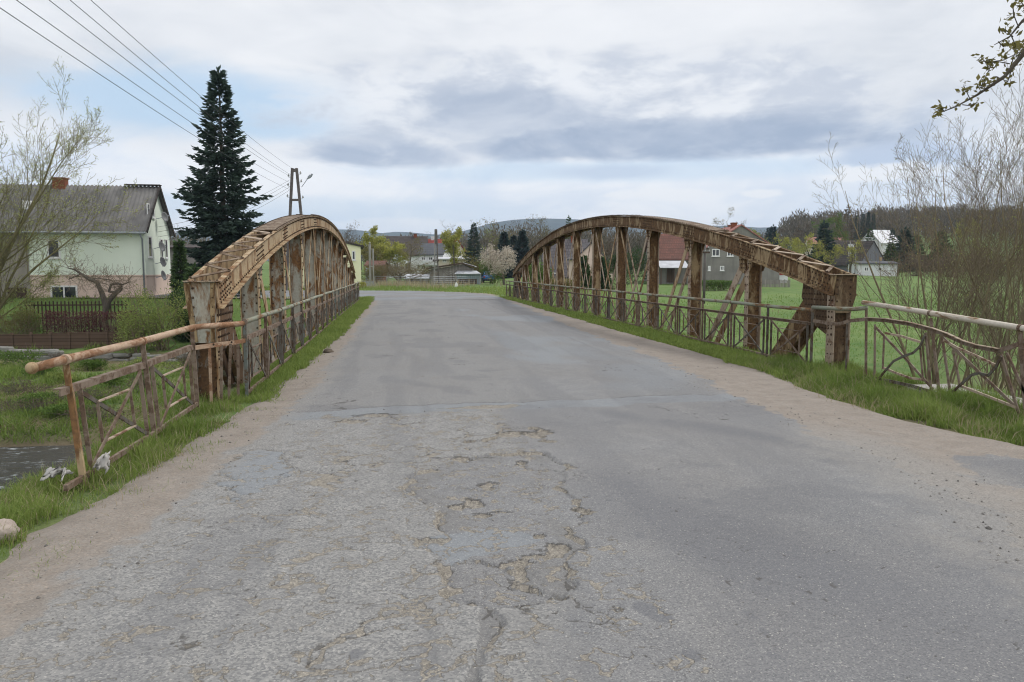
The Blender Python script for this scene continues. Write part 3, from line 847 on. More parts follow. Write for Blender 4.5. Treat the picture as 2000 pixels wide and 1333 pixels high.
# ------------------------------------------------------------------ bridge
def concrete_mat():
    t = NT('old_concrete'); P = t.coords('Object')
    n = t.noise(P, 2.5, 6, 0.65); f = t.noise(P, 40, 4, 0.6)
    c = t.mix(t.ramp(n, [(0.3, 0), (0.7, 1)]), (.27, .255, .23), (.40, .385, .355))
    c = t.mix(t.ramp(f, [(0.45, 0), (0.7, 0.6)]), c, (.15, .15, .12))
    t.color(c); t.bump(f, 0.006); return t.m


M['concrete'] = concrete_mat()
M['deck'] = m_noise('deck_concrete', (.20, .19, .17), (.32, .30, .28), 1.2, bump=.01)


def chord_z(Y, Y0, L, zend, zmid):
    t = np.clip((Y - Y0) / L, -.02, 1.02)
    return zend + (zmid - zend) * 4 * t * (1 - t)


def ribbon(mb, path, w, th):
    """flat strip following (x,y,z) centre points, w along x, th normal to the curve in the y-z plane"""
    P = []; F = []; n = len(path)
    for i, p in enumerate(path):
        a = path[max(i - 1, 0)]; b = path[min(i + 1, n - 1)]
        dy, dz = b[1] - a[1], b[2] - a[2]; l = math.hypot(dy, dz); ny, nz = -dz / l, dy / l
        for sx, sn in ((-1, -1), (1, -1), (1, 1), (-1, 1)):
            P.append((p[0] + sx * w / 2, p[1] + sn * ny * th / 2, p[2] + sn * nz * th / 2))
    for i in range(n - 1):
        for k in range(4):
            F.append((i * 4 + k, i * 4 + (k + 1) % 4, i * 4 + 4 + (k + 1) % 4, i * 4 + 4 + k))
    F += [(3, 2, 1, 0), tuple((n - 1) * 4 + k for k in range(4))]
    mb.add(P, F)


def truss(Xc, Y0, pitch, zend, zmid, inner, label, m_post, m_web, m_flange):
    """riveted bowstring truss; inner = +1 when the road lies on the +x side"""
    N = 11; L = N * pitch
    T = empty('bridge_truss', (0, 0, 0), label, 'bridge truss')
    rng = random.Random(int(Xc * 10))
    zt = lambda Y: float(chord_z(Y, Y0, L, zend, zmid))
    hw = 0.165; dep = 0.34
    sub = 3; Ys = [Y0 - 0.12] + [Y0 + pitch * i / sub for i in range(1, N * sub)] + [Y0 + L + 0.12]
    zz = [zt(Y) for Y in Ys]
    for sx in (-1, 1):
        web = MB(); x = Xc + sx * hw
        ribbon(web, [(x, Y, z - dep / 2) for Y, z in zip(Ys, zz)], 0.018, dep)
        # angle along the lower and the upper edge
        ribbon(web, [(x + sx * .045, Y, z - dep + .008) for Y, z in zip(Ys, zz)], 0.085, 0.016)
        ribbon(web, [(x + sx * .030, Y, z - .006) for Y, z in zip(Ys, zz)], 0.055, 0.012)
        ribbon(web, [(x + sx * .014, Y, z - dep + .045) for Y, z in zip(Ys, zz)], 0.012, 0.07)
        face = sx * inner
        Y = Y0 + 0.03
        while Y < (Y0 + L * (0.62 if face > 0 else 0.2)):
            z = zt(Y)
            web.rivet((x + sx * .020, Y, z - dep + .05), (sx, 0, 0), .015, .011)
            if face > 0 or Y < Y0 + 5: web.rivet((x + sx * .009, Y, z - .045), (sx, 0, 0), .014, .010)
            Y += 0.13
        for i in range(0, 5):                               # rivet fields at the joints
            for a in range(-3, 4):
                for b in range(3):
                    Yr = Y0 + i * pitch + a * .11 + (0.36 if i == 0 else 0); zr = zt(Yr) - .10 - b * .075
                    if face > 0: web.rivet((x + sx * .009, Yr + (b % 2) * .05, zr), (sx, 0, 0), .015, .012)
        web.build('chord_web', m_web, T)
    # cover plates lapped one over another, and open lacing at both ends
    lo, hi = Y0 + 1.55 * pitch, Y0 + (N - 1.55) * pitch
    brk = [lo, Y0 + 3.6 * pitch, Y0 + 7.4 * pitch, hi]
    for k in range(3):
        cp = MB(); a, b = brk[k], brk[k + 1] + (0.12 if k < 2 else 0)
        n = 14; pts = [(Xc, a + (b - a) * i / n, zt(a + (b - a) * i / n) + .012 + (.016 if k == 1 else 0)) for i in range(n + 1)]
        ribbon(cp, pts, 0.455, 0.014)
        for i in range(int((b - a) / .14)):
            Yr = a + .05 + i * .14; zr = zt(Yr) + .019 + (.016 if k == 1 else 0)
            for s in (-.195, .195): cp.rivet((Xc + s, Yr, zr), (0, -.1, 1), .014, .011)
        cp.build('cover_plate', M['rust_top'], T)
    for end in (0, 1):
        y0 = Y0 if end == 0 else Y0 + L; sg = 1 if end == 0 else -1
        m = 5; st = 1.5 * pitch / m
        for k in range(m):
            ya, yb = y0 + sg * (k * st + .08), y0 + sg * ((k + .5) * st + .08)
            yc = y0 + sg * ((k + 1) * st + .02)
            for (p, q, s) in ((ya, yb, 1), (yb, yc, -1)):
                lb = MB()
                jit = rng.uniform(-.02, .02)
                lb.bar((Xc - s * .195, p, zt(p) + .012 + jit * .3), (Xc + s * .195, q, zt(q) + .012), .06, .012, up=(0, -.4, 1))
                lb.rivet((Xc - s * .19, p, zt(p) + .018), (0, 0, 1)); lb.rivet((Xc + s * .19, q, zt(q) + .018), (0, 0, 1))
                lb.build('lattice_bar', M['pale_bar'] if rng.random() < .5 else M['rust_top'], T)
        ep = MB(); e = y0 - sg * .12
        ep.bar((Xc - .225, e, zt(e) + .012), (Xc + .225, e, zt(e) + .012), .13, .014, up=(0, 0, 1))
        for k in range(5): ep.rivet((Xc - .18 + .09 * k, e, zt(e) + .02), (0, 0, 1))
        ep.build('end_plate', M['pale_bar'], T)
        # end diaphragm: full chord width at the top, tapering to the post
        ze = zt(y0); o = -inner
        dp = MB()
        poly = [(Xc + inner * .155, ze - .02), (Xc + o * .225, ze - .02), (Xc + o * .225, ze - (.10 if inner > 0 else .36)), (Xc + o * .137, ze - (.80 if inner > 0 else .66)), (Xc + inner * .137, ze - (.80 if inner > 0 else .66)), (Xc + inner * .155, ze - .40)]
        if inner < 0 or True:
            dp.prism(poly, 'y', y0 - sg * .125 - .008, y0 - sg * .125 + .008)
        ea = MB(); yy = y0 - sg * .142
        if inner > 0:
            ea.bar((Xc + o * .185, yy, ze - .03), (Xc + o * .185, yy, ze - .12), .075, .014, up=(0, 1, 0)); ea.bar((Xc + o * .185, yy, ze - .12), (Xc + o * .105, yy, ze - .79), .065, .014, up=(0, 1, 0)); ea.bar((Xc + inner * .125, yy, ze - .03), (Xc + inner * .108, yy, ze - .79), .055, .014, up=(0, 1, 0))
            ea.build('edge_angle', M['rust_right'], T)
        for k in range(5 if inner > 0 else 4):
            for xx in (-.12, .12): dp.rivet((Xc + xx, y0 - sg * .134, ze - .1 - .12 * k), (0, -sg, 0), .016, .012)
        dp.build('end_diaphragm', M['rust_grey'] if inner > 0 else M['rust_dark'], T)
    bottom = -1.22
    for i in range(N + 1):
        Y = Y0 + i * pitch; ztop = zt(Y) - dep
        endp = i in (0, N)
        w = 0.27 if endp else 0.27
        po = MB()
        # web plate facing along the road, flaring into the chord
        po.prism([(Xc - w / 2, bottom), (Xc + w / 2, bottom), (Xc + w / 2, ztop - .34), (Xc + hw + (.05 if not endp else 0), ztop - .05), (Xc + hw - .012, ztop + .02),
                  (Xc - hw + .012, ztop + .02), (Xc - hw - (.05 if not endp else 0), ztop - .05), (Xc - w / 2, ztop - .34)], 'y', Y - .008, Y + .008)
        if i < 3 or endp:
            z = -.0
            while z < ztop - .1:
                for s in (-1, 1): po.rivet((Xc + s * (w / 2 - .035), Y - .009, z), (0, -1, 0), .014, .011)
                z += .14
        if endp:
            po.box(Xc - w / 2 + .02, Xc + w / 2 - .02, Y + .010, Y + .16, bottom, ztop + .2)
        p = po.build('end_post' if endp else 'post', (M['rust_low'] if inner > 0 else M['rust_dark']) if endp else m_post, T)
        for s in (-1, 1):
            fl = MB(); d = .085 if not endp else .12
            fl.box(Xc + s * (w / 2 + .001), Xc + s * (w / 2 + .015), Y - d, Y + d, bottom, ztop - .02)
            if i < 4:
                z = .1
                while z < ztop - .15:
                    for yy in (-.05, .05): fl.rivet((Xc + s * (w / 2 + .015), Y + yy, z), (s, 0, 0), .013, .010)
                    z += .16
            fl.build('flange', m_flange, p)
    # gussets under the chord
    for i in range(N + 1):
        Y = Y0 + i * pitch; z = zt(Y) - dep
        for s in (-1, 1):
            g = MB(); x = Xc + s * (hw - .022)
            sl = -1 if i > N / 2 else 1
            za = float(zt(Y - .3)) - dep + .03; zb = float(zt(Y + .42)) - dep + .03
            if i in (0, N):
                sg = 1 if i == 0 else -1
                poly = [(Y - sg * .1, z + .25), (Y + sg * .92, zt(Y + sg * .92) - dep + .05), (Y + sg * .98, zt(Y + sg * .9) - dep - .28), (Y + sg * .62, z - .52), (Y + sg * .12, z - .70), (Y - sg * .1, z - .72)]
            elif i in (1, N - 1, 2, N - 2):
                poly = [(Y - .15, z - .27), (Y + .12, z - .33), (Y + sl * .34 if sl > 0 else Y + .20, z - .26 + .0), (Y + .42, zb), (Y - .3, za), (Y - .26, z - .12)]
                if sl < 0: poly = [(2 * Y - a, zt(2 * Y - a) - dep + .03 if k in (3, 4) else b) for k, (a, b) in enumerate(poly)]
            else:
                poly = [(Y - .12, z - .24), (Y + .12, z - .24), (Y + .24, z - .08), (Y + .24, zt(Y + .24) - dep + .03), (Y - .24, zt(Y - .24) - dep + .03), (Y - .24, z - .08)]
            g.prism(poly, 'x', x - .006, x + .006)
            if i < 4 and s == inner:
                ys_ = [q[0] for q in poly]; zs_ = [q[1] for q in poly]
                st = .095 if i == 0 else .085
                a = min(ys_) + .05
                while a < max(ys_):
                    b = min(zs_) + .04
                    while b < max(zs_):
                        if float(dist_poly(np.array([a]), np.array([b]), poly)[0]) < -.03:
                            g.rivet((x + s * .006, a + rng.uniform(-.006, .006), b), (s, 0, 0), .017, .013)
                        b += st
                    a += st
            g.build('gusset_plate', (M['rust_dark'] if inner < 0 else M['rust_low']) if i in (0, N) else m_web if i % 3 else M['rust_cream'], T)
    # diagonals: single heavy ones at the ends, pairs inside, thin crossing pairs in the middle
    W = {0: .44, 1: .21, 2: .16, 3: .12, 4: .10, 5: .085}
    for i in range(N):
        k = min(i, N - 1 - i)
        mains = [(i, i + 1)] if i < N / 2 else [(i + 1, i)]
        if 3 <= i <= N - 4: mains.append((mains[0][1], mains[0][0]))
        for q, (a, b) in enumerate(mains):
            ya, yb = Y0 + a * pitch, Y0 + b * pitch; sg = 1 if yb > ya else -1
            if k == 0: ya += sg * .34
            else: ya += sg * .10
            za = zt(ya) - dep * (.8 if k == 0 else .95)
            yb -= sg * .12
            w = W[k] * (1 if q == 0 else .75)
            for s in (-1, 1):
                d = MB(); x = Xc + s * (hw - .055 - .022 * q)
                d.bar((x, ya, za), (x, yb, bottom + .1), w, .014, up=(1, 0, 0))
                if k == 0:
                    u = Vector((0, yb - ya, bottom + .1 - za)).normalized(); n_ = Vector((0, -u.z, u.y))
                    for e_ in (-1, 1):
                        c0 = Vector((x - s * .032, ya, za)) + n_ * e_ * (w / 2 - .006); c1 = Vector((x - s * .032, yb, bottom + .1)) + n_ * e_ * (w / 2 - .006)
                        d.bar(c0, c1, .05, .012, up=n_)
                        for r in range(16):
                            pr = c0.lerp(c1, .12 + r * .045) - n_ * e_ * .04
                            d.rivet((x + s * .007, pr.y, pr.z), (s, 0, 0), .015, .012)
                d.build('diagonal', (m_flange if (i + q + (s > 0)) % 2 else M['rust_cream']) if k else M['rust_right' if inner < 0 else 'rust_low'], T)
    bc = MB()
    for s in (-1, 1):
        bc.box(Xc + s * (hw + .002), Xc + s * (hw + .02), Y0 - .3, Y0 + L + .3, bottom - .05, bottom + .33)
    bc.box(Xc - hw - .06, Xc + hw + .06, Y0 - .3, Y0 + L + .3, bottom - .07, bottom - .051)
    bc.build('bottom_chord', m_web, T)
    return T


TL = dict(Xc=-2.42, Y0=10.62, pitch=3.2)
TR = dict(Xc=7.46, Y0=12.35, pitch=3.25)
truss(TL['Xc'], TL['Y0'], TL['pitch'], 1.55, 3.36, 1, 'rusty arched iron truss with pale grey flaking posts on the left side of the road', M['rust_grey'], M['rust_cream'], M['rust_cream'])
truss(TR['Xc'], TR['Y0'], TR['pitch'], 1.62, 3.60, -1, 'dark brown rusty arched iron truss beside the green meadow on the right', M['rust_right'], M['rust_right'], M['pale_bar'])

# deck, soil strips on it, abutments
d = MB(); d.box(-2.20, 7.24, 11.0, 48.6, -.50, -.10); tag(d.build('bridge_deck', M['deck']), kind='structure')
for x0, x1 in ((-2.72, -.6), (5.5, 7.75)):
    xs = np.arange(x0, x1 + .01, .12); ys = np.arange(9.2 if x0 < 0 else 9.2, 49, .25)
    lim = (-2.2, 7.25)
    V, F = grid_mesh(xs, ys, lambda x, y: -.045 + (fbm(x * 2, y * 2, 66) - .5) * .06 - .05 * sstep(.45, .0, np.minimum(x + 2.5, 7.5 - x)) - .03 * sstep(-1.7, -1.1, x) * (x < 0) - .03 * sstep(6.4, 5.9, x) * (x > 0))
    xm = V[:, 0][F].mean(1); ym = V[:, 1][F].mean(1)
    keep = (xm < np.interp(ym, *GL) + .02) if x0 < 0 else (xm > np.interp(ym, *GR) - .02)
    keep &= ~(((V[:, 0][F].mean(1) < -2.2) | (V[:, 0][F].mean(1) > 7.25)) & (V[:, 1][F].mean(1) > 11.2))
    tag(link('verge', np_mesh('verge', V, F[keep], bpy.data.materials['meadow_ground'], {'soil': np.full(len(V), .15), 'dry': np.zeros(len(V))}, smooth=True)), kind='structure')


def abutment(y0, y1, label, wings):
    T = empty('bridge_abutment', (2.5, (y0 + y1) / 2, -4), label, 'abutment')
    b = MB(); b.box(-5.6, 5.6, y0 - (y0 + y1) / 2, y1 - (y0 + y1) / 2, -1.0, 3.44); b.build('wall', M['concrete'], T)
    for (xa, xb, ya, yb, zt_) in wings:
        w = MB(); w.box(xa - 2.5, xb - 2.5, ya - (y0 + y1) / 2, yb - (y0 + y1) / 2, 1.2, zt_ + 4)
        w.build('wing_wall', M['concrete'], T, bevel=.03)


abutment(10.95, 12.6, 'grey concrete abutment under the near end of the bridge', [(7.30, 8.05, 8.5, 10.3, .03), (-3.30, -2.80, 8.5, 10.1, -.30)])
abutment(46.9, 48.7, 'concrete abutment under the far end of the bridge', [(-3.3, -2.75, 48.75, 51, -.35)])


# ------------------------------------------------------------------ railings
def rail_posts(X, Ys, label, cat_mats, T=None, skip_first=False, hr=None):
    """railing of bays: posts, pickets, crossed flats with two ties, pipe on top"""
    T = empty('bridge_railing', (0, 0, 0), label, 'railing')
    rng = random.Random(int(X * 10) + 5)
    hmat, mids = cat_mats
    n = len(Ys)
    off = [rng.uniform(-.012, .012) for _ in Ys]
    h = MB(); pts = []
    for i, Y in enumerate(Ys):
        pts.append((X + off[i], Y, 1.0 + rng.uniform(-.008, .008)))
    if hr: pts = hr + pts
    h.tube(pts, .034, 10); h.build('handrail', hmat, T, smooth=True)
    m = MB()
    for i in range(n - 1): m.bar((X + off[i], Ys[i], .765), (X + off[i + 1], Ys[i + 1], .765), .014, .055); m.bar((X + off[i] - .022, Ys[i], .788), (X + off[i + 1] - .022, Ys[i + 1], .788), .045, .010)
    m.build('mid_rail', M['rail_brown'], T)
    b = MB()
    for i in range(n - 1): b.bar((X, Ys[i], .055), (X, Ys[i + 1], .055), .03, .04)
    b.build('bottom_rail', M['rail_brown'], T)
    for i, Y in enumerate(Ys):
        pm = mids[rng.randrange(len(mids))]
        p = MB(); x = X + off[i]
        p.box(x - .022, x + .022, Y - .008, Y + .008, -.08, .97); p.box(x + .0145, x + .022, Y + .0085, Y + .034, -.08, .78)
        po = p.build('post', pm, T)
        c = MB(); c.tube([(x, Y - .018, 1.0), (x, Y + .018, 1.0)], .041, 10); c.build('collar', M['rail_brown'], po, smooth=False)
        if i == n - 1: break
        Y2 = Ys[i + 1]; a, e = Y + .15, Y2 - .15; x2 = X + off[i + 1]
        lx = lambda y: x + (x2 - x) * (y - Y) / (Y2 - Y)
        for y in (a, e):
            q = MB(); q.box(lx(y) - .019, lx(y) + .019, y - .006, y + .006, .02, .76); q.build('picket', mids[rng.randrange(len(mids))], T)
        z0, z1 = .08, .74
        for s, (za, zb) in ((-1, (z0, z1)), (1, (z1, z0))):
            q = MB(); q.bar((lx(a) + s * .012, a, za), (lx(e) + s * .012, e, zb), .036, .010, up=(1, 0, 0)); q.build('cross_brace', mids[rng.randrange(len(mids))], T)
        for t_ in (.2, .8):
            z = z0 + (z1 - z0) * t_; ya = a + (e - a) * .2; yb = e - (e - a) * .2
            q = MB(); q.bar((lx(ya), ya, z), (lx(yb), yb, z), .028, .010); q.build('tie_bar', M['rail_brown'], T)
            yq = ya if t_ < .5 else yb
            q = MB(); q.box(lx(yq) - .013, lx(yq) + .013, yq - .005, yq + .005, z0 + (z1 - z0) * .2 + .008, z0 + (z1 - z0) * .8 - .008); q.build('short_picket', mids[rng.randrange(len(mids))], T)
    return T


ysl = [10.78 + 1.6 * i for i in range(22)]
rail_posts(-1.96, ysl, 'long railing of crossed bars with a greenish pipe in front of the left truss',
           (M['rail_green'], [M['rail_slate'], M['rail_teal'], M['rail_brown'], M['rail_slate']]))
ysr = [12.48 + 1.62 * i for i in range(24)]
rail_posts(7.06, ysr, 'long railing of crossed bars with a greenish pipe in front of the right truss',
           (M['rail_green'], [M['rail_slate'], M['rail_brown'], M['rail_slate']]))


def approach_left():
    T = empty('approach_railing', (-2.45, 8.2, 0), 'short leaning railing with a rusty orange pipe ending in a ball above the river', 'railing')
    o = Vector((-2.45, 8.2, 0)); S = lambda *p: tuple(Vector(p) - o)
    h = MB(); h.tube([S(-2.70, 6.38, .945), S(-2.585, 6.62, .975), S(-2.49, 8.23, .975), S(-2.44, 9.95, .985), S(-2.36, 10.16, .985), S(-2.06, 10.68, .975), S(-1.975, 10.80, .98)], .036, 12)
    h.build('handrail', M['rail_orange'], T, smooth=True)
    b = MB(); b.ball(S(-2.715, 6.35, .943), .047, nu=12, nv=8); b.build('end_ball', M['rust_cream'], T, smooth=True)
    base = [(-2.49, 6.60), (-2.41, 8.23), (-2.41, 9.98)]; top = [(-2.585, 6.62), (-2.49, 8.23), (-2.44, 9.97)]

    def P(s, z):                       # s runs along the railing 0..2, leaning outwards
        i = min(int(s), 1); f = s - i
        bx = Vector((*base[i], 0)).lerp(Vector((*base[i + 1], 0)), f); tx = Vector((*top[i], 0)).lerp(Vector((*top[i + 1], 0)), f)
        q = bx.lerp(tx, z); q.z = z; return q - o
    m = MB()
    m.bar(P(-.10, .735), P(0, .735), .014, .058); m.bar(P(0, .735), P(1, .735), .014, .058); m.bar(P(1, .735), P(2, .745), .014, .058)
    m.bar(P(-.10, .76) - Vector((.026, 0, 0)), P(1, .76) - Vector((.026, 0, 0)), .05, .010); m.bar(P(1, .76) - Vector((.026, 0, 0)), P(2, .77) - Vector((.026, 0, 0)), .05, .010)
    m.build('mid_rail', M['rail_brown'], T)
    f = MB(); f.bar(P(2, .735), S(-2.30, 10.20, .74), .012, .055); f.bar(S(-2.30, 10.20, .74), S(-2.05, 10.66, .74), .012, .055); f.bar(S(-2.05, 10.66, .74), S(-1.965, 10.78, .75), .012, .055)
    f.rivet(S(-2.26, 10.26, .75), (.9, -.4, 0), .014, .01); f.rivet(S(-2.1, 10.55, .75), (.9, -.4, 0), .014, .01)
    f.build('bent_flat', M['rail_orange'], T)
    bt = MB(); bt.bar(P(-.18, .02), P(1, .045), .030, .045); bt.bar(P(1, .045), P(2, .05), .030, .045); bt.build('bottom_rail', M['rail_brown'], T)
    for s, mt in ((0, M['rust_cream']), (1, M['rail_brown']), (2, M['rail_brown'])):
        q = MB(); q.bar(P(s, -.05), P(s, .94), .046, .018, up=(0, 1, 0)); q.bar(P(s, -.05) + Vector((.012, .02, 0)), P(s, .74) + Vector((.012, .02, 0)), .010, .04, up=(0, 1, 0))
        po = q.build('post', mt, T)
        c = MB(); t0 = P(s, .975); c.tube([t0 + Vector((-.001, -.02, 0)), t0 + Vector((.001, .02, 0))], .043, 10); c.build('collar', M['rail_orange'], po)
    for i in (0, 1):
        a, e = i + .105, i + .895
        for s in (a, e):
            q = MB(); q.bar(P(s, .03), P(s, .72), .036, .012, up=(0, 1, 0)); q.build('picket', M['rail_brown'], T)
        z0, z1 = .075, .70
        for k, (za, zb) in enumerate(((z1, z0), (z0, z1))):
            q = MB(); off = Vector((.012 if k else -.004, 0, 0)); q.bar(P(a, za) + off, P(e, zb) + off, .038, .010, up=(1, 0, 0)); q.build('cross_brace', M['rail_brown'] if k else M['rail_slate'], T)
        for t_ in (.22, .78):
            z = z0 + (z1 - z0) * t_
            q = MB(); q.bar(P(a + .22 * (e - a), z), P(e - .22 * (e - a), z), .03, .012); q.build('tie_bar', M['pale_bar'], T)
        for s in (a + .22 * (e - a), e - .22 * (e - a)):
            q = MB(); q.bar(P(s, z0 + .22 * (z1 - z0)), P(s, z0 + .78 * (z1 - z0)), .026, .010, up=(0, 1, 0)); q.build('short_picket', M['rail_brown'], T)
    for (x, y, dx) in ((-2.30, 10.22, .0), (-2.20, 10.40, -.02), (-2.12, 10.52, -.03), (-2.05, 10.68, -.01)):
        q = MB(); q.bar(S(x + dx, y, .0), S(x - dx * .5, y, .73), .034, .012, up=(0, 1, 0)); q.build('picket', M['rail_orange'] if dx == 0 else M['rail_brown'], T)


approach_left()


def approach_right():
    T = empty('approach_railing', (7.05, 9.4, 0), 'bent and buckled railing with a whitish pipe in front of the bare shrubs', 'railing')
    o = Vector((7.05, 9.4, 0))

    def W(px, py, x=7.06):
        r = at(px, py, 10.0) - Vector((0, 0, EYE)); t = x / r.x
        return Vector((x, r.y * t, EYE + r.z * t)) - o
    top = [W(1690, 592), W(1818, 612), W(1994, 641)]
    e = (top[2] - top[1]).normalized()
    h = MB(); h.tube([top[0] + Vector((0, .05, .003)), top[1], top[2], top[2] + e * 1.3, top[2] + e * 2.6], .037, 12); h.build('handrail', M['rail_white'], T, smooth=True)
    lk_ = MB(); lk_.tube([W(1588, 600.5), W(1640, 603.5), W(1668, 604), W(1692, 602)], .034, 10); lk_.build('bent_pipe', M['rail_green'], T, smooth=True)

    def chain(name, pts, w, mat, up=(1, 0, 0), th=.012):
        m = MB(); P = [W(*p) for p in pts]
        for a, b in zip(P[:-1], P[1:]): m.bar(a, b + (b - a).normalized() * .004, w, th, up=up)
        return m.build(name, mat, T)
    mr = [(1588, 627), (1605, 629), (1622, 633), (1640, 633), (1660, 627), (1690, 624), (1730, 626), (1775, 633), (1822, 645), (1850, 655), (1880, 669), (1905, 677), (1950, 685), (1975, 678), (2000, 668), (2040, 665)]
    chain('mid_rail', mr, .055, M['rail_brown'])
    chain('mid_rail_lip', [(a, b - 3.5, 7.03) for a, b in mr[5:13]], .04, M['pale_bar'], up=(0, 0, 1), th=.010)
    for p0, p1, w, mt, nm in (((1692, 603), (1691, 748), .05, 'rail_brown', 'post'), ((1818, 622), (1836, 782), .05, 'rail_brown', 'post'), ((1993, 650), (2003, 800), .06, 'rail_brown', 'post'),
                              ((1655, 632), (1652, 735), .032, 'rail_slate', 'picket'), ((1709, 634), (1708, 755), .038, 'rail_brown', 'picket'), ((1808, 650), (1820, 778), .036, 'rail_brown', 'picket'),
                              ((1840, 658), (1858, 782), .038, 'rail_brown', 'picket'), ((1955, 692), (1992, 815), .038, 'rail_brown', 'picket'), ((1966, 690), (2022, 810), .038, 'rail_brown', 'picket'),
                              ((1727, 655), (1724, 722), .03, 'rail_brown', 'short_picket'), ((1797, 675), (1803, 745), .03, 'rail_brown', 'short_picket'), ((1862, 684), (1875, 755), .034, 'rail_brown', 'short_picket')):
        q = MB(); q.bar(W(*p0), W(*p1), .014, w, up=(0, 1, 0)); po = q.build(nm, M[mt], T)
        if nm == 'post' and p0[0] > 1700:
            c = MB(); t_ = W(p0[0] + (1 if p0[0] > 1900 else 0), 641 if p0[0] > 1900 else 612); c.tube([t_ - e * .02, t_ + e * .02], .045, 10); c.build('collar', M['rail_brown'], po)
    chain('cross_brace', [(1711, 640), (1764, 696), (1822, 760)], .038, M['rail_brown'])
    chain('cross_brace', [(1709, 750, 7.03), (1727, 727, 7.03), (1745, 706, 7.03), (1765, 696, 7.03), (1783, 690, 7.03), (1797, 677, 7.03), (1806, 656, 7.03)], .032, M['rail_slate'])
    chain('cross_brace', [(1842, 660), (1912, 727), (1984, 795)], .038, M['rail_brown'])
    chain('cross_brace', [(1860, 767, 7.03), (1880, 748, 7.03), (1897, 733, 7.03), (1912, 729, 7.03), (1930, 734, 7.03), (1946, 716, 7.03), (1955, 697, 7.03)], .032, M['rail_slate'])
    for pts in ([(1729, 651), (1760, 657), (1796, 668)], [(1727, 719), (1750, 729), (1778, 739), (1803, 742)], [(1843, 665), (1870, 680), (1910, 697), (1943, 713)], [(1873, 753), (1925, 773), (1984, 796)]):
        chain('tie_bar', pts, .03, M['pale_bar'], th=.02)
    chain('bottom_rail', [(1665, 737), (1720, 741), (1780, 754), (1836, 771), (1885, 787), (1950, 806)], .045, M['rail_slate'])


approach_right()
# ------------------------------------------------------------------ vegetation makers
def m_bark(name, a, b, scale=8):
    t = NT(name); P = t.coords('Object', (1, 1, .3)); n = t.noise(P, scale, 6, .65)
    t.color(t.mix(t.ramp(n, [(.3, 0), (.7, 1)]), a, b)); t.rough(.95); t.bump(n, .01); return t.m


M['bark'] = m_bark('bark', (.060, .050, .040), (.125, .110, .088))
M['bark_olive'] = m_bark('bark_olive', (.110, .100, .048), (.190, .170, .085))
M['bark_willow'] = m_bark('bark_willow', (.150, .122, .070), (.270, .225, .140))
M['twig_grey'] = m_bark('twig_grey', (.085, .072, .062), (.150, .130, .112))
M['twig_brown'] = m_bark('twig_brown', (.120, .092, .060), (.205, .165, .115))
M['leaf_bud'] = m_leaf('leaf_bud', (.24, .28, .075), (.42, .44, .16))
M['leaf_green'] = m_leaf('leaf_green', (.060, .115, .022), (.15, .22, .05))
M['leaf_light'] = m_leaf('leaf_light', (.150, .20, .046), (.30, .35, .105))
M['leaf_dark'] = m_leaf('leaf_dark', (.022, .048, .016), (.060, .105, .034))
M['leaf_yellow'] = m_leaf('leaf_yellow', (.22, .23, .040), (.42, .41, .10))
M['leaf_olive'] = m_leaf('leaf_olive', (.110, .100, .030), (.215, .190, .065))
M['leaf_brown'] = m_leaf('leaf_brown', (.085, .062, .045), (.165, .125, .090), trans=0.1)
M['leaf_purple'] = m_leaf('leaf_purple', (.062, .020, .024), (.150, .058, .060))
M['blossom'] = m_leaf('blossom', (.40, .34, .27), (.66, .60, .53))
M['needle'] = m_leaf('needle', (.020, .038, .030), (.075, .112, .086), trans=0.05)
M['needle_blue'] = m_leaf('needle_blue', (.020, .036, .034), (.062, .092, .088), trans=0.05)
M['needle_green'] = m_leaf('needle_green', (.032, .062, .022), (.095, .150, .052), trans=0.08)
M['grass'] = m_leaf('grass', (.095, .168, .030), (.275, .335, .092), trans=0.4)
M['meadow'] = m_leaf('meadow', (.085, .16, .030), (.22, .315, .085), trans=0.5)
M['grass_dry'] = m_leaf('grass_dry', (.25, .205, .12), (.46, .39, .26), trans=0.3)
M['wood_far'] = m_leaf('wood_far', (.085, .074, .058), (.180, .155, .120), trans=0.0)


def unit(a): return a / (np.linalg.norm(a, axis=-1, keepdims=True) + 1e-9)


def seg_mesh(S, n):
    """prisms for an array of segments (m,8): p0 p1 r0 r1"""
    if len(S) == 0: return np.zeros((0, 3)), np.zeros((0, 4), int)
    p0, p1, r0, r1 = S[:, 0:3], S[:, 3:6], S[:, 6], S[:, 7]
    d = unit(p1 - p0); up = np.where(np.abs(d[:, 2:3]) > .9, np.array([[1., 0, 0]]), np.array([[0, 0, 1.]]))
    s = unit(np.cross(d, up)); t = np.cross(d, s); m = len(S)
    ang = 2 * PI * np.arange(n) / n
    ring = np.cos(ang)[None, :, None] * s[:, None, :] + np.sin(ang)[None, :, None] * t[:, None, :]
    V = np.concatenate([p0[:, None, :] + ring * r0[:, None, None], p1[:, None, :] + ring * r1[:, None, None]], 1).reshape(-1, 3)
    k = np.arange(n); q = np.stack([k, (k + 1) % n, n + (k + 1) % n, n + k], 1)
    F = (np.arange(m)[:, None, None] * 2 * n + q[None]).reshape(-1, 4)
    return V, F


def leaf_mesh(C, D, ln, wd, rng, droop=0.0):
    """one rhombus per point: C centre of the base, D direction"""
    m = len(C)
    side = unit(np.cross(D, unit(rng.normal(size=(m, 3)))))
    nrm = np.cross(side, D)
    l = ln * rng.uniform(.6, 1.3, m)[:, None]; w = wd * rng.uniform(.6, 1.3, m)[:, None]
    mid = C + D * l * .5 + nrm * l * .08
    V = np.stack([C, mid - side * w * .5, C + D * l, mid + side * w * .5], 1).reshape(-1, 3)
    return V, np.arange(4 * m).reshape(m, 4)


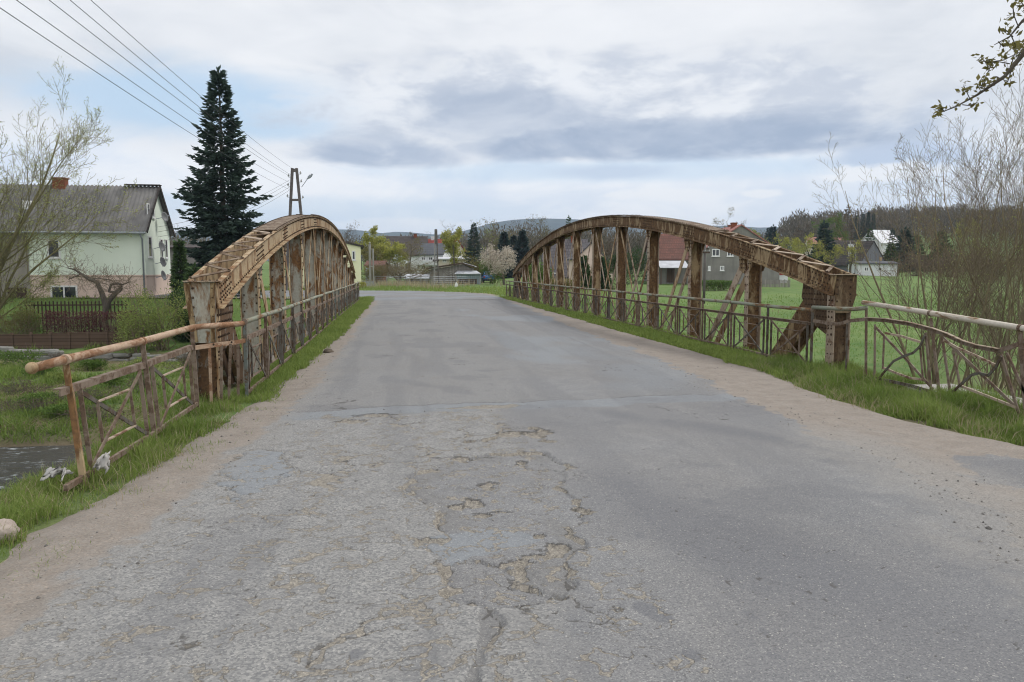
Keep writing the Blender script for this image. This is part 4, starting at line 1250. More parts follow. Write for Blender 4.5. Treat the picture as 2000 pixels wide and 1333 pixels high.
def join_q(parts):
    """[(V,F,matindex,v)] -> arrays"""
    Vs, Fs, Ms, As = [], [], [], []; b = 0
    for V, F, mi, v in parts:
        if len(F) == 0: continue
        Vs.append(V); Fs.append(F + b); Ms.append(np.full(len(F), mi)); b += len(V)
        As.append(np.repeat(v, 4) if len(v) * 4 == len(V) else np.full(len(V), .5))
    return np.concatenate(Vs), np.concatenate(Fs), np.concatenate(Ms), np.concatenate(As)


def grow(rng, stems, levels, kids, ang, ratio, wander=.16, up=.05, nseg=6, taper=.25, rmin=.004, start=.25, rr=.55):
    """branching skeleton; stems = [(pos, dir, length, radius)] -> segments by level, twig tips"""
    segs = []; tips = []

    def br(p, d, L, r, lv):
        n = max(2, nseg - lv); p = np.array(p, float); d = np.array(d, float); d /= np.linalg.norm(d)
        pts = [p]; dirs = [d]
        for i in range(n):
            d = d + rng.normal(size=3) * wander; d[2] += up; d /= np.linalg.norm(d)
            q = pts[-1] + d * L / n
            r0 = max(rmin, r * (1 - (1 - taper) * i / n)); r1 = max(rmin, r * (1 - (1 - taper) * (i + 1) / n))
            segs.append((*pts[-1], *q, r0, r1, lv)); pts.append(q); dirs.append(d)
        if lv >= levels:
            for q, dd in zip(pts[1:], dirs[1:]): tips.append((*q, *dd))
            return
        k = kids[lv]; k = int(k) + (rng.random() < k % 1)
        for j in range(k):
            t = start + (1 - start) * (j + rng.random()) / k
            i = min(int(t * n), n - 1); f = t * n - i
            q = pts[i] * (1 - f) + pts[i + 1] * f; dd = dirs[i + 1]
            ax = rng.normal(size=3); ax -= dd * ax.dot(dd); ax /= np.linalg.norm(ax) + 1e-9
            a = ang[lv] * rng.uniform(.7, 1.3)
            nd = dd * math.cos(a) + ax * math.sin(a)
            br(q, nd, L * ratio[lv] * rng.uniform(.65, 1.2) * (1.15 - .55 * t), max(rmin, r * (1 - (1 - taper) * t) * rr), lv + 1)
    for s in stems: br(*s, 0)
    return np.array(segs), np.array(tips)


def tree(name, label, cat, loc, G, bark, twig, leaf=None, nleaf=2, lsize=(.06, .03), spread=.08, group=None, trunk_lv=1, sides=5, lsel=1.0, seed=1, rz=0.0):
    rng = np.random.default_rng(seed)
    segs, tips = G
    T = empty(name, loc, label, cat, rz, group)
    tr = segs[segs[:, 8] <= trunk_lv - 1 + .01]; tw = segs[segs[:, 8] > trunk_lv - 1 + .01]
    V, F = seg_mesh(tr, 7); link('trunk', np_mesh('trunk', V, F, bark, smooth=True), T)
    parts = []
    big = tw[:, 6] > .02
    for S, n in ((tw[big], sides), (tw[~big], 3)):
        V, F = seg_mesh(S, n); parts.append((V, F, 0, np.zeros(1)))
    if leaf is not None:
        tp = tips[rng.random(len(tips)) < lsel]
        C = np.repeat(tp[:, :3], nleaf, 0); D = np.repeat(tp[:, 3:6], nleaf, 0)
        C = C + rng.normal(size=C.shape) * spread; D = unit(D * .5 + rng.normal(size=D.shape) * .8)
        V, F = leaf_mesh(C, D, lsize[0], lsize[1], rng)
        v = np.clip(np.repeat(rng.random(len(tp)), nleaf) * .6 + rng.random(len(C)) * .4, 0, 1)
        parts.append((V, F, 1, v))
    V, F, mi, a = join_q(parts)
    link('crown', np_mesh('crown', V, F, [twig, leaf or twig], {'v': a}, midx=mi), T)
    return T


def decid(seed, H, W, levels=3, kids=(9, 6, 5), trunk_frac=.32, r=.16, up=.06, lean=(0, 0), wander=.13, fork=3):
    """skeleton of an ordinary broad tree of height H and crown width W"""
    rng = np.random.default_rng(seed)
    stems = [((0, 0, -.2), (lean[0], lean[1], 1), H * .82, r)]
    s, t = grow(rng, stems, levels, kids, (.85, .75, .8), (W / H * .75, .55, .5), wander, up, 7, .22, max(.006, r * .05), trunk_frac, .5)
    zt = max(s[:, 5].max(), .1); k = H / zt
    s[:, [2, 5]] *= k; t[:, 2] *= k
    ww = np.percentile(np.abs(s[:, 3:5]), 97); kw = (W / 2) / max(ww, .1)
    for c in (0, 1, 3, 4): s[:, c] *= kw
    t[:, 0:2] *= kw
    return s, t


def conifer(name, label, loc, H, R, mat, seed=1, dense=1.0, bare=0.0, card=.34, group=None, gap=.0, tipup=.25, cat='tree', prof=1.0):
    rng = np.random.default_rng(seed)
    T = empty(name, loc, label, cat, 0, group)
    zs = np.linspace(0, H, 14)
    tr = np.array([(rng.normal() * .01, 0, zs[i], 0, 0, zs[i + 1], .018 * (H - zs[i]) + .02, .018 * (H - zs[i + 1]) + .015, 0) for i in range(13)])
    V, F = seg_mesh(tr, 7); link('trunk', np_mesh('trunk', V, F, M['bark'], smooth=True), T)
    C = []; D = []; S = []; sh = []
    z = H * .04 + bare * H
    while z < H * .985:
        f = z / H
        rad = R * min(1.0, (1 - f) / prof) ** 1.0 * (1 if f > .12 else .75 + 2 * f) * (.80 + .36 * rng.random())
        nb = max(4, int((5 + 5 * (1 - f)) * dense))
        a0 = rng.random() * 6.28
        for b in range(nb):
            if rng.random() < gap: continue
            a = a0 + 6.28 * b / nb + rng.normal() * .25
            L = rad * rng.uniform(.62, 1.14) + .12
            el = .55 * f ** 1.5 - .12 + rng.normal() * .08
            n = max(3, int(L / .22)); p = np.array([0, 0, z + rng.normal() * .08]); h = np.array([math.cos(a), math.sin(a), 0]); bs = rng.random()
            for i in range(n):
                t = i / n
                dz = math.sin(el) - .42 * math.sin(t * 2.6) * (1 - f) + tipup * t * t
                d = h * 1.0 + np.array([0, 0, dz]); d /= np.linalg.norm(d)
                q = p + d * L / n
                S.append((*p, *q, .012 * (1 - t) * (1 + 2 * (1 - f)) + .004, .012 * (1 - t) * (1 + 2 * (1 - f)) + .003))
                if t > .12:
                    wdt = (.16 + .34 * (1 - t)) * min(L, 2.2) * .42
                    side = np.array([-h[1], h[0], 0])
                    for k in range(int(round(5 * dense))):
                        sg = 1 if k % 2 else -1
                        C.append(p + (q - p) * rng.random() + side * sg * wdt * rng.uniform(0, 1) + np.array([0, 0, rng.normal() * .05]))
                        D.append(d * .8 + side * sg * rng.uniform(.2, .9) + np.array([0, 0, rng.uniform(-.55, .1)])); sh.append(.35 * bs + .65 * rng.random())
                p = q
            C.append(p); D.append(d); sh.append(.8)
        z += (.30 if H > 9 else .22 * max(H / 5, .5)) * rng.uniform(.8, 1.2) / max(dense, .6)
    for k in range(6):
        C.append(np.array([0, 0, H * (.97 + .005 * k)])); D.append(np.array([rng.normal() * .3, rng.normal() * .3, 1.])); sh.append(.5)
    C = np.array(C); D = unit(np.array(D)); sh = np.array(sh)
    V1, F1 = leaf_mesh(C, D, card, card * .36, rng); V2, F2 = leaf_mesh(C, D, card, card * .36, rng)
    V3, F3 = seg_mesh(np.array(S), 3)
    V, F, mi, a = join_q([(V1, F1, 1, sh), (V2, F2, 1, sh), (V3, F3, 0, np.zeros(1))])
    link('crown', np_mesh('crown', V, F, [M['bark'], mat], {'v': a}, midx=mi), T)
    return T


def bush(name, label, loc, size, mat, seed=1, n=2500, leaf=(.10, .05), lumps=7, stems=14, twig=None, group=None, flat=.0, cat='bush', fill=.55):
    """leafy shrub: leaves through a lumpy volume, thin stems inside"""
    rng = np.random.default_rng(seed); sx, sy, sz = size
    T = empty(name, loc, label, cat, 0, group)
    LC = np.stack([rng.uniform(-.55, .55, lumps) * sx / 2 * 1.2, rng.uniform(-.5, .5, lumps) * sy / 2 * 1.2, rng.uniform(.25, .80, lumps) * sz], 1)
    LR = rng.uniform(.20, .34, lumps)
    S = []
    for i in range(stems):
        e = LC[i % lumps] + rng.normal(size=3) * np.array([sx, sy, sz]) * .14; b = np.array([rng.normal() * sx * .06, rng.normal() * sy * .06, -.15]); m = (b + e) / 2 + rng.normal(size=3) * .08 * sz
        r = .010 + .004 * sz
        S += [(*b, *m, r, r * .7), (*m, *e, r * .7, r * .3)]
        for k in range(4):
            t = e + rng.normal(size=3) * np.array([sx, sy, sz]) * .12 + np.array([0, 0, .10 * sz]); S.append((*(m + (e - m) * rng.random()), *t, r * .4, r * .2))
    V, F = seg_mesh(np.array(S), 4); link('stems', np_mesh('stems', V, F, twig or M['twig_brown'], smooth=True), T)
    k = rng.integers(0, lumps, n); u = unit(rng.normal(size=(n, 3))); rr = rng.random(n) ** .42
    C = LC[k] + u * rr[:, None] * LR[k][:, None] * np.array([sx, sy, sz])
    g = fbm(C[:, 0] * 2.2 / sx * 2 + 9, C[:, 2] * 2.2 / sz * 2 + C[:, 1], seed) ; keep = (g > (1 - fill) * .75) & (C[:, 2] > .0)
    C = C[keep]; kk = k[keep]
    D = unit(u[keep] * .7 + rng.normal(size=C.shape) * .7 + np.array([0, 0, .25]))
    V, F = leaf_mesh(C, D, leaf[0], leaf[1], rng)
    v = np.clip(.25 + .4 * rng.random(lumps)[kk] + .35 * (rng.random(len(C)) - .3), 0, 1)
    link('foliage', np_mesh('foliage', V, F, mat, {'v': np.repeat(v, 4)}), T)
    return T


def blades(name, X, Y, Z, hgt, wid, mat, seed=1, lean=.35, bend=.5, v=None, label=None, D=None):
    rng = np.random.default_rng(seed); m = len(X)
    a = rng.random(m) * 2 * PI
    s = np.stack([np.cos(a), np.sin(a), np.zeros(m)], 1)
    ld = rng.random(m) * 2 * PI; lv = np.abs(rng.normal(size=m)) * lean
    L = np.stack([np.cos(ld) * lv, np.sin(ld) * lv, np.ones(m)], 1); L = unit(L)
    if D is not None: L = unit(L + D)
    p = np.stack([X, Y, Z], 1); h = np.broadcast_to(np.asarray(hgt, float), (m,))[:, None]; w = np.broadcast_to(np.asarray(wid, float), (m,))[:, None]
    mid = p + L * h * .55
    L2 = unit(L + np.stack([np.cos(ld), np.sin(ld), -np.ones(m) * .6], 1) * (rng.random(m) * bend)[:, None])
    tip = mid + L2 * h * .5
    V = np.stack([p - s * w * .5, p + s * w * .5, mid - s * w * .4, mid + s * w * .4, tip - s * w * .06, tip + s * w * .06], 1).reshape(-1, 3)
    b = np.arange(m)[:, None] * 6
    F = np.concatenate([b + np.array([[0, 1, 3, 2]]), b + np.array([[2, 3, 5, 4]])], 0)
    vv = rng.random(m) if v is None else np.clip(v + rng.normal(size=m) * .18, 0, 1)
    o = link(name, np_mesh(name, V, F, mat, {'v': np.repeat(vv, 6)}))
    tag(o, label, 'grass', kind='stuff')
    return o


def scatter(n, x0, x1, y0, y1, dens, seed):
    rng = np.random.default_rng(seed)
    x = rng.uniform(x0, x1, n); y = rng.uniform(y0, y1, n)
    k = rng.random(n) < dens(x, y)
    return x[k], y[k]


# ------------------------------------------------------------------ grass
def gl(y): return np.interp(y, *GL)
def gr(y): return np.interp(y, *GR)


def near_grass():
    # left verge and the slope towards the river
    cl = lambda x, y: fbm(x * 1.8, y * 1.8, 71)
    def dl(x, y):
        e = gl(y) - x + (fbm(x * 2.1, y * 2.1, 15) - .5) * 1.0
        s = sstep(-.02, .30, e)
        return s * np.clip(1.25 - .085 * y, .12, 1) * (.14 + 1.0 * sstep(.34, .56, cl(x, y)))
    x, y = scatter(200000, -5.5, -1.3, 2.2, 13.5, dl, 3)
    z = height(x, y); e = gl(y) - x
    h = (.03 + .115 * sstep(0, .5, e) * sstep(.25, .75, cl(x, y)) * (0.6 + cl(x, y))) * np.random.default_rng(1).uniform(.55, 1.35, len(x))
    blades('verge_grass', x, y, z, h, np.clip(.0010 * np.hypot(x, y), .004, .012), M['grass'], 5, .38, .8, v=.08 + .85 * (fbm(x * 1.6, y * 1.6, 8)), label='fresh green verge grass left of the sandy road edge')
    kd = np.random.default_rng(50).random(len(x)) < .14
    rd = np.random.default_rng(51); dx_, dy_ = x[kd] + rd.normal(size=kd.sum()) * .03, y[kd] + rd.normal(size=kd.sum()) * .03
    blades('dry_verge_grass', dx_, dy_, height(dx_, dy_), rd.uniform(.06, .22, len(dx_)), .0045, M['grass_dry'], 52, .8, .9, label='dry straw stalks among the left verge grass')
    # right verge
    def dr(x, y):
        e = x - gr(y) + (fbm(x * 2.1, y * 2.1, 25) - .5) * .95
        return sstep(-.02, .28, e) * np.clip(1.3 - .06 * y, .2, 1) * (.16 + 1.0 * sstep(.34, .56, cl(x, y)))
    x, y = scatter(190000, 5.3, 9.8, 4.2, 13.5, dr, 4)
    z = np.maximum(height(x, y), np.where((y > 9.2) & (x < 7.25), -.05, -9)); e = x - gr(y)
    h = (.04 + .15 * sstep(0, .6, e) * sstep(.25, .75, cl(x, y)) * (0.6 + cl(x, y))) * np.random.default_rng(2).uniform(.55, 1.35, len(x))
    blades('verge_grass', x, y, z, h, np.clip(.0010 * np.hypot(x, y), .004, .012), M['grass'], 6, .42, .9, v=.08 + .80 * (fbm(x * 1.6, y * 1.6, 18)), label='long fresh verge grass right of the road by the buckled railing')
    kd = np.random.default_rng(53).random(len(x)) < .12
    blades('dry_verge_grass', x[kd], y[kd] + .02, z[kd], np.random.default_rng(54).uniform(.08, .28, kd.sum()), .005, M['grass_dry'], 55, .8, .9, label='dry straw stalks among the right verge grass')
    # strips along the railings on the bridge
    X = []; Y = []
    for k, (a, b, lo) in enumerate(((-2.2, -.9, True), (5.7, 7.28, False))):
        def ds(x, y):
            e = (gl(y) - x) if lo else (x - gr(y)); e = e + (fbm(x * 3, y * 1.7, 35) - .5) * .42
            return sstep(-.02, .14, e) * np.clip(14 / y, .18, 1)
        x, y = scatter(90000, a, b, 10.4 if lo else 11.5, 49, ds, 7 + k); X.append(x); Y.append(y)
    X = np.concatenate(X); Y = np.concatenate(Y)
    h = (.05 + .12 * fbm(X * 2, Y * 1.3, 51)) * np.random.default_rng(9).uniform(.6, 1.4, len(X))
    blades('bridge_grass', X, Y, np.full(len(X), -.045), h, np.clip(.00105 * Y, .006, .03), M['grass'], 8, .35, .7, v=.38 + .5 * fbm(X * 1.1, Y * .6, 61), label='bright green grass growing along both railings of the bridge')
    # low ragged grass creeping into the sand
    x, y = scatter(16000, -2.4, -1.2, 3, 12, lambda x, y: sstep(.30, .0, np.abs(gl(y) - x + .05)) * sstep(.55, .7, fbm(x * 4, y * 4, 81)) * .8, 12)
    blades('sand_grass', x, y, np.full(len(x), -.03), .05 * np.random.default_rng(3).uniform(.6, 1.6, len(x)), .004, M['grass'], 13, .7, .9, label='sparse grass tufts creeping onto the sand')


near_grass()


def loose_stones():
    rng = np.random.default_rng(88)
    x = rng.uniform(-2.4, 6.6, 90000); y = 2.2 + rng.random(90000) ** 1.5 * 22
    xl = np.interp(y, *XL); xr = np.interp(y, *XR); g = np.interp(y, *GR); l = np.interp(y, *GL)
    e = np.maximum(xl - x, x - xr)
    p = sstep(-.35, .05, e) * sstep(1.2, .1, e) * .35 + np.exp(-((x - .75) / .6) ** 2 - ((y - 5.2) / 1.6) ** 2) * .06 + np.exp(-((y - 9.2) / .25) ** 2) * .06
    p = p * ((x > l - .1) & (x < g + .15)) * (.3 + 1.2 * sstep(.4, .6, fbm(x * 2, y * 2, 300)))
    k = rng.random(len(x)) < p * .45; x, y = x[k], y[k]; m = len(x)
    at_, z = road_fields(x, y)
    s = .0035 + .011 * rng.random(m) ** 3 + (rng.random(m) < .012) * rng.uniform(.004, .016, m)
    O = np.array([(1, 0, 0), (0, 1, 0), (-1, 0, 0), (0, -1, 0), (0, 0, .75), (0, 0, -.75)], float)
    R = rng.uniform(.65, 1.2, (m, 6, 1)); a = rng.random(m) * 6.28; ca, sa = np.cos(a)[:, None], np.sin(a)[:, None]
    Vv = O[None] * R; Vx = Vv[..., 0] * ca - Vv[..., 1] * sa * .8; Vy = Vv[..., 0] * sa + Vv[..., 1] * ca * .8
    V = np.stack([Vx * s[:, None] + x[:, None], Vy * s[:, None] + y[:, None], Vv[..., 2] * s[:, None] + (z + .2 * s)[:, None]], -1).reshape(-1, 3)
    f = np.array([(0, 1, 4), (1, 2, 4), (2, 3, 4), (3, 0, 4), (1, 0, 5), (2, 1, 5), (3, 2, 5), (0, 3, 5)])
    F = (np.arange(m)[:, None, None] * 6 + f[None]).reshape(-1, 3)
    o = link('loose_gravel', np_mesh('loose_gravel', V, F, m_leaf('gravel', (.085, .08, .075), (.40, .375, .34), trans=0, rough=.9), {'v': np.repeat(rng.random(m), 6)}))
    tag(o, 'loose grit and small stones along the broken road edges', 'gravel', kind='stuff')


loose_stones()


def far_grass():
    c = lambda x, y: fbm(x * .45, y * .6, 171)
    x, y = scatter(90000, -34, -2.6, 25.8, 44, lambda x, y: sstep(.30, .55, c(x, y)) * (x > -34) * sstep(-2.4, -3.6, x) * np.where((y > 40.2) & (y < 41.6), 0, 1), 21)
    z = height(x, y); k = z > -3.75; x, y, z = x[k], y[k], z[k]
    blades('bank_grass', x, y, z - .04, np.random.default_rng(4).uniform(.10, .36, len(x)) * (.6 + 1.1 * sstep(.45, .65, fbm(x * .8, y * .8, 44))), np.random.default_rng(5).uniform(.02, .045, len(x)), M['grass'], 22, .5, .9, v=.15 + .55 * fbm(x * .3, y * .3, 5), label='lush green grass on the far river bank')
    x, y = scatter(42000, -34, -2.6, 25.8, 41, lambda x, y: sstep(.56, .66, fbm(x * .35, y * .8, 31)) + .5 * sstep(36.5, 38.6, y) * (y < 40.2) * sstep(.4, .55, c(y, x)), 23)
    z = height(x, y); k = z > -3.8; x, y, z = x[k], y[k], z[k]; D = np.stack([np.full(len(x), .9), np.full(len(x), -.4), np.full(len(x), -.55)], 1)
    blades('dry_bank_grass', x, y, z, np.random.default_rng(6).uniform(.25, .75, len(x)), .022, M['grass_dry'], 24, .6, .9, label='flattened straw coloured grass on the far river bank', D=D)
    # meadow
    c2 = lambda x, y: fbm(x * .12, y * .2, 271)
    x, y = scatter(120000, 7.8, 80, 27, 120, lambda x, y: sstep(75, 40, y) * (.35 + sstep(.25, .6, c2(x, y))) * (x > 8.5 + (y - 48) * .12 * (y > 48)), 31)
    z = height(x, y); d = np.hypot(x, y)
    blades('meadow_grass', x, y, z - .03, np.random.default_rng(7).uniform(.06, .20, len(x)) * (1 + d / 150), .0007 * d, M['meadow'], 32, .45, .9, v=.30 + .6 * fbm(x * .25, y * .3, 15), label='wide green meadow grass beyond the right truss')
    x, y = scatter(7000, 7.8, 80, 27, 122, lambda x, y: sstep(70, 40, y) * sstep(.52, .7, fbm(x * .16, y * .3, 33)), 33)
    z = height(x, y); d = np.hypot(x, y)
    blades('dry_meadow_grass', x, y, z - .02, np.random.default_rng(8).uniform(.15, .4, len(x)) * (1 + d / 200), .0007 * d, M['grass_dry'], 34, .5, .9, label='pale dry stalks standing in the meadow')
    # verge beyond the bend
    def dv(x, y):
        d = dist_poly(x, y, ROAD_POLY); return sstep(.6, 1.0, d) * sstep(16, 6, d)
    x, y = scatter(60000, -34, 26, 45, 86, dv, 41)
    z = height(x, y)
    blades('roadside_grass', x, y, z - .03, np.random.default_rng(10).uniform(.10, .32, len(x)), .045, M['grass'], 42, .4, .8, v=.45 + .4 * fbm(x * .3, y * .3, 95), label='green roadside grass on the outside of the bend')
    x, y = scatter(9000, -6, 24, 69, 88, lambda x, y: sstep(.5, .62, fbm(x * .3, y * .3, 99)), 43)
    blades('dry_roadside_grass', x, y, height(x, y), np.random.default_rng(11).uniform(.3, .8, len(x)), .035, M['grass_dry'], 44, .3, .6, label='tall pale dry grass in front of the sheds')


far_grass()
# ------------------------------------------------------------------ plants set out
def H_at(px, py, depth, loc): return at(px, py, depth).z - loc.z


# the tall spruce beside the pale green house
L = on(440, 52)
conifer('spruce_tree', 'tall dark spruce rising beside the pale green house', L, H_at(440, 136, 52, L), 2.2, M['needle'], seed=3, dense=1.15, card=.40, gap=.12, tipup=.6, prof=.55)

# willow at the left edge
def willow():
    rng = np.random.default_rng(5)
    st = []
    for (dx, dy, L_, r) in ((-.30, .1, 10.5, .17), (.02, .0, 12.0, .17), (.12, .1, 12.6, .16), (.22, -.1, 11.5, .13), (.34, .05, 9.5, .10), (-.6, 0, 9.5, .12), (.06, -.15, 12.8, .11), (.17, .2, 12.2, .10), (.28, .05, 10.4, .09), (.50, -.2, 7.0, .07), (.7, .1, 5.0, .05), (-.1, -.3, 10.0, .12), (.42, .25, 10, .10)):
        st.append(((rng.normal() * .3, rng.normal() * .3, -.2), (dx, dy, 1), L_, r))
    G = grow(rng, st, 3, (13, 7, 5), (.50, .6, .7), (.40, .5, .45), .10, .05, 8, .15, .0075, .20, .36)
    return G
L = on(-60, 41.5)
tree('willow_tree', 'big multi stemmed willow with sparse yellow green buds at the left edge', 'tree', L, willow(), M['bark_olive'], M['bark_olive'], M['leaf_bud'], 2, (.10, .036), .07, lsel=.42, seed=5)

# bare shrubs right of the road
def fan(seed, H, n=11, W=.55, lean=-.06):
    rng = np.random.default_rng(seed); st = []
    for i in range(n):
        a = rng.random() * 6.28; q = W * rng.random() ** .6
        st.append(((rng.normal() * .09, rng.normal() * .09, -.2), (math.cos(a) * q + lean, math.sin(a) * q, 1), H * rng.uniform(.75, 1.12), .025 * rng.uniform(.7, 1.5)))
    return grow(rng, st, 3, (9, 7, 5), (.46, .55, .65), (.44, .46, .42), .07, .05, 8, .13, .0021, .20, .46)
for i, (px, dp, ty, W, lab) in enumerate(((1845, 14.2, 200, .46, 'bare multi stemmed shrub nearest the brown truss, its twigs fanning out over the meadow'),
                                          (1940, 15.5, 120, .42, 'tall bare shrub behind the buckled railing, second from the truss'),
                                          (2030, 14.0, 60, .55, 'bare shrub cut off by the right edge behind the railing'),
                                          (1905, 19.0, 250, .42, 'bare shrub further back between the two nearest ones'),
                                          (1985, 21.0, 170, .50, 'rearmost bare shrub at the right edge above the river'))):
    L = on(px, dp)
    if L.z < -2.6: L.z = -2.6
    hh = at(px, ty, dp).z - L.z
    tree('bare_shrub', lab, 'shrub', L, fan(50 + i, hh * .80, (10, 9, 9, 4, 5)[i], W, -.04 if i == 0 else .02), M['bark_willow'], M['twig_brown'], M['leaf_bud'], 1, (.03, .012), .02, group='bare shrubs right of the road', lsel=.10, seed=60 + i)

# maple bough hanging into the top right corner from a trunk beside the road
def maple():
    rng = np.random.default_rng(9)
    L = Vector((8.6, 5.2, gz(8.6, 5.2)))
    T = empty('tree', L, 'leafy bough with fresh opening leaves hanging into the top right corner', 'tree')
    m = MB(); m.tube([(0, 0, -.2), (.03, .02, 1.6), (-.05, .1, 3.2), (-.02, .1, 4.6), (.1, .2, 6.5), (.1, .1, 9)], [.20, .17, .155, .13, .10, .03], 10); m.build('trunk', M['bark'], T, smooth=True)
    def Q(px, py, d): return at(px, py, d) - L
    main = [Vector((-.05, .1, 3.3)), Q(2090, 20, 6.6), Q(2005, 98, 6.8), Q(1962, 150, 6.9), Q(1910, 185, 7.0), Q(1868, 208, 7.05), Q(1828, 224, 7.1)]
    b2 = [Vector((-.03, .1, 3.9)), Q(2110, -60, 6.2), Q(2040, 5, 6.2), Q(1998, 40, 6.25), Q(1972, 72, 6.3), Q(1942, 88, 6.3)]
    segs = []; tips = []
    for P, r in ((main, .030), (b2, .020)):
        for i in range(len(P) - 1):
            k = len(P) - 1
            segs.append((*P[i], *P[i + 1], r * (1 - i / k) ** 1.3 + .004, r * (1 - (i + 1) / k) ** 1.3 + .003))
    side = [((1985, 112), (1990, 92)), ((1962, 150), (1975, 128), (1985, 95)), ((1990, 103), (1960, 118), (1925, 122), (1915, 112)), ((1985, 118), (1995, 98), (2000, 92)), ((1955, 152), (1935, 166), (1915, 172), (1935, 130)),
            ((1920, 180), (1925, 165), (1918, 155)), ((1895, 195), (1888, 180), (1882, 168)), ((1945, 150), (1968, 160), (1975, 140)), ((1880, 205), (1895, 207), (1902, 203)),
            ((1972, 125), (1945, 120), (1930, 128)), ((1845, 218), (1838, 212), (1832, 214)), ((1978, 72), (1968, 62), (1962, 58)), ((1990, 55), (1980, 30), (1978, 8)), ((1950, 82), (1960, 92), (1972, 80)), ((1998, 45), (2005, 20), (1995, 5)), ((1975, 70), (1985, 92), (1980, 100))]
    for s in side:
        dep = 6.95 if s[0][1] > 100 else 6.3
        P = [Q(x, y, dep + rng.normal() * .05) for x, y in s]
        for i in range(len(P) - 1): segs.append((*P[i], *P[i + 1], .0045, .0035))
        for p in P[1:]: tips.append((*p, *(P[-1] - P[0]).normalized()))
    tips.append((*main[-1], -.6, .1, -.2)); tips.append((*main[-2], -.3, .1, .3))
    V, F = seg_mesh(np.array(segs), 6)
    t = np.array(tips); C = np.repeat(t[:, :3], 11, 0) + rng.normal(size=(len(t) * 11, 3)) * .024; D = unit(rng.normal(size=C.shape) + np.array([0, 0, .5]))
    V2, F2 = leaf_mesh(C, D, .050, .028, rng)
    V, F, mi, a = join_q([(V, F, 0, np.zeros(1)), (V2, F2, 1, rng.random(len(C)))])
    link('crown', np_mesh('crown', V, F, [M['bark'], M['leaf_olive']], {'v': a}, midx=mi), T)
maple()

# garden in front of the pale green house
def pruned():
    L = on(207, 42.5); rng = np.random.default_rng(4)
    T = empty('apple_tree', L, 'hard pruned old apple tree with two crooked limbs in front of the pink house wall', 'tree')
    def Q(px, py, d=42.5): return at(px, py, d) - L
    limbs = [([Q(203, 640), Q(207, 600), Q(200, 575), Q(190, 552), Q(172, 545), Q(158, 535), Q(146, 527), Q(133, 524)], .20), ([Q(206, 615), Q(212, 590), Q(222, 576), Q(236, 565), Q(228, 572), Q(213, 570), Q(217, 556), Q(228, 554), Q(240, 556), Q(252, 552)], .17),
             ([Q(163, 537), Q(178, 545), Q(200, 545), Q(218, 548)], .05), ([Q(158, 535), Q(150, 540), Q(135, 545)], .05), ([Q(236, 563), Q(238, 556)], .10)]
    m = MB(); segs = []; st = []
    for P, r in limbs:
        m.tube(P, [max(r * (1 - .85 * i / (len(P) - 1)), .03) * .9 for i in range(len(P))], 7)
        for i in range(2 if r > .1 else 1, len(P)):
            for k in range(6):
                d = rng.normal(size=3) * (1, .6, .8); d[2] += .35
                st.append((np.array(P[i]) + rng.normal(size=3) * .05, d, rng.uniform(.5, 1.3), .014))
    m.build('trunk', M['bark'], T, smooth=True)
    s, t = grow(rng, st, 1, (4,), (.7,), (.6,), .2, .02, 5, .3, .006, .2, .6)
    V, F = seg_mesh(s, 3)
    link('crown', np_mesh('crown', V, F, M['twig_brown']), T)
pruned()


def hedge(name, label, a, b, w, h, mat, seed, n, leaf=(.09, .05), twigs=260, group=None, twig=None):
    """clipped row of one kind: upright stems and small leaves"""
    rng = np.random.default_rng(seed); d = b - a; Ln = math.hypot(d.x, d.y)
    T = empty(name, a, label, 'hedge', math.atan2(d.y, d.x), group)
    x = rng.uniform(0, Ln, twigs); y = rng.normal(size=twigs) * w * .22
    zb = np.interp(x, [0, Ln], [-.1, b.z - a.z - .1])
    top = h * rng.uniform(.7, 1.05, twigs)
    S = np.stack([x, y, zb, x + rng.normal(size=twigs) * .18, y + rng.normal(size=twigs) * .12, zb + top, np.full(twigs, .013), np.full(twigs, .005)], 1)
    V, F = seg_mesh(S, 3); link('stems', np_mesh('stems', V, F, twig or M['twig_brown']), T)
    cx = rng.uniform(-.1, Ln + .1, n); cz = rng.random(n) ** .62 * h * (.92 + .12 * fbm(cx * .9, cx * 0, seed)); cy = rng.uniform(-.5, .5, n) * w
    k = fbm(cx * 1.6, cz * 1.9, seed + 3) > .40 - .22 * (cz / h)
    cx, cy, cz = cx[k], cy[k], cz[k]
    C = np.stack([cx, cy, cz + np.interp(cx, [0, Ln], [0, b.z - a.z])], 1); D = unit(rng.normal(size=C.shape) + np.array([0, 0, .4]))
    V, F = leaf_mesh(C, D, leaf[0], leaf[1], rng)
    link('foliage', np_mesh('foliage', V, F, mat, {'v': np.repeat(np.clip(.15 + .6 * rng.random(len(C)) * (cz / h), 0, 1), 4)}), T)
    return T


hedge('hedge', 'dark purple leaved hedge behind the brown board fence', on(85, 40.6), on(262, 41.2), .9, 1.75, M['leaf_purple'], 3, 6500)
bush('bush', 'airy light green bush at the corner of the pale green house', on(308, 39.5), (3.2, 2.6, 3.5), M['leaf_light'], 11, 6500, (.10, .045), 11, 26)
bush('bush', 'second light green bush leaning over the end of the board fence', on(262, 38.6), (2.0, 1.8, 2.3), M['leaf_light'], 12, 3000, (.09, .04), 8, 18)
L = on(380, 43)
conifer('conifer', 'dark juniper like conifer between the house corner and the left truss', L, H_at(380, 522, 43, L), 1.5, M['needle_green'], 8, 1.5, card=.28, gap=.02)
L = on(352, 47)
conifer('conifer', 'slim pointed conifer right beside the house gable', L, H_at(352, 472, 47, L), .55, M['needle_green'], 9, 1.3, card=.24)
bush('bush', 'dense dark green bush half hidden behind the left end post', on(385, 41), (2.4, 2.2, 2.9), M['leaf_dark'], 13, 5000, (.10, .06), 9, 14)
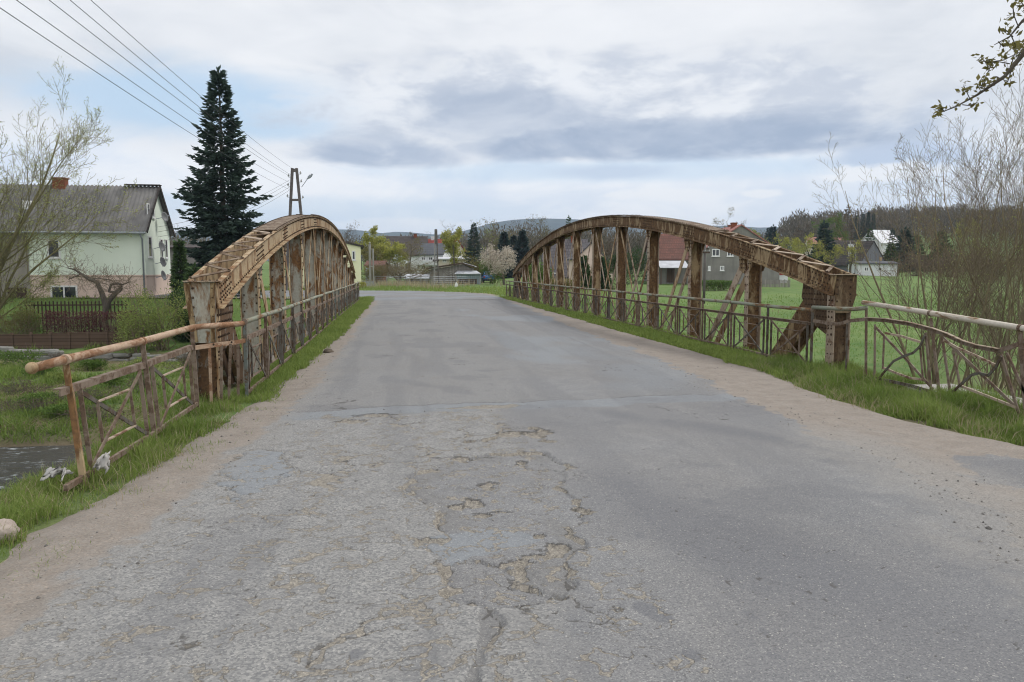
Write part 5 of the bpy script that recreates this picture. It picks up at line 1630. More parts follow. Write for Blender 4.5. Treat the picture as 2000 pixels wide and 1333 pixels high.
bush('bush', 'brown twiggy bush below the left truss', on(400, 36), (2.6, 2.0, 1.8), M['leaf_brown'], 14, 2200, (.08, .02), 8, 40)
bush('bush', 'straggly bush at the left edge behind the board fence', on(12, 40.4), (3.6, 1.6, 2.0), M['leaf_olive'], 15, 3600, (.08, .035), 9, 40)
bush('bush', 'rounded green bush left of the purple hedge', on(58, 41.5), (1.5, 1.4, 1.6), M['leaf_green'], 16, 2400, (.08, .04), 6, 12)
for i, (px, dp, sx, sz, mt, lab) in enumerate(((30, 35.5, 2.4, 1.0, 'leaf_green', 'low green bramble on the bank at the left edge'), (118, 36.5, 1.6, .6, 'leaf_brown', 'brown bramble tangle under the stone wall'), (165, 35.0, 1.4, .5, 'leaf_green', 'green weed clump below the board fence'),
                                               (290, 33.0, 2.2, .9, 'leaf_light', 'pale green weeds behind the leaning railing'), (350, 34.5, 2.4, 1.2, 'leaf_brown', 'brown bramble beside the left end post'), (20, 29.0, 2.6, .6, 'leaf_brown', 'heap of dead brushwood at the water on the left'),
                                               (150, 28.2, 2.4, .5, 'leaf_brown', 'driftwood and dead stalks along the water edge'),
                                               (70, 33.0, 1.8, .7, 'leaf_green', 'green weeds in the middle of the bank, left of the railing end'), (205, 30.5, 1.6, .6, 'leaf_green', 'green weeds seen through the first bay of the leaning railing'), (255, 29.5, 1.8, .55, 'leaf_brown', 'brown dead stalks seen through the second bay of the leaning railing'), (60, 27.6, 1.8, .45, 'leaf_green', 'green tussock hanging over the water at the far left'), (20, 26.6, 2.6, .5, 'leaf_brown', 'dead reeds along the waterline at the left edge'), (185, 26.3, 2.2, .5, 'leaf_brown', 'dead reeds along the waterline behind the first railing post'), (105, 26.2, 1.7, .4, 'leaf_green', 'green sedge at the waterline between the dead reeds'), (110, 31.2, 1.4, .45, 'leaf_light', 'pale green tuft halfway up the bank'))):
    bush('bramble', lab, on(px, dp), (sx, sx * .6, sz), M[mt], 80 + i, 1500 if mt != 'leaf_brown' else 700, (.09, .05) if mt != 'leaf_brown' else (.12, .02), 6, 26 if mt == 'leaf_brown' else 6, twig=M['twig_grey'], cat='bramble')

# dead stalk and rags near the railing end
L = Vector((-4.1, 6.9, gz(-4.1, 6.9)))
m = MB(); m.tube([(0, 0, 0), (.01, 0, .3), (-.01, .01, .62), (-.02, 0, .95)], [.008, .007, .005, .002], 6); m.tube([(0, 0, .25), (-.05, 0, .32)], [.004, .002], 5); m.tube([(-.01, 0, .5), (.04, .02, .56)], [.004, .002], 5)
o = m.build('dead_stalk', M['twig_grey'], smooth=True); o.location = L; tag(o, 'thin dead upright stalk on the bank left of the railing', 'stalk')

# trees and bushes beyond the bend (px, distance ahead, top, width in metres ...)
def bg_tree(px, dp, ytop, W, seed, lab, twig, leaf, nleaf, ls, lsel, name='tree', lv=3, kids=(10, 6, 5), r=.16, tf=.3, sp=.18, bark='bark', group=None):
    L = on(px, dp); H = H_at(px, ytop, dp, L)
    return tree(name, lab, 'tree', L, decid(seed, H, W, lv, kids, tf, r), M[bark], M[twig], M[leaf] if leaf else None, nleaf, ls, sp, group=group, lsel=lsel, seed=seed)

bg_tree(345, 95, 440, 6, 101, 'bare greyish tree behind the pale green house gable', 'twig_grey', None, 0, (.1, .1), 0)
bg_tree(682, 112, 432, 5.5, 102, 'dark bare tree rising behind the left arch and the yellow house', 'twig_grey', 'leaf_brown', 1, (.16, .08), .5)
bg_tree(735, 128, 446, 6, 103, 'yellow green tree with an airy crown right of the yellow house', 'twig_brown', 'leaf_yellow', 5, (.24, .14), 1)
bg_tree(752, 120, 474, 5.5, 104, 'second yellow green tree left of the dark roofed house', 'twig_brown', 'leaf_yellow', 5, (.24, .14), 1)
bg_tree(716, 118, 476, 5, 105, 'olive tree directly behind the concrete pole', 'twig_brown', 'leaf_olive', 2, (.20, .12), .9)
bg_tree(795, 108, 462, 5.0, 106, 'olive budding tree in front of the dark roofed house', 'twig_brown', 'leaf_olive', 1, (.15, .08), .75)
bg_tree(778, 88, 500, 6.6, 107, 'spreading dark bare fruit tree with a forked trunk at the roadside', 'twig_brown', 'leaf_olive', 1, (.09, .05), .30, tf=.20, r=.22, kids=(13, 9, 7))
bg_tree(868, 150, 428, 9, 108, 'tall bare tree behind the red roofed house', 'twig_grey', None, 0, (.1, .1), 0)
bg_tree(888, 118, 446, 5.0, 109, 'bright yellow green willow in front of the red roofed house', 'twig_brown', 'leaf_yellow', 5, (.24, .14), 1)
bg_tree(884, 84, 517, 2.8, 110, 'small dark bare fruit tree in front of the wooden shed', 'twig_grey', None, 0, (.1, .1), 0, r=.08, lv=2, kids=(8, 6))
bg_tree(950, 135, 430, 7, 111, 'pale budding tree behind the dark spruce', 'twig_grey', 'leaf_light', 1, (.20, .12), .4)
bg_tree(978, 140, 428, 9, 112, 'tall olive tree between the spruce and the right arch', 'twig_brown', 'leaf_olive', 1, (.22, .12), .7)
bg_tree(1008, 138, 416, 9.5, 113, 'tallest bare tree left of the right arch', 'twig_grey', 'leaf_brown', 1, (.18, .08), .4)
bg_tree(985, 86, 479, 4.6, 114, 'fruit tree in pale pinkish blossom beside the far end of the right truss', 'twig_brown', 'blossom', 4, (.13, .09), 1, tf=.2, kids=(10, 7, 5))
bush('bush', 'rounded dark green bush left of the blossoming tree', on(962, 91), (2.9, 2.6, 3.2), M['leaf_green'], 18, 4200, (.16, .10), 8, 10)
bush('bush', 'olive bush behind the blue car', on(932, 100), (4.2, 3.0, 3.3), M['leaf_olive'], 19, 3400, (.18, .09), 8, 20)
bush('bush', 'greenish brown thicket between the fruit tree and the brick hut', on(742, 98), (5.2, 3.0, 2.6), M['leaf_olive'], 20, 3200, (.18, .08), 9, 40)
bush('bush', 'twiggy thicket left of the wooden shed', on(815, 97), (4.0, 3.0, 2.4), M['leaf_olive'], 22, 2400, (.16, .07), 9, 40)
bush('bush', 'small bright green bush at the grey gate', on(707, 72), (.9, .8, .8), M['leaf_yellow'], 23, 600, (.09, .06), 5, 6)
L = on(926, 115); conifer('spruce_tree', 'dark green spruce in the middle of the view beside the yellow willow', L, H_at(926, 437, 115, L), 1.75, M['needle'], 21, 1.3, card=.26, tipup=.4, prof=.75)
for i, (px, dp, yt, R, lab) in enumerate(((985, 122, 455, 2.3, 'blue green spruce at the left of the pair above the blossoming tree'), (1020, 124, 452, 2.5, 'blue green spruce just left of the right arch'), (1003, 130, 462, 2.2, 'smallest blue green spruce above the blossoming tree'))):
    L = on(px, dp); conifer('spruce_tree', lab, L, H_at(px, yt, dp, L), R, M['needle_blue'], 24 + i, 1.3, card=.18 * R)
# seen through the right truss
for i, (px, dp, sx, sz, mt, lab) in enumerate(((1210, 84, 3.2, 4.0, 'leaf_dark', 'dark evergreen bush right of the pink gable'), (1238, 92, 3.8, 4.2, 'leaf_dark', 'broad dark bush left of the red tiled barn'), (1190, 100, 5, 5.5, 'leaf_brown', 'brown twiggy thicket behind the pink house'),
                                               (1046, 74, 3, 2.3, 'leaf_green', 'green bush at the left end of the dark tiled house'), (1255, 110, 4, 4.5, 'leaf_olive', 'olive bush behind the red tiled barn'), (1085, 66, 3.6, 1.0, 'leaf_olive', 'low olive garden hedge before the dark tiled house'))):
    bush('bush', lab, on(px, dp), (sx, sx * .8, sz), M[mt], 130 + i, 3200, (.17, .10), 8, 14)
for i, (px, dp, yt, lab) in enumerate(((1139, 72.5, 503, 'small thuja in front of the pink gable, nearer the dark roof'), (1176, 73.5, 507, 'small thuja at the right edge of the pink gable'))):
    L = on(px, dp); conifer('thuja', lab, L, H_at(px, yt, dp, L), .95, M['needle_green'], 30 + i, 1.4, card=.26, tipup=.9)
bg_tree(1218, 130, 425, 8, 121, 'bare tree seen under the crown of the right arch', 'twig_grey', 'leaf_brown', 1, (.18, .08), .3)
bg_tree(1060, 150, 425, 6, 122, 'slender tree top above the left shoulder of the right arch', 'twig_grey', 'leaf_olive', 1, (.2, .1), .5)
L = on(1110, 150); conifer('larch_tree', 'thin pointed tree top poking above the right arch', L, H_at(1110, 424, 150, L), 1.4, M['needle_green'], 33, .7, card=.4, gap=.3)
bg_tree(1432, 150, 405, 6.0, 123, 'grey green birch behind the red roof above the right arch', 'twig_grey', 'leaf_olive', 1, (.22, .12), .6)
bg_tree(1462, 152, 428, 3.5, 124, 'small bare tree right of the red roof chimney', 'twig_grey', None, 0, (.1, .1), 0)
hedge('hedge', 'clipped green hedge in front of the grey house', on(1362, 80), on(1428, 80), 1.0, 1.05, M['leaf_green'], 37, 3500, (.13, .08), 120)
# right background, trees one can tell apart
for i, (px, dp, yt, R, mt, lab) in enumerate(((1508, 190, 441, 3.0, 'needle_blue', 'dark blue spruce between the arch and the yellow bushes'), (1499, 200, 446, 2.2, 'needle_blue', 'slim spruce just left of the dark blue one'), (1607, 140, 434, 3.2, 'needle', 'big dark spruce standing before the red roofs'),
                                              (1682, 235, 418, 1.7, 'needle', 'spruce on the skyline left of the pair'), (1692, 235, 413, 1.9, 'needle', 'taller skyline spruce of the close pair'), (1702, 232, 416, 1.7, 'needle', 'right skyline spruce of the close pair'), (1670, 238, 420, 1.5, 'needle', 'smallest skyline spruce left of the cluster'),
                                              (1697, 165, 448, 2.4, 'needle_green', 'dark spruce behind the grey boarded gable'), (1765, 142, 447, 3.4, 'needle', 'broad dark spruce right of the white roof'), (1740, 175, 448, 2.0, 'needle', 'dark spruce in front of the white roof'), (1788, 150, 462, 3.0, 'needle_green', 'green spruce behind the brown scrub'), (1835, 140, 455, 3.2, 'needle_green', 'spruce deep in the shrubs at the right'),
                                              (1738, 135, 478, 2.2, 'needle_green', 'squat green conifer beside the white outbuilding'))):
    L = on(px, dp); conifer('spruce_tree', lab, L, H_at(px, yt, dp, L), R, M[mt], 140 + i, 1.0, card=.18 * R)
L = on(1652, 190); conifer('larch_tree', 'straggly bare topped larch on the skyline', L, H_at(1652, 402, 190, L), 3.6, M['leaf_brown'], 160, .6, card=.5, gap=.35, bare=.3)
for i, (px, dp, yt, W, tw, lf, nl, lab) in enumerate(((1638, 180, 416, 8, 'twig_brown', 'leaf_green', 3, 'fresh green birch left of the larch'), (1622, 184, 424, 7, 'twig_brown', 'leaf_green', 3, 'rounder fresh green tree left of the birch'), (1545, 185, 456, 10, 'twig_brown', 'leaf_yellow', 3, 'broad yellow green crown right of the blue spruce'), (1478, 210, 448, 8, 'twig_brown', 'leaf_yellow', 2, 'yellowish tree behind the end of the arch lacing'),
                                                      (1580, 170, 455, 7, 'twig_brown', 'leaf_yellow', 2, 'yellow green tree left of the big dark spruce'), (1898, 150, 425, 6, 'twig_brown', 'leaf_yellow', 3, 'yellow tree glowing through the bare shrubs'), (1736, 300, 400, 11, 'twig_grey', 'leaf_brown', 1, 'dark rounded tree at the left end of the wooded hill'), (1590, 126, 470, 3.2, 'twig_brown', 'leaf_yellow', 1, 'young lime green tree before the dark barn roof'),
                                                      (1660, 112, 468, 3.0, 'twig_brown', 'leaf_yellow', 1, 'thin lime green sapling beside the dark barn'), (1625, 118, 480, 3, 'twig_brown', 'leaf_yellow', 1, 'lime green sapling between the spruce and the barn'), (1552, 230, 436, 9, 'twig_grey', 'leaf_brown', 2, 'brown rounded crown above the yellow one'), (1525, 235, 446, 8, 'twig_grey', 'leaf_brown', 2, 'brown crown next to the blue spruce'))):
    bg_tree(px, dp, yt, W, 170 + i, lab, tw, lf, nl, (.30, .17) if dp > 150 else (.18, .11), .9, lv=3, kids=(9, 6, 4), r=.2)
for i, (px, dp, sx, sz, mt, lab) in enumerate(((1790, 118, 6.5, 3.6, 'leaf_brown', 'reddish brown scrub at the far edge of the meadow right of the white outbuilding'), (1860, 112, 8, 3.8, 'leaf_brown', 'brown scrub in the middle of the meadow edge'), (1940, 104, 8, 4.0, 'leaf_brown', 'brown scrub at the right end of the meadow edge'), (2020, 98, 8, 4.4, 'leaf_olive', 'olive scrub running out of the picture on the right'),
                                               (1905, 125, 8, 5, 'leaf_olive', 'olive thicket behind the brown scrub'))):
    bush('scrub', lab, on(px, dp), (sx, 4, sz), M[mt], 190 + i, 3600, (.22, .09), 10, 60, cat='scrub')


def woodland(name, label, pts, seed, hmin, hmax, cards=70, size=1.5):
    """a far wood that reads as one mass: bare crowns made of upright twig clusters"""
    rng = np.random.default_rng(seed); C = []; D = []; v = []; S = []
    for (x, y) in pts:
        z = gz(x, y); h = rng.uniform(hmin, hmax); w = h * rng.uniform(.24, .36); tone = rng.random()
        k = cards; u = unit(rng.normal(size=(k, 3))) * (rng.random((k, 1)) ** .4)
        c = np.array([x, y, z + h * .60]) + u * np.array([w, w, h * .42])
        C.append(c); d = u * .6 + np.array([0, 0, .9]) + rng.normal(size=(k, 3)) * .35; D.append(d); v.append(np.clip(tone * .7 + rng.random(k) * .4 - .05, 0, 1))
        S.append((x, y, z - .5, x, y, z + h * .7, .16, .06))
    C = np.concatenate(C); D = unit(np.concatenate(D)); v = np.concatenate(v)
    V, F = leaf_mesh(C, D, size, size * .28, rng); V2, F2 = seg_mesh(np.array(S), 4)
    V, F, mi, a = join_q([(V, F, 1, v), (V2, F2, 0, np.zeros(1))])
    tag(link(name, np_mesh(name, V, F, [M['bark'], M['wood_far']], {'v': a}, midx=mi)), label, 'wood', kind='stuff')


rng_w = np.random.default_rng(77)
P = []
for px0, px1, d0, d1, n in ((1700, 2250, 300, 470, 420), (1520, 1780, 250, 360, 130)):
    for _ in range(n):
        q = on(rng_w.uniform(px0, px1), rng_w.uniform(d0, d1)); P.append((q.x, q.y))
woodland('wooded_hill', 'brown leafless wood covering the hill on the right', P, 1, 9, 14, 170, 1.35)
P = []
for px0, px1, d0, d1, n in ((560, 1000, 170, 260, 150), (1000, 1340, 150, 240, 130), (1340, 1560, 230, 300, 70), (-400, 420, 130, 230, 150)):
    for _ in range(n):
        q = on(rng_w.uniform(px0, px1), rng_w.uniform(d0, d1)); P.append((q.x, q.y))
woodland('distant_wood', 'brown leafless trees closing the view behind the village', P, 2, 6.0, 9.5, 130, .9)
# ------------------------------------------------------------------ buildings
def m_roof(name, a, b, moss=(.09, .09, .06), course=.32, mossy=.35):
    t = NT(name); P = t.coords('Object'); n = t.noise(P, 1.1, 6, .65); f = t.noise(P, 9, 4, .6)
    c = t.mix(t.ramp(n, [(.3, 0), (.7, 1)]), a, b)
    w = t.node('ShaderNodeTexBrick'); w.inputs['Scale'].default_value = 1.0; w.inputs['Mortar Size'].default_value = .03
    w.inputs['Brick Width'].default_value = .28; w.inputs['Row Height'].default_value = course
    w.inputs['Color1'].default_value = (1, 1, 1, 1); w.inputs['Color2'].default_value = (.72, .72, .72, 1); w.inputs['Mortar'].default_value = (.45, .45, .45, 1)
    sx = t.node('ShaderNodeSeparateXYZ'); t.lk(P, sx.inputs[0]); cb = t.node('ShaderNodeCombineXYZ'); t.lk(sx.outputs[0], cb.inputs[0]); t.lk(sx.outputs[2], cb.inputs[1]); t.lk(cb.outputs[0], w.inputs['Vector'])
    c = t.mix(.8, c, t.mix(1.0, c, w.outputs[0], 'MULTIPLY'))
    c = t.mix(t.ramp(f, [(.5, 0), (.75, mossy)]), c, moss)
    t.color(c); t.rough(.9); return t.m


def m_planks(name, a, b, width=.16, axis=0):
    t = NT(name); P = t.coords('Object'); sx = t.node('ShaderNodeSeparateXYZ'); t.lk(P, sx.inputs[0])
    u = t.math('ADD', sx.outputs[axis], sx.outputs[1 - axis]) if axis < 2 else sx.outputs[2]
    fl = t.math('FLOOR', t.math('DIVIDE', u, width)); wn = t.node('ShaderNodeTexWhiteNoise'); wn.noise_dimensions = '1D'; t.lk(fl, wn.inputs['W'])
    n = t.noise(t.coords('Object', (3, 3, .4) if axis < 2 else (.4, .4, 3)), 4, 5, .65)
    c = t.mix(t.math('ADD', t.math('MULTIPLY', wn.outputs['Value'], .6), t.math('MULTIPLY', n, .4)), a, b)
    fr = t.math('FRACT', t.math('DIVIDE', u, width)); gap = t.ramp(fr, [(0, .2), (.10, 1), (.92, 1), (1, .2)])
    t.color(t.mix(1.0, c, gap, 'MULTIPLY')); t.rough(.9); return t.m


def m_glass(name='window_glass', c=(.020, .024, .028)):
    t = NT(name); t.color(c); t.rough(.06); t.b.inputs['Specular IOR Level'].default_value = .6; return t.m


def m_plain(name, c, rough=.6, spec=.4, metal=0.0):
    t = NT(name); P = t.coords('Object'); n = t.noise(P, 6, 5, .6)
    t.color(t.mix(t.ramp(n, [(.35, 0), (.7, 1)]), c, tuple(x * .82 for x in c))); t.rough(rough); t.b.inputs['Specular IOR Level'].default_value = spec; t.b.inputs['Metallic'].default_value = metal; return t.m


M['glass'] = m_glass()
M['dish'] = m_plain('dish_grey', (.21, .215, .22), .6)
M['white'] = m_plain('white_frame', (.76, .76, .75))
M['dark_wood'] = m_planks('dark_wood', (.055, .038, .028), (.11, .075, .055), .2)
M['brown_board'] = m_planks('brown_board', (.078, .050, .034), (.120, .080, .056), .172, 2)
M['grey_board'] = m_planks('grey_board', (.13, .135, .145), (.23, .235, .25), .2)
M['shed_board'] = m_planks('shed_board', (.17, .155, .135), (.30, .275, .25), .18)
M['blue_board'] = m_planks('blue_board', (.20, .26, .29), (.28, .34, .37), .25)
M['green_render'] = m_wall('green_render', (.76, .83, .72), (.70, .77, .66), .08)
M['pink_render'] = m_wall('pink_render', (.68, .54, .46), (.60, .47, .40), .12)
M['old_render'] = m_wall('old_render', (.33, .30, .26), (.22, .20, .18), .5)
M['yellow_render'] = m_wall('yellow_render', (.80, .79, .54), (.74, .73, .49), .08)
M['white_render'] = m_wall('white_render', (.70, .71, .72), (.60, .61, .62), .25)
M['cream_render'] = m_wall('cream_render', (.62, .55, .46), (.52, .46, .38), .3)
M['grey_render'] = m_wall('grey_render', (.235, .225, .205), (.165, .158, .145), .5)
M['brick'] = m_roof('brick_red', (.36, .115, .055), (.27, .09, .05), (.15, .10, .07), .09, .25)
M['eternit'] = m_noise('fibre_cement', (.095, .092, .09), (.175, .17, .163), 1.3, 6, .95, .004, 25)
M['eternit_new'] = m_noise('fibre_cement_pale', (.135, .13, .126), (.20, .193, .186), 1.3, 6, .95, .004, 25)
M['roof_dark'] = m_roof('roof_dark', (.060, .050, .048), (.095, .08, .075), mossy=.15)
M['roof_slate'] = m_roof('roof_slate', (.085, .093, .105), (.12, .125, .14), mossy=.1)
M['roof_grey'] = m_roof('roof_grey_tile', (.10, .092, .10), (.15, .135, .14), mossy=.2)
M['roof_red'] = m_roof('roof_red', (.36, .075, .06), (.29, .07, .06), mossy=.1)
M['roof_tile'] = m_roof('roof_old_tile', (.20, .085, .065), (.13, .068, .055), (.07, .06, .045), .3, .6)
M['roof_pink'] = m_roof('roof_pink', (.43, .20, .17), (.36, .16, .14), mossy=.15)
M['tin'] = m_noise('tin_roof', (.50, .52, .55), (.34, .35, .37), 1.2, 5, .45, spec=.5)
M['white_roof'] = m_plain('white_roof', (.56, .57, .60), .6)
M['metal_grey'] = m_plain('painted_metal', (.30, .33, .35), .5)
M['zinc'] = m_plain('zinc', (.33, .36, .40), .45, .5, .3)
M['pole'] = m_noise('pole_concrete', (.085, .075, .070), (.145, .130, .120), 3, 5, .9)
M['pole_grey'] = m_noise('pole_grey', (.22, .215, .205), (.32, .31, .30), 3, 5, .9)
M['ceramic'] = m_plain('insulator', (.30, .30, .29), .3, .5)
M['wire'] = m_plain('wire', (.035, .035, .038), .6)
M['red_paint'] = m_plain('red_paint', (.30, .03, .03), .5)


def window(par, M4, w, h, cross=True, frame=None, fw=.09, nm='window'):
    """frame with a pane behind it; M4 places the local x-z plane, y pointing out of the wall"""
    f = MB(); t = fw
    f.box(-w / 2, w / 2, -.02, .045, 0, t, M4); f.box(-w / 2, w / 2, -.02, .045, h - t, h, M4)
    f.box(-w / 2, -w / 2 + t, -.02, .045, t, h - t, M4); f.box(w / 2 - t, w / 2, -.02, .045, t, h - t, M4)
    if cross: f.box(-t * .45, t * .45, -.02, .040, t, h - t, M4)
    f.box(-w / 2 - .06, w / 2 + .06, -.02, .10, -.07, -.002, M4)
    o = f.build(nm, frame or M['white'], par)
    p = MB(); p.box(-w / 2 + t * .8, w / 2 - t * .8, -.015, .012, t * .8, h - t * .8, M4); p.build('pane', M['glass'], o)
    return o


def face(kind, w, d, u, z):
    """placement on the front (y=0), right (x=w) or left (x=0) wall"""
    if kind == 'f': return Matrix.Translation((u, 0, z)) @ Matrix.Rotation(PI, 4, 'Z')
    if kind == 'r': return Matrix.Translation((w, u, z)) @ Matrix.Rotation(-PI / 2, 4, 'Z')
    return Matrix.Translation((0, u, z)) @ Matrix.Rotation(PI / 2, 4, 'Z')


def house(label, cat, org, rz, w, d, hw, hr, wall, roof, ridge='x', ov=.4, wins=(), gable=None, thick=.14, name='house', chimneys=(), below=.8, cross=True, frame=None):
    T = empty(name, org, label, cat, rz)
    m = MB(); e = .015
    if ridge == 'x':
        m.prism([(0, -below), (d, -below), (d, hw), (d / 2, hw + hr), (0, hw)], 'x', 0, w)
    else:
        m.prism([(0, -below), (w, -below), (w, hw), (w / 2, hw + hr), (0, hw)], 'y', 0, d)
    m.build('wall', wall, T)
    r = MB(); D_ = d if ridge == 'x' else w; s = hr / (D_ / 2); lo, hi = (-ov * .6, (w if ridge == 'x' else d) + ov * .6)
    for sg in (0, 1):
        pts = [(-ov, hw - ov * s + e), (D_ / 2, hw + hr + e), (D_ / 2, hw + hr + e + thick), (-ov, hw - ov * s + e + thick)]
        if sg: pts = [(D_ - a, b) for a, b in pts]
        r.prism(pts, 'x' if ridge == 'x' else 'y', lo, hi)
    ro = r.build('roof', roof, T)
    for (cx_, cy_, ch, cm) in chimneys:
        c = MB(); c.box(cx_ - .3, cx_ + .3, cy_ - .3, cy_ + .3, hw + .3, hw + hr + ch); c.box(cx_ - .36, cx_ + .36, cy_ - .36, cy_ + .36, hw + hr + ch + .002, hw + hr + ch + .1)
        c.build('chimney', cm, ro)
    if gable is not None:                          # boarded upper gable
        g = MB()
        if ridge == 'x':
            for xa, xb in ((-.03, -.003), (w + .003, w + .03)): g.prism([(.0, hw), (d, hw), (d / 2, hw + hr)], 'x', xa, xb)
        else: g.prism([(0, hw), (w, hw), (w / 2, hw + hr)], 'y', -.03, -.003)
        g.build('gable_boards', gable, T)
    for (k, u, z, ww, hh) in wins: window(T, face(k, w, d, u, z), ww, hh, cross, frame)
    return T


def onY(px, py, Y):
    r = at(px, py, 10.0); v = r - Vector((0, 0, EYE)); t = Y / v.y
    return Vector((v.x * t, Y, EYE + v.z * t))


# pale green house at the left --------------------------------------------------
def green_house():
    c = at(285, 528, 50); Y = c.y; w = 27.0; d = 5.6; z0 = -1.75
    org = Vector((c.x - w, Y, z0)); eave = 4.42 - z0; hr = 2.75; base = 1.36 - z0
    T = empty('house', org, 'long pale green house with a pink base and a grey corrugated roof', 'house')
    m = MB(); m.prism([(0, base), (d, base), (d, eave), (d / 2, eave + hr), (0, eave)], 'x', 0, w); m.build('wall', M['green_render'], T)
    m = MB(); m.box(.01, w - .01, .01, d - .01, -.5, base - .003); m.box(-.03, w + .03, -.03, d + .03, base - .06, base + .02); m.build('base_wall', M['pink_render'], T)
    xl = onY(56, 500, Y).x - org.x
    m = MB(); m.box(-.02, xl, -.05, -.035, -.5, eave - .02); m.build('old_wall', M['old_render'], T)
    # corrugated roof, two ages of sheets
    xs_split = onY(222, 400, Y).x - org.x
    for nm, xa, xb, mt, dz in (('roof', -.4, xs_split, M['eternit'], 0), ('roof', xs_split, w + .28, M['eternit_new'], .012)):
        nx = int((xb - xa) / .05); xx = np.linspace(xa, xb, nx); rows = []
        prof = [(-.42, eave - .42 * hr / (d / 2) + .05)]
        k = 7
        for i in range(k + 1): prof.append((d / 2 * i / k, eave + hr * i / k + .05))
        prof += [(d - a, b) for a, b in prof[::-1][1:]]
        Vv = []
        for j, (yy, zz_) in enumerate(prof):
            zz = zz_ + .045 * np.sin(xx * 2 * PI / .25) + dz + .02 * ((j % 3) == 0)
            Vv.append(np.stack([xx, np.full(nx, yy), zz], 1))
        V = np.concatenate(Vv); i = np.arange((len(prof) - 1) * (nx - 1)); r = i // (nx - 1); cc = i % (nx - 1); a = r * nx + cc
        ro = link(nm, np_mesh(nm, V, np.stack([a, a + 1, a + nx + 1, a + nx], 1), mt, smooth=True), T)
        if xa < 0: first = ro
    q = MB(); xr = onY(118, 360, Y + 2.8).x - org.x
    q.box(xr - .38, xr + .38, d / 2 - .3, d / 2 + .3, eave + hr - .3, eave + hr + .42); q.box(xr - .44, xr + .44, d / 2 - .36, d / 2 + .36, eave + hr + .421, eave + hr + .50); q.build('chimney', M['brick'], first)
    q = MB(); xr = onY(51, 418, Y + 1).x - org.x; q.box(xr - .28, xr + .28, 1.05, 1.5, eave + 1.05, eave + 1.62); q.build('roof_window', M['white'], first)
    # ridge end cap and barge boards on the gable
    b = MB()
    for sg in (0, 1):
        p0 = (w + .27, d + .40, eave - .36) if sg else (w + .27, -.40, eave - .36)
        b.bar(p0, (w + .27, d / 2, eave + hr + .06), .06, .20)
    b.bar((w - 1.9, d / 2, eave + hr + .12), (w + .32, d / 2, eave + hr + .12), .5, .06); b.build('barge_board', M['roof_dark'], T)
    g = MB(); g.tube([(-.3, -.50, eave - .44), (w + .2, -.50, eave - .42)], .075, 8); g.build('gutter', M['metal_grey'], T)
    dp = MB(); dp.tube([(w - .15, -.46, eave - .45), (w - .12, -.10, eave - .8), (w - .10, -.09, -.3)], .055, 8); dp.build('downpipe', M['zinc'], T, smooth=True)

    def fw(px0, px1, py0, py1, cross, frame=None):
        a = onY(px0, py1, Y) - org; b_ = onY(px1, py0, Y) - org
        return window(T, face('f', w, d, (a.x + b_.x) / 2, a.z), b_.x - a.x, b_.z - a.z, cross, frame, .10)
    fw(93, 117, 468, 505, False); fw(100, 151, 558, 591, True); fw(34, 45, 486, 518, False, M['old_render'])
    a = onY(18, 602, Y) - org; b_ = onY(53, 562, Y) - org
    dd = MB(); dd.box(a.x, b_.x, -.10, -.055, a.z - .8, b_.z); dd.build('door', M['dark_wood'], T)
    for (u, z, ww, hh) in ((.95, 6.75, .42, .95), (2.0, 6.85, .42, .8), (1.0, 4.25, .75, 1.35), (3.55, 4.25, .55, 1.3), (4.65, 4.25, .55, 1.3)):
        window(T, face('r', w, d, u, z), ww, hh, False, None, .08)
    # satellite dishes on the gable
    proto = None
    for i, (u, z, lab) in enumerate(((2.9, 6.95, 'dark satellite dish high on the house gable under the roof'), (1.95, 4.95, 'pale satellite dish, upper one beside the first floor gable window'), (2.0, 3.95, 'satellite dish just below the pale one on the gable'), (2.05, 3.05, 'lowest satellite dish near the gable base'))):
        if proto is None:
            D_ = empty('satellite_dish', (0, 0, 0), lab, 'satellite dish', group='satellite dishes on the gable')
            V = [(0, 0, 0)]; F = []; n = 16
            for j in range(1, 5):
                rr = .31 * j / 4
                for k in range(n): V.append((rr * math.cos(2 * PI * k / n), -.11 * (j / 4) ** 2, rr * 1.1 * math.sin(2 * PI * k / n)))
            for k in range(n): F.append((0, 1 + k, 1 + (k + 1) % n))
            for j in range(3):
                for k in range(n): F.append((1 + j * n + k, 1 + (j + 1) * n + k, 1 + (j + 1) * n + (k + 1) % n, 1 + j * n + (k + 1) % n))
            mm = MB(); mm.add(V, F); bo = mm.build('bowl', M['dish'], D_, smooth=True); sdm = bo.modifiers.new('t', 'SOLIDIFY'); sdm.thickness = .015
            mm = MB(); mm.tube([(0, .02, -.3), (0, -.28, -.24), (0, -.40, -.05)], .013, 6); mm.ball((0, -.40, 0), .04); mm.build('arm', M['zinc'], D_)
            mm = MB(); mm.tube([(0, .03, 0), (-.30, .22, -.05), (-.42, .22, -.05)], .022, 6); mm.build('bracket', M['zinc'], D_); proto = D_
        else:
            D_ = copy_tree(proto); D_['label'] = lab
        D_.location = org + Vector((w + .40, u, z)); D_.rotation_euler = (math.radians(-14), 0, math.radians(64 + 5 * i))
    return org, w, d, eave


GH = green_house()

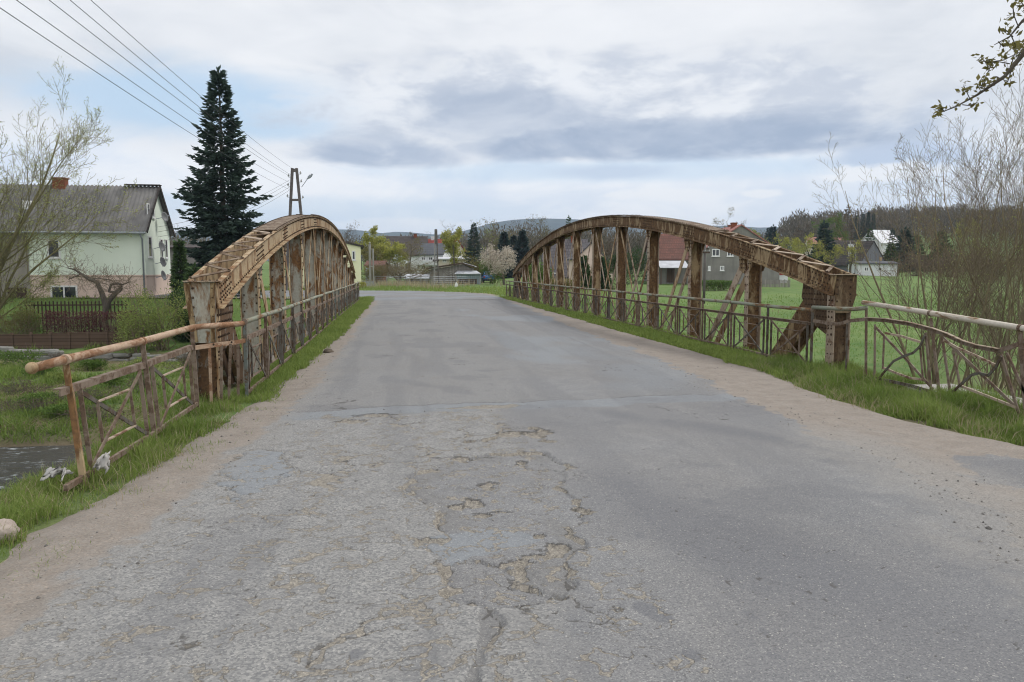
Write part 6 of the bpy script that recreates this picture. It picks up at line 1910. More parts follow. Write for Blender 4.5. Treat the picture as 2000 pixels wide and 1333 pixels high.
# fences and wall by the river
def board_fence():
    a = on(-60, 39.2); b = on(276, 39.9); d = b - a; L_ = math.hypot(d.x, d.y); rz = math.atan2(d.y, d.x)
    za = at(-60, 696, 39.2).z; zb = at(276, 687, 39.9).z
    T = empty('board_fence', (a.x, a.y, za), 'low brown fence of horizontal boards between posts above the river bank', 'fence', rz)
    n = 9; bw = L_ / n; rng = random.Random(2)
    for i in range(n):
        x0 = i * bw + .07; x1 = (i + 1) * bw - .07; z = (zb - za) * i / n + rng.uniform(-.02, .02); p = MB()
        for k in range(6): p.box(x0, x1, -.012 + (k % 2) * .012, .008 + (k % 2) * .012, z + .03 + k * .165, z + .03 + k * .165 + .172)
        p.box(x0, x1, -.03, .03, z + 1.03, z + 1.06); p.build('panel', M['brown_board'], T)
    for i in range(n + 1):
        z = (zb - za) * i / n; p = MB(); p.box(i * bw - .06, i * bw + .06, -.05, .05, z - .4, z + 1.12); p.build('post', M['brown_board'], T)


board_fence()


def picket_fence():
    a = at(52, 606, 43.5); b = at(246, 604, 44.2); d = b - a; L_ = math.hypot(d.x, d.y)
    T = empty('picket_fence', a, 'dark brown picket fence behind the purple hedge', 'fence', math.atan2(d.y, d.x))
    n = 27
    for i in range(n):
        x = L_ * i / (n - 1); h = .48 + .02 * math.sin(i * 2.1) + (b.z - a.z) * i / n; p = MB(); p.prism([(x - .035, -1.4), (x + .035, -1.4), (x + .035, h - .03), (x, h), (x - .035, h - .03)], 'y', -.012, .012); p.build('picket', M['dark_wood'], T)
    for z in (.22, -.5):
        r = MB(); r.box(-.1, L_ + .1, .013, .05, z, z + .08); r.build('rail', M['dark_wood'], T)


picket_fence()


def stone_wall():
    a = on(-80, 38.0); b = on(345, 38.3); T = MB(); rng = random.Random(6); d = b - a; L_ = math.hypot(d.x, d.y); u = Vector((d.x / L_, d.y / L_, 0)); n_ = Vector((u.y, -u.x, 0))
    x = 0
    while x < L_:
        w = rng.uniform(.5, 1.5)
        for k in range(2):
            if rng.random() < .25: continue
            h = rng.uniform(.16, .30); q = a + u * (x + w / 2 + rng.uniform(-.2, .2)) + n_ * rng.uniform(-.1, .15); zz = gz(q.x, q.y) - .12 + k * .24
            Mx = Matrix.Translation((q.x, q.y, zz)) @ Matrix.Rotation(math.atan2(u.y, u.x) + rng.uniform(-.12, .12), 4, 'Z') @ Matrix.Rotation(rng.uniform(-.06, .06), 4, 'Y')
            T.box(-w / 2, w / 2, -.2, .2, 0, h, Mx)
        x += w * .96
    o = T.build('stone_wall', m_noise('field_stone', (.13, .13, .115), (.26, .255, .235), 2.5, 6, .95, .02, 12, world=True), bevel=.05); tag(o, 'low dry stone wall under the brown board fence', 'wall')


stone_wall()

# smaller buildings left of the bend --------------------------------------------
def bh(px, py, dp): return at(px, py, dp)
CR = -YAW                                         # facades turned square to the road view


def flat_house(px0, px1, ytop, dp, **k): pass


L = on(328, 66); house('low grey flat roofed shed half hidden behind the big spruce', 'shed', Vector((L.x, L.y, L.z)), CR, 2.6, 4, at(330, 486, 66).z - L.z, .25, M['grey_render'], M['roof_dark'], name='shed', wins=(('f', 1.7, 1.2, .7, .8),))
L = on(562, 73.5)
Yh = at(712, 481, 76).z - L.z
house('narrow pale yellow two storey house behind the left arch', 'house', L, CR + .21, (694 - 562) / FOC * 78, 7.5, Yh - .1, .75, M['yellow_render'], M['roof_dark'], ridge='y', ov=.30, thick=.16,
      wins=tuple(('f', (px - 562) / FOC * 76, at(px, yb, 76).z - L.z, (pw) / FOC * 76, (yb - yt) / FOC * 76) for px, yb, yt, pw in ((597, 516, 492, 11), (684, 509, 491, 7), (640, 516, 492, 11), (597, 556, 535, 11))), cross=False)
L = on(716, 104)
house('small red brick hut behind the concrete pole', 'hut', L, CR, 2.2, 3, at(720, 519, 104).z - L.z, .5, M['brick'], M['roof_tile'], name='hut', wins=(('f', 1.5, 1.0, .7, .6),))
m = MB(); q = on(714, 101); m.box(0, .75, 0, .04, 0, 1.9); o = m.build('door_panel', M['metal_grey']); o.location = q; o.rotation_euler = (0, 0, CR); tag(o, 'pale grey panel standing in front of the brick hut', 'panel')
# dark roofed house
L = on(757, 140); L.z = at(757, 540, 140).z
T = house('white house with a steep dark brown roof and boarded balcony gable', 'house', L, CR + .18, 7.2, 8.5, at(757, 497, 140).z - L.z, at(790, 461, 140).z - at(757, 497, 140).z, M['white_render'], M['roof_dark'], wins=(('f', 1.5, 1.2, .8, 1.2), ('f', 3.6, 1.2, 1.0, 1.2), ('f', 5.6, 1.2, .8, 1.2), ('l', 2.0, 4.2, .7, 1.0), ('l', 5.0, 4.2, .7, 1.0)), gable=M['dark_wood'], chimneys=((5.2, 4.2, .5, M['brick']),))
m = MB(); m.box(.3, 2.6, -.62, -.05, 3.05, 3.15); m.box(.3, 2.6, -.62, -.57, 3.15, 4.0); m.build('balcony', M['white_render'], T)
m = MB(); m.box(.45, 2.4, -.06, -.02, 4.0, 5.0); m.build('balcony_door', M['dark_wood'], T)
L = on(818, 128); L.z = at(818, 530, 128).z
T = house('white house with a slate grey roof left of the slotted pole', 'house', L, CR - .12, 4.0, 6.5, at(818, 497, 128).z - L.z, at(818, 476, 128).z - at(818, 497, 128).z, M['white_render'], M['roof_slate'], wins=(('f', .8, 1.75, .6, .55), ('f', 2.0, 1.75, .7, .55), ('f', 3.1, 1.75, .6, .55), ('f', .8, .25, .6, .7), ('f', 2.0, .25, .7, .7)), ov=.35)
m = MB(); m.box(-.3, 4.4, -.95, -.06, .95, 1.05); m.box(-.3, 4.4, -.95, -.90, 1.05, 1.65); m.build('balcony', M['white_render'], T)
L = on(815, 150); L.z = at(815, 535, 150).z
T = house('tall house with a bright red roof and a cream gable', 'house', L, CR - .55, 7.0, 6.2, at(870, 496, 150).z - L.z, at(840, 468, 150).z - at(870, 496, 150).z, M['cream_render'], M['roof_red'], wins=(('r', 2.0, 3.2, .8, 1.1), ('r', 4.2, 3.2, .8, 1.1), ('r', 3.0, 6.0, .6, .9), ('r', 2.0, .8, .8, 1.1)), chimneys=((1.5, 3.1, .55, M['white_render']), (5.0, 3.1, .55, M['white_render'])))
L = on(856, 125); L.z = at(856, 516, 125).z
house('long low white roofed building behind the yellow willow', 'building', L, CR, 5.2, 4, at(860, 507, 125).z - L.z, .22, M['cream_render'], M['white_roof'], name='building', wins=(('f', 1.0, .3, .6, .4),), below=2)


def wooden_shed():
    dp = 93; L = on(840, dp)
    T = empty('shed', L, 'weathered wooden shed with a low pitched tin roof and a bluish lean to', 'shed', CR)
    S = lambda px: (px - 840) / FOC * dp
    Z = lambda py: at(880, py, dp).z - L.z
    m = MB(); m.prism([(S(840), -.6), (S(922), -.6), (S(922), Z(525)), (S(902), Z(517)), (S(840), Z(527))], 'y', .0, 4.5); m.build('wall', M['shed_board'], T)
    r = MB()
    for a, b in (((S(833), Z(525) - .06), (S(902), Z(515))), ((S(902), Z(515)), (S(927), Z(522)))):
        r.prism([a, b, (b[0], b[1] + .10), (a[0], a[1] + .10)], 'y', -.5, 4.8)
    r.build('roof', M['tin'], T)
    bb = MB(); bb.bar((S(833), -.52, Z(525) - .02), (S(902), -.52, Z(515) + .03), .03, .16); bb.bar((S(902), -.52, Z(515) + .03), (S(927), -.52, Z(522) + .03), .03, .16); bb.build('fascia', M['dark_wood'], T)
    l = MB(); l.prism([(S(893), -.6), (S(939), -.6), (S(939), Z(536)), (S(893), Z(533))], 'y', -1.6, -.02); l.build('lean_to', M['blue_board'], T)
    lr = MB(); a = (S(890), Z(531.5)); Mx = None
    P = [(S(890), -1.9, Z(536)), (S(941), -1.9, Z(536)), (S(930), -.03, Z(530)), (S(893), -.03, Z(530))]
    lr.add(P + [(x, y, z + .06) for x, y, z in P], [(3, 2, 1, 0), (4, 5, 6, 7), (0, 1, 5, 4), (1, 2, 6, 5), (2, 3, 7, 6), (3, 0, 4, 7)]); lr.build('lean_to_roof', M['tin'], T)
    d = MB(); d.box(S(896), S(932), -1.66, -1.605, -.6, Z(545)); d.build('door', M['dark_wood'], T)


wooden_shed()
L = on(793, 92)
T = house('small open log store with a patched tin roof beside the fruit tree', 'log store', L, CR, 2.5, 2.2, at(800, 544, 92).z - L.z, .35, M['shed_board'], M['tin'], name='log_store', ridge='x', ov=.35)
m = MB(); m.box(.35, 2.1, -.05, -.01, -.1, .8); m.build('doorway', M['dark_wood'], T)
# right side houses --------------------------------------------------------------
L = on(1128, 76); L.z = at(1150, 552, 76).z
wG = (1181 - 1128) / FOC * 76; hE = at(1128, 503, 76).z - L.z; hR = at(1150, 476, 76).z - at(1150, 503, 76).z
house('house with a pale pink gable and dark tiled roof seen through the right arch', 'house', L, CR + .10, wG, 5.0, hE, hR, M['pink_render'], M['roof_grey'], ridge='y', ov=.25, wins=(('f', wG * .72, .8, .7, .8),))
L2 = on(1062, 84); L2.z = L.z
house('long wing with a dark grey tiled roof left of the pink gable', 'house', L2, CR - .06, 4.6, 6.5, at(1090, 537, 84).z - L2.z, at(1090, 468, 84).z - at(1090, 537, 84).z, M['cream_render'], M['roof_grey'], ov=.35, wins=(('f', 1.2, .2, .7, .7),), chimneys=((3.2, 3.2, .4, M['brick']),))
L3 = on(1181, 75.2); L3.z = L.z
m = MB(); m.box(0, .75, 0, 1.5, -.5, at(1187, 535, 75).z - L3.z); o = m.build('garden_wall', M['pink_render']); o.location = L3; o.rotation_euler = (0, 0, CR); tag(o, 'short pale pink garden wall right of the pink gable', 'wall')
# red tiled barn with tin lean to
dp = 90; L = on(1281, dp + 2); L.z = at(1281, 546, dp).z
S = lambda px: (px - 1281) / FOC * dp
T = house('barn with a steep old red tiled roof and a tin lean to at its eave', 'barn', L, CR + .05, S(1352), 6.5, at(1300, 505, dp).z - L.z, at(1312, 455, dp).z - at(1300, 505, dp).z, M['grey_render'], M['roof_tile'], ov=.25, name='barn')
m = MB(); Zr = at(1300, 506, dp).z - L.z
P = [(-.05, -2.3, Zr - 1.05), (S(1338), -2.3, Zr - 1.05), (S(1338), -.35, Zr - .25), (-.05, -.35, Zr - .25)]
m.add(P + [(x, y, z + .06) for x, y, z in P], [(3, 2, 1, 0), (4, 5, 6, 7), (0, 1, 5, 4), (1, 2, 6, 5), (2, 3, 7, 6), (3, 0, 4, 7)]); m.build('tin_roof', M['tin'], T)
m = MB()
for x in (.1, 1.6, 3.0): m.box(x - .06, x + .06, -2.2, -2.08, -.6, Zr - 1.07)
m.build('lean_to_posts', M['dark_wood'], T)
m = MB(); m.box(1.3, 2.2, -.05, -.01, -.4, 1.5); m.build('door', M['dark_wood'], T)
# grey house
dp = 92; L = on(1368, dp); L.z = at(1400, 542, dp).z
S = lambda px: (px - 1368) / FOC * dp
house('unrendered grey house with a broad gable and red roof behind the right arch', 'house', L, CR, S(1522), 9, at(1365, 492, dp).z - L.z, at(1440, 441, dp).z - at(1365, 492, dp).z, M['grey_render'], M['roof_pink'], ridge='y', ov=.3,
      wins=tuple(('f', S(px), at(px, yb, dp).z - L.z, pw / FOC * dp, (yb - yt) / FOC * dp) for px, yb, yt, pw in ((1397, 501, 487, 15), (1425, 501, 488, 12), (1410, 529, 520, 8), (1385, 529, 520, 5))), chimneys=((S(1440), 2.0, .35, M['brick']), (S(1449), 5.0, .25, M['brick'])))
L = on(1481, 95); L.z = at(1495, 541, 95).z
T = house('low white garage with a red door right of the grey house', 'garage', L, CR, 3.6, 4, at(1495, 509, 95).z - L.z, .3, M['white_render'], M['roof_dark'], name='garage')
m = MB(); m.box(1.9, 3.2, -.05, -.01, .2, 1.75); m.build('garage_door', M['red_paint'], T)
m = MB(); q = on(1475, 86)
for i in range(28): m.box(i * .14, i * .14 + .10, 0, .025, -.1, .85 + .05 * math.sin(i * 1.7))
o = m.build('plank_fence', M['shed_board']); o.location = q; o.rotation_euler = (0, 0, CR); tag(o, 'grey plank fence before the white garage', 'fence')
# dark barn with boarded gable and white annex
dp = 122; L = on(1679, dp); L.z = at(1700, 533, dp).z
S = lambda px: (px - 1679) / FOC * dp
T = house('old dark roofed barn with a grey boarded gable at the far edge of the meadow', 'barn', L, CR + .12, S(1732), 8.5, at(1700, 514, dp).z - L.z, at(1706, 472, dp).z - at(1700, 514, dp).z, M['grey_board'], M['roof_dark'], ridge='y', ov=.30, gable=M['grey_board'], name='barn', chimneys=((.9, 4.2, -.35, M['white_render']),))
m = MB(); m.box(S(1719), S(1724), -.05, -.035, at(1720, 512, dp).z - L.z, at(1720, 503, dp).z - L.z); m.build('hatch', m_plain('pale_wood', (.42, .30, .18)), T)
L2 = on(1676, dp - 6); L2.z = at(1700, 534, dp - 6).z
house('low white outbuilding with a grey flat roof before the dark barn', 'outbuilding', L2, CR, (1752 - 1676) / FOC * (dp - 6), 3.5, at(1700, 516, dp - 6).z - L2.z, .30, M['white_render'], M['roof_slate'], name='outbuilding', ov=.3, wins=(('f', 1.2, .3, .6, .6), ('f', 3.2, .3, .6, .6)))
L2 = on(1636, 138); L2.z = at(1650, 534, 138).z
house('long dark roofed byre joined behind the boarded barn', 'byre', L2, CR + .1, 5.5, 7, at(1650, 512, 138).z - L2.z, at(1650, 470, 138).z - at(1650, 512, 138).z, M['grey_board'], M['roof_dark'], name='byre', ov=.3)
L = on(1718, 190); L.z = at(1730, 500, 190).z
house('distant house with a bright white roof between dark spruces', 'house', L, CR + .2, 5.0, 8, at(1730, 474, 190).z - L.z, at(1730, 449, 190).z - at(1730, 474, 190).z, M['white_render'], M['white_roof'], ov=.4)
for px, lab in ((1578, 'distant house showing a pinkish red roof left of the big spruce'), (1626, 'distant house showing a pinkish red roof right of the big spruce')):
    L = on(px, 195); L.z = at(px, 495, 195).z
    house(lab, 'house', L, CR - .2, 2.4, 6, at(px, 476, 195).z - L.z, at(px, 464, 195).z - at(px, 476, 195).z, M['cream_render'], M['roof_pink'], ov=.4)

# ------------------------------------------------------------------ poles and lines
def a_pole(px, dp, ytop, label, lean=0.0):
    L = on(px, dp); H = at(px, ytop, dp).z - L.z
    T = empty('utility_pole', L, label, 'utility pole', CR)
    wb = .95 * H / 10; wt = .17
    for s in (-1, 1):
        m = MB(); a = Vector((s * wb + lean, 0, -.3)); b = Vector((s * wt + lean * .2, 0, H)); n = 4
        m.bar(a, b, .19, .22, up=(0, 1, 0)); m.build('leg', M['pole'], T)
    f = .70; xx = wb + (wt - wb) * f
    m = MB(); m.box(-xx + .02, xx - .02, -.07, .07, H * f + .35, H * f + .53); m.build('cross_tie', M['pole'], T)
    m = MB(); m.box(-wt - .02, wt + .02, -.10, .10, H - .30, H - .05); m.build('cap', M['pole'], T)
    for s in (-1, 1):
        for k, hh in enumerate((.62, 1.35, 2.25) if s < 0 else (.40, 1.05, 2.35)):
            z = H - hh; x = s * (wt + (wb - wt) * hh / H + .1)
            m = MB(); m.tube([(x, 0, z - .12), (x + s * .16, 0, z - .12), (x + s * .18, 0, z - .02)], .014, 6)
            m.tube([(x + s * .18, 0, z - .04), (x + s * .18, 0, z + .02), (x + s * .18, 0, z + .08), (x + s * .18, 0, z + .15)], [.07, .085, .05, .03], 10); m.build('insulator', M['ceramic'], T)
    return T, L, H


P1, P1L, P1H = a_pole(580, 65, 329, 'dark A shaped concrete pole standing behind the left arch')
def at_pole(px, py): return at(px, py, 65)
sl = empty('street_lamp', at_pole(589, 366), 'street lamp on a slanting arm fixed to the A shaped pole', 'street lamp', CR)
m = MB(); m.tube([(0, 0, 0), (.28, -.02, .36), (.50, -.04, .66)], .028, 8); m.build('arm', M['metal_grey'], sl)
m = MB(); Mx = Matrix.Translation((.48, -.04, .64)) @ Matrix.Rotation(math.radians(-42), 4, 'Y')
for x0, x1, hw_, z0, z1 in ((0, .16, .07, -.05, .06), (.161, .46, .13, -.09, .10), (.461, .62, .10, -.06, .07)): m.box(x0, x1, -hw_, hw_, z0, z1, Mx)
m.build('lamp_head', M['metal_grey'], sl, bevel=.03)


def wire(name, label, a, b, sag, r=.011, group=None):
    n = 24; pts = [a.lerp(b, i / n) - Vector((0, 0, sag * 4 * (i / n) * (1 - i / n))) for i in range(n + 1)]
    m = MB(); m.tube(pts, r, 5); tag(m.build(name, M['wire'], smooth=True), label, 'power line', group)


names = ('lowest', 'second lowest', 'middle', 'second highest', 'highest')
near = [(-200, -119), (-200, -166), (-200, -232), (-200, -286), (-200, -338)]
far = [(567, 371), (566, 357), (567, 345), (568, 342), (572, 330)]
for i in range(5):
    a = at(*near[i], 11.5); b = at_pole(*far[i])
    wire('power_line', names[i] + ' of the five power lines crossing the sky at the upper left', a, b, .30, .0085, 'power lines at the upper left')
# the near pole that carries them, just outside the picture
nL = at(-200, 0, 11.5); gz_n = gz(nL.x, nL.y)
Tn = empty('utility_pole', (nL.x, nL.y, gz_n), 'concrete pole on the near river bank carrying the power lines', 'utility pole', CR)
m = MB(); m.tube([(-.12, .12, -.3), (-.12, .12, 9.8 - gz_n - 1.5)], [.17, .12], 8); m.build('shaft', M['pole'], Tn, smooth=True)
gb = GH[0] + Vector((GH[1] + .1, 2.4, GH[3] + .1))
for i, (y, w_) in enumerate(((352, 'top'), (358, 'second'), (366, 'third'), (372, 'bottom'))):
    wire('service_line', w_ + ' of the four thin lines dropping from the A shaped pole towards the green house', at_pole(565, y), gb + Vector((0, .1 * i, -.32 * i)), .55, .010, 'service lines to the green house')

# grey double pole left, lattice pole in the middle, field pole right
L = on(723, 84); H = at(723, 477, 84).z - L.z
T = empty('utility_pole', L, 'pale concrete double pole beside the yellow house', 'utility pole', CR)
for x, w_, h in ((0, .22, H), (.34, .13, H - .5)):
    m = MB(); m.bar((x, 0, -.2), (x, 0, h), w_, .2, up=(0, 1, 0)); m.build('shaft', M['pole_grey'], T)
m = MB(); m.box(-.05, .45, -.12, -.101, H * .45, H * .45 + .12); m.ball((0, 0, H + .12), .10); m.build('clamp', M['ceramic'], T)
L = on(852, 88); H = at(852, 449, 88).z - L.z
T = empty('utility_pole', L, 'tall slotted concrete pole in front of the red roofed house', 'utility pole', CR)
for s in (-1, 1):
    m = MB(); m.bar((s * .26, 0, -.2), (s * .08, 0, H), .13, .16, up=(0, 1, 0)); m.build('leg', M['pole_grey'] if s < 0 else M['pole'], T)
m = MB()
for k in range(11):
    z = .3 + k * H * .085; x = .26 - .18 * z / H; m.box(-x + .03, x - .03, -.05, .05, z, z + .10)
m.build('rungs', M['pole_grey'], T)
m = MB(); m.box(-.13, .13, -.10, .10, H - 1.6, H + .05); m.build('cap', M['pole'], T)
m = MB(); m.box(-.34, .34, -.14, -.09, H * .42, H * .42 + .10)
for x in (-.30, .0, .30): m.ball((x, -.12, H * .42 + .16), .08)
m.build('crossarm', M['dark_wood'], T)
L = on(1376, 56); L.z = at(1376, 580, 56).z - .2; H = at(1376, 478, 56).z - L.z
T = empty('utility_pole', L, 'brown wooden pole with a crossarm standing in the meadow behind the right truss', 'utility pole', CR)
m = MB(); m.tube([(0, 0, -.3), (.01, 0, H * .5), (0, 0, H)], [.10, .09, .075], 8); m.build('shaft', M['pole'], T, smooth=True)
m = MB(); m.box(-.34, .34, -.09, -.02, H - .62, H - .50); m.box(-.25, .30, .02, .09, H - .35, H - .26); m.build('crossarm', M['dark_wood'], T)
for x, z in ((-.30, H - .50), (.0, H - .50), (.30, H - .50), (.22, H - .26)):
    m = MB(); m.tube([(x, -.05, z), (x, -.05, z + .06), (x, -.05, z + .14)], [.05, .055, .025], 8); m.build('insulator', M['ceramic'], T)
for i, (px, dp, yt) in enumerate(((1659, 115, 470), (1670, 116, 474))):
    L = on(px, dp); H = at(px, yt, dp).z - L.z; m = MB(); m.tube([(0, 0, -.2), (0, 0, H)], [.07, .055], 6); o = m.build('wooden_post', M['pole_grey'], smooth=True); o.location = L
    tag(o, ('left', 'right')[i] + ' one of two thin grey poles before the dark byre roof', 'pole')

# ------------------------------------------------------------------ things along the bend
def grey_gate():
    L = on(699, 76); T = empty('metal_gate', L, 'grey metal gate panel at the corner of the yellow house', 'gate', CR)
    w = 1.5; h = at(715, 549, 76).z - L.z
    m = MB()
    for i in range(12): m.box(.06 + i * .115, .06 + i * .115 + .085, -.01, .01, .08, h - .06)
    m.build('slats', M['metal_grey'], T)
    m = MB(); m.box(0, w, -.02, .02, h - .06, h); m.box(0, w, -.02, .02, .02, .08); m.build('frame', M['pole_grey'], T)
    for x in (0, w): p = MB(); p.box(x - .06, x + .06, -.06, .06, -.2, h + .06); p.build('post', M['pole_grey'], T)


grey_gate()


def mesh_fence(px0, px1, dp0, dp1, h, n, label):
    a = on(px0, dp0); b = on(px1, dp1); d = b - a; L_ = math.hypot(d.x, d.y)
    T = empty('wire_fence', a, label, 'fence', math.atan2(d.y, d.x))
    for i in range(n + 1):
        z = (b.z - a.z) * i / n; p = MB(); p.tube([(L_ * i / n, 0, z - .2), (L_ * i / n, 0, z + h)], .035, 6); p.build('post', M['pole_grey'], T)
    m = MB()
    for k in range(5):
        zz = .1 + k * (h - .15) / 4; m.tube([(0, 0, zz), (L_, 0, zz + b.z - a.z)], .010, 4)
    i = 0
    while i * .22 < L_: m.tube([(i * .22, 0, .05 + (b.z - a.z) * i * .22 / L_), (i * .22, 0, h - .05 + (b.z - a.z) * i * .22 / L_)], .005, 3); i += 1
    m.build('wire_mesh', M['zinc'], T)


mesh_fence(732, 842, 79, 82, 1.0, 5, 'thin wire fence with posts along the garden left of the slotted pole')
mesh_fence(845, 936, 82, 86, 1.0, 4, 'thin wire fence with posts in front of the wooden shed')
L = on(891, 76)
m = MB(); m.prism([(-.17, -.05), (.17, -.05), (.12, .30), (.04, .44), (-.05, .44), (-.12, .28)], 'y', -.10, .10); o = m.build('marker_stone', m_plain('whitewash', (.74, .74, .72), .8), bevel=.03); o.location = L; o.rotation_euler = (0, 0, CR); tag(o, 'small white painted marker stone on the grass beyond the bend', 'stone')
m = MB()
for k in range(3):
    r = .75 + .12 * k; m.tube([(r * math.cos(PI * i / 10), .5 * k, r * math.sin(PI * i / 10) * 1.5) for i in range(11)], .02, 5)
o = m.build('hoop_frame', M['pole_grey'], smooth=True); o.location = on(876, 86); o.rotation_euler = (0, 0, CR); tag(o, 'bare hoop frame of a small plastic tunnel beside the shed', 'hoop frame')


def car():
    L = on(951, 100); T = empty('parked_car', L, 'blue hatchback parked behind the bluish lean to', 'car', CR + .22)
    # x across, y along (rear towards the camera)
    sec = [(-1.98, .40, .80, .72), (-1.92, .28, .88, .78), (-1.2, .22, .95, .83), (0, .20, .97, .84), (1.2, .22, .93, .84), (1.8, .28, .80, .80), (1.98, .38, .66, .70)]
    m = MB(); P = []; F = []
    for (y, zl, zt, hw) in sec:
        P += [(-hw * .92, y, zl), (hw * .92, y, zl), (hw, y, (zl + zt) / 2), (hw * .95, y, zt), (-hw * .95, y, zt), (-hw, y, (zl + zt) / 2)]
    n = 6
    for i in range(len(sec) - 1):
        for k in range(n): F.append((i * n + k, i * n + (k + 1) % n, (i + 1) * n + (k + 1) % n, (i + 1) * n + k))
    F += [tuple(range(n))[::-1], tuple((len(sec) - 1) * n + k for k in range(n))]
    m.add(P, F); paint = NT('blue_paint'); paint.color((.030, .115, .30)); paint.rough(.25); paint.b.inputs['Coat Weight'].default_value = .6
    m.build('body', paint.m, T, bevel=.04)
    m = MB(); sec = [(-1.75, .90, .74), (-1.45, 1.38, .60), (-.9, 1.46, .60), (.2, 1.42, .60), (.95, .92, .74)]
    P = []; F = []
    for (y, z, hw) in sec: P += [(-.78, y, .88), (.78, y, .88), (hw, y, z), (-hw, y, z)]
    for i in range(4):
        for k in range(4): F.append((i * 4 + k, i * 4 + (k + 1) % 4, i * 4 + 4 + (k + 1) % 4, i * 4 + 4 + k))
    F += [(3, 2, 1, 0), (16, 17, 18, 19)]; m.add(P, F); m.build('cabin', paint.m, T)
    m = MB(); m.add([(-.60, -1.755, .98), (.60, -1.755, .98), (.52, -1.50, 1.34), (-.52, -1.50, 1.34)], [(0, 1, 2, 3)]); m.add([(.60, -1.745, .98), (-.60, -1.745, .98), (-.52, -1.49, 1.34), (.52, -1.49, 1.34)], [(0, 1, 2, 3)]); m.build('rear_window', M['glass'], T)
    for s in (-1, 1):
        m = MB(); m.add([(s * .765, -1.2, .94), (s * .765, .55, .94), (s * .645, .15, 1.34), (s * .635, -1.2, 1.36)], [(0, 1, 2, 3)]); m.add([(s * .775, -1.2, .94), (s * .775, .55, .94), (s * .655, .15, 1.34), (s * .645, -1.2, 1.36)], [(3, 2, 1, 0)]); m.build('side_window', M['glass'], T)
        m = MB(); m.box(s * .70 - .09, s * .70 + .09, -1.99, -1.90, .62, .82); m.build('tail_light', M['red_paint'], T)
        for y in (-1.25, 1.25):
            m = MB(); m.tube([(s * .66, y, .30), (s * .84, y, .30)], .30, 16); w_ = m.build('wheel', m_plain('tyre', (.02, .02, .02), .9), T)
            m = MB(); m.tube([(s * .841, y, .30), (s * .85, y, .30)], .18, 12); m.build('rim', M['zinc'], w_)
    m = MB(); m.box(-.26, .26, -2.0, -1.985, .50, .61); m.build('number_plate', M['white'], T)
    m = MB(); m.box(-.74, .74, -2.03, -1.93, .30, .46); m.build('bumper', M['wire'], T, bevel=.02)


car()


# small things near the camera
def rock(name, label, loc, s, seed, mat, cat='rock'):
    m = MB(); m.ball((0, 0, 0), 1, nu=18, nv=11); o = m.build(name, mat, smooth=True)
    for v in o.data.vertices:
        n = mnoise.fractal(v.co * 1.6 + Vector((seed, 0, 0)), 1.0, 2.0, 4); v.co = v.co * (1 + .28 * n); v.co.x *= s[0]; v.co.y *= s[1]; v.co.z *= s[2]
    o.location = loc; tag(o, label, cat)


M['rock'] = m_noise('rock', (.26, .21, .18), (.42, .36, .31), 6, 6, .95, .01, 40)
rock('rock', 'rounded pinkish rock in the grass at the left edge', (-2.545, 5.36, -.005), (.12, .10, .075), 3.3, M['rock'])
rock('clod', 'dark clod of earth at the grass edge in front of the left railing', (-1.36, 16.4, .0), (.11, .14, .07), 8.1, m_noise('dark_soil', (.05, .038, .028), (.11, .085, .06), 8, 5), 'clod')


def rag(label, loc, seed, s):
    rng = np.random.default_rng(seed); n = 16; u = np.linspace(-1, 1, n); U, W = np.meshgrid(u, u)
    f = fbm(U * 2.2 + seed, W * 2.2, seed, 4); g = fbm(U * 3.1 - seed, W * 2.7, seed + 4, 4)
    X = U * s[0] * (.55 + .5 * f) + (g - .5) * .12; Yv = W * s[1] * .6 + (f - .5) * .16; Z = s[2] * (1 - .75 * (U ** 2 + W ** 2) / 2) * (.55 + .9 * g) + (f - .5) * .09
    V = np.stack([X.ravel(), Yv.ravel(), Z.ravel()], 1); i = np.arange((n - 1) ** 2); r = i // (n - 1); c = i % (n - 1); a = r * n + c
    t = m_leaf('plastic_film_%d' % seed, (.46, .44, .41), (.66, .64, .61), trans=.3, rough=.5)
    o = link('plastic_rag', np_mesh('plastic_rag', V, np.stack([a, a + 1, a + n + 1, a + n], 1), t, {'v': f.ravel()}, smooth=True)); o.location = loc
    sd_ = o.modifiers.new('t', 'SOLIDIFY'); sd_.thickness = .003; tag(o, label, 'rag', 'plastic rags at the foot of the leaning railing')


rag('torn whitish plastic hanging on the bottom rail of the leaning railing', (-2.36, 6.66, .0), 3, (.05, .05, .19))
rag('crumpled whitish plastic lying in the grass left of the leaning railing', (-2.66, 6.55, .02), 6, (.10, .08, .10))

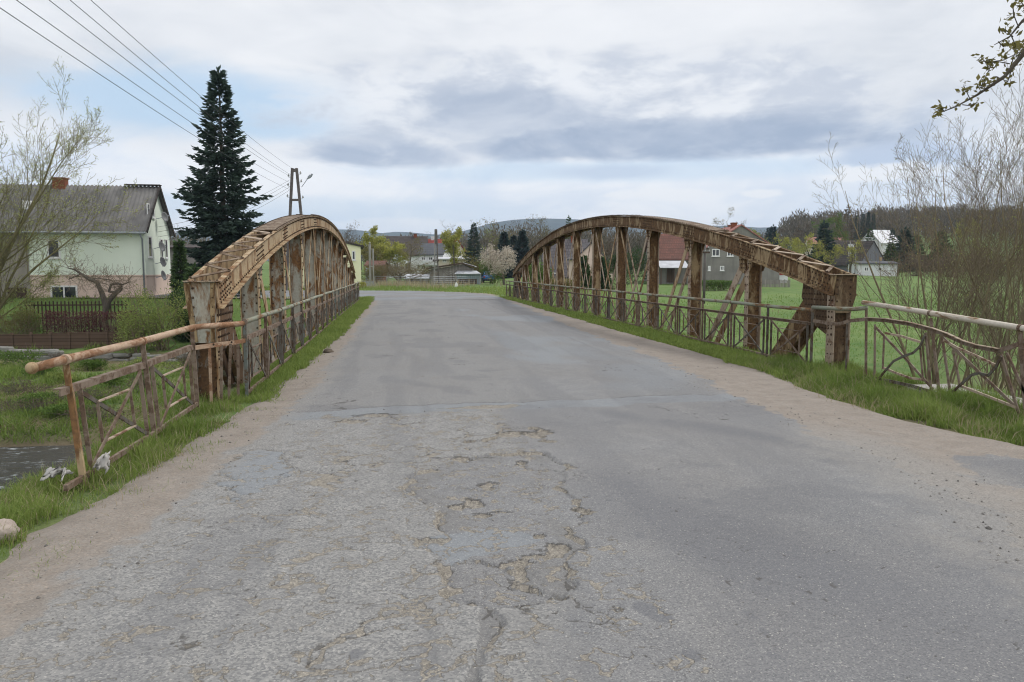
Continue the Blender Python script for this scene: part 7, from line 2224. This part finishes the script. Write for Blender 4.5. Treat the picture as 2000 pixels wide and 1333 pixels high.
# ------------------------------------------------------------------ mountains and haze
prof = [(-1400, 452), (-600, 446), (0, 450), (300, 455), (560, 452), (640, 448), (690, 449), (720, 452), (745, 456), (775, 453), (800, 454), (830, 457), (860, 459), (905, 452), (940, 442), (960, 436), (1000, 430), (1030, 428), (1060, 427), (1100, 428), (1130, 429), (1200, 439), (1260, 443), (1350, 444), (1420, 441), (1480, 445), (1520, 444), (1560, 443), (1620, 440), (1700, 446), (2000, 440), (2600, 436), (3600, 450)]
pxs = np.arange(-1400, 3600, 12.0); py = np.interp(pxs, [p[0] for p in prof], [p[1] for p in prof])
rows = []
for j in range(9):
    f = j / 8
    row = []
    for x, y in zip(pxs, py):
        top = at(x, y, 2900); d = at(x, 528, 2900 - 1100 * (1 - f)) ; zz = 14 + (top.z - 14) * (f ** 1.3)
        row.append((d.x, d.y, zz))
    rows.append(row)
for j in range(1, 3):
    row = []
    for x, y in zip(pxs, py):
        top = at(x, y, 2900); d = at(x, 528, 2900 + 330 * j); row.append((d.x, d.y, max(top.z * (1 - .5 * j), 5)))
    rows.append(row)
V = np.array(rows).reshape(-1, 3); n = len(pxs)
amp = np.repeat(np.array([0, .3, .6, .9, 1, 1, .8, .4, 0, .3, 0]), n)
V[:, 2] += (fbm(V[:, 0] / 160, V[:, 1] / 160, 5) - .5) * 26 * amp
i = np.arange((len(rows) - 1) * (n - 1)); r = i // (n - 1); c = i % (n - 1); a = r * n + c
tag(link('mountains', np_mesh('mountains', V, np.stack([a, a + 1, a + n + 1, a + n], 1), m_noise('forest_slope', (.014, .024, .020), (.040, .050, .036), .012, 6, 1, world=True), smooth=True)), kind='structure')

hz = MB(); hz.box(-3900, 4100, -500, 4500, -12, 235)
ho = hz.build('haze', []); tag(ho, kind='stuff')
hm = bpy.data.materials.new('haze'); hm.use_nodes = True; hn = hm.node_tree; hn.nodes.clear()
o_ = hn.nodes.new('ShaderNodeOutputMaterial'); pv = hn.nodes.new('ShaderNodeVolumePrincipled'); hn.links.new(pv.outputs[0], o_.inputs['Volume'])
pv.inputs['Color'].default_value = (.60, .77, 1.0, 1); pv.inputs['Density'].default_value = 0.00017
ho.data.materials.append(hm)
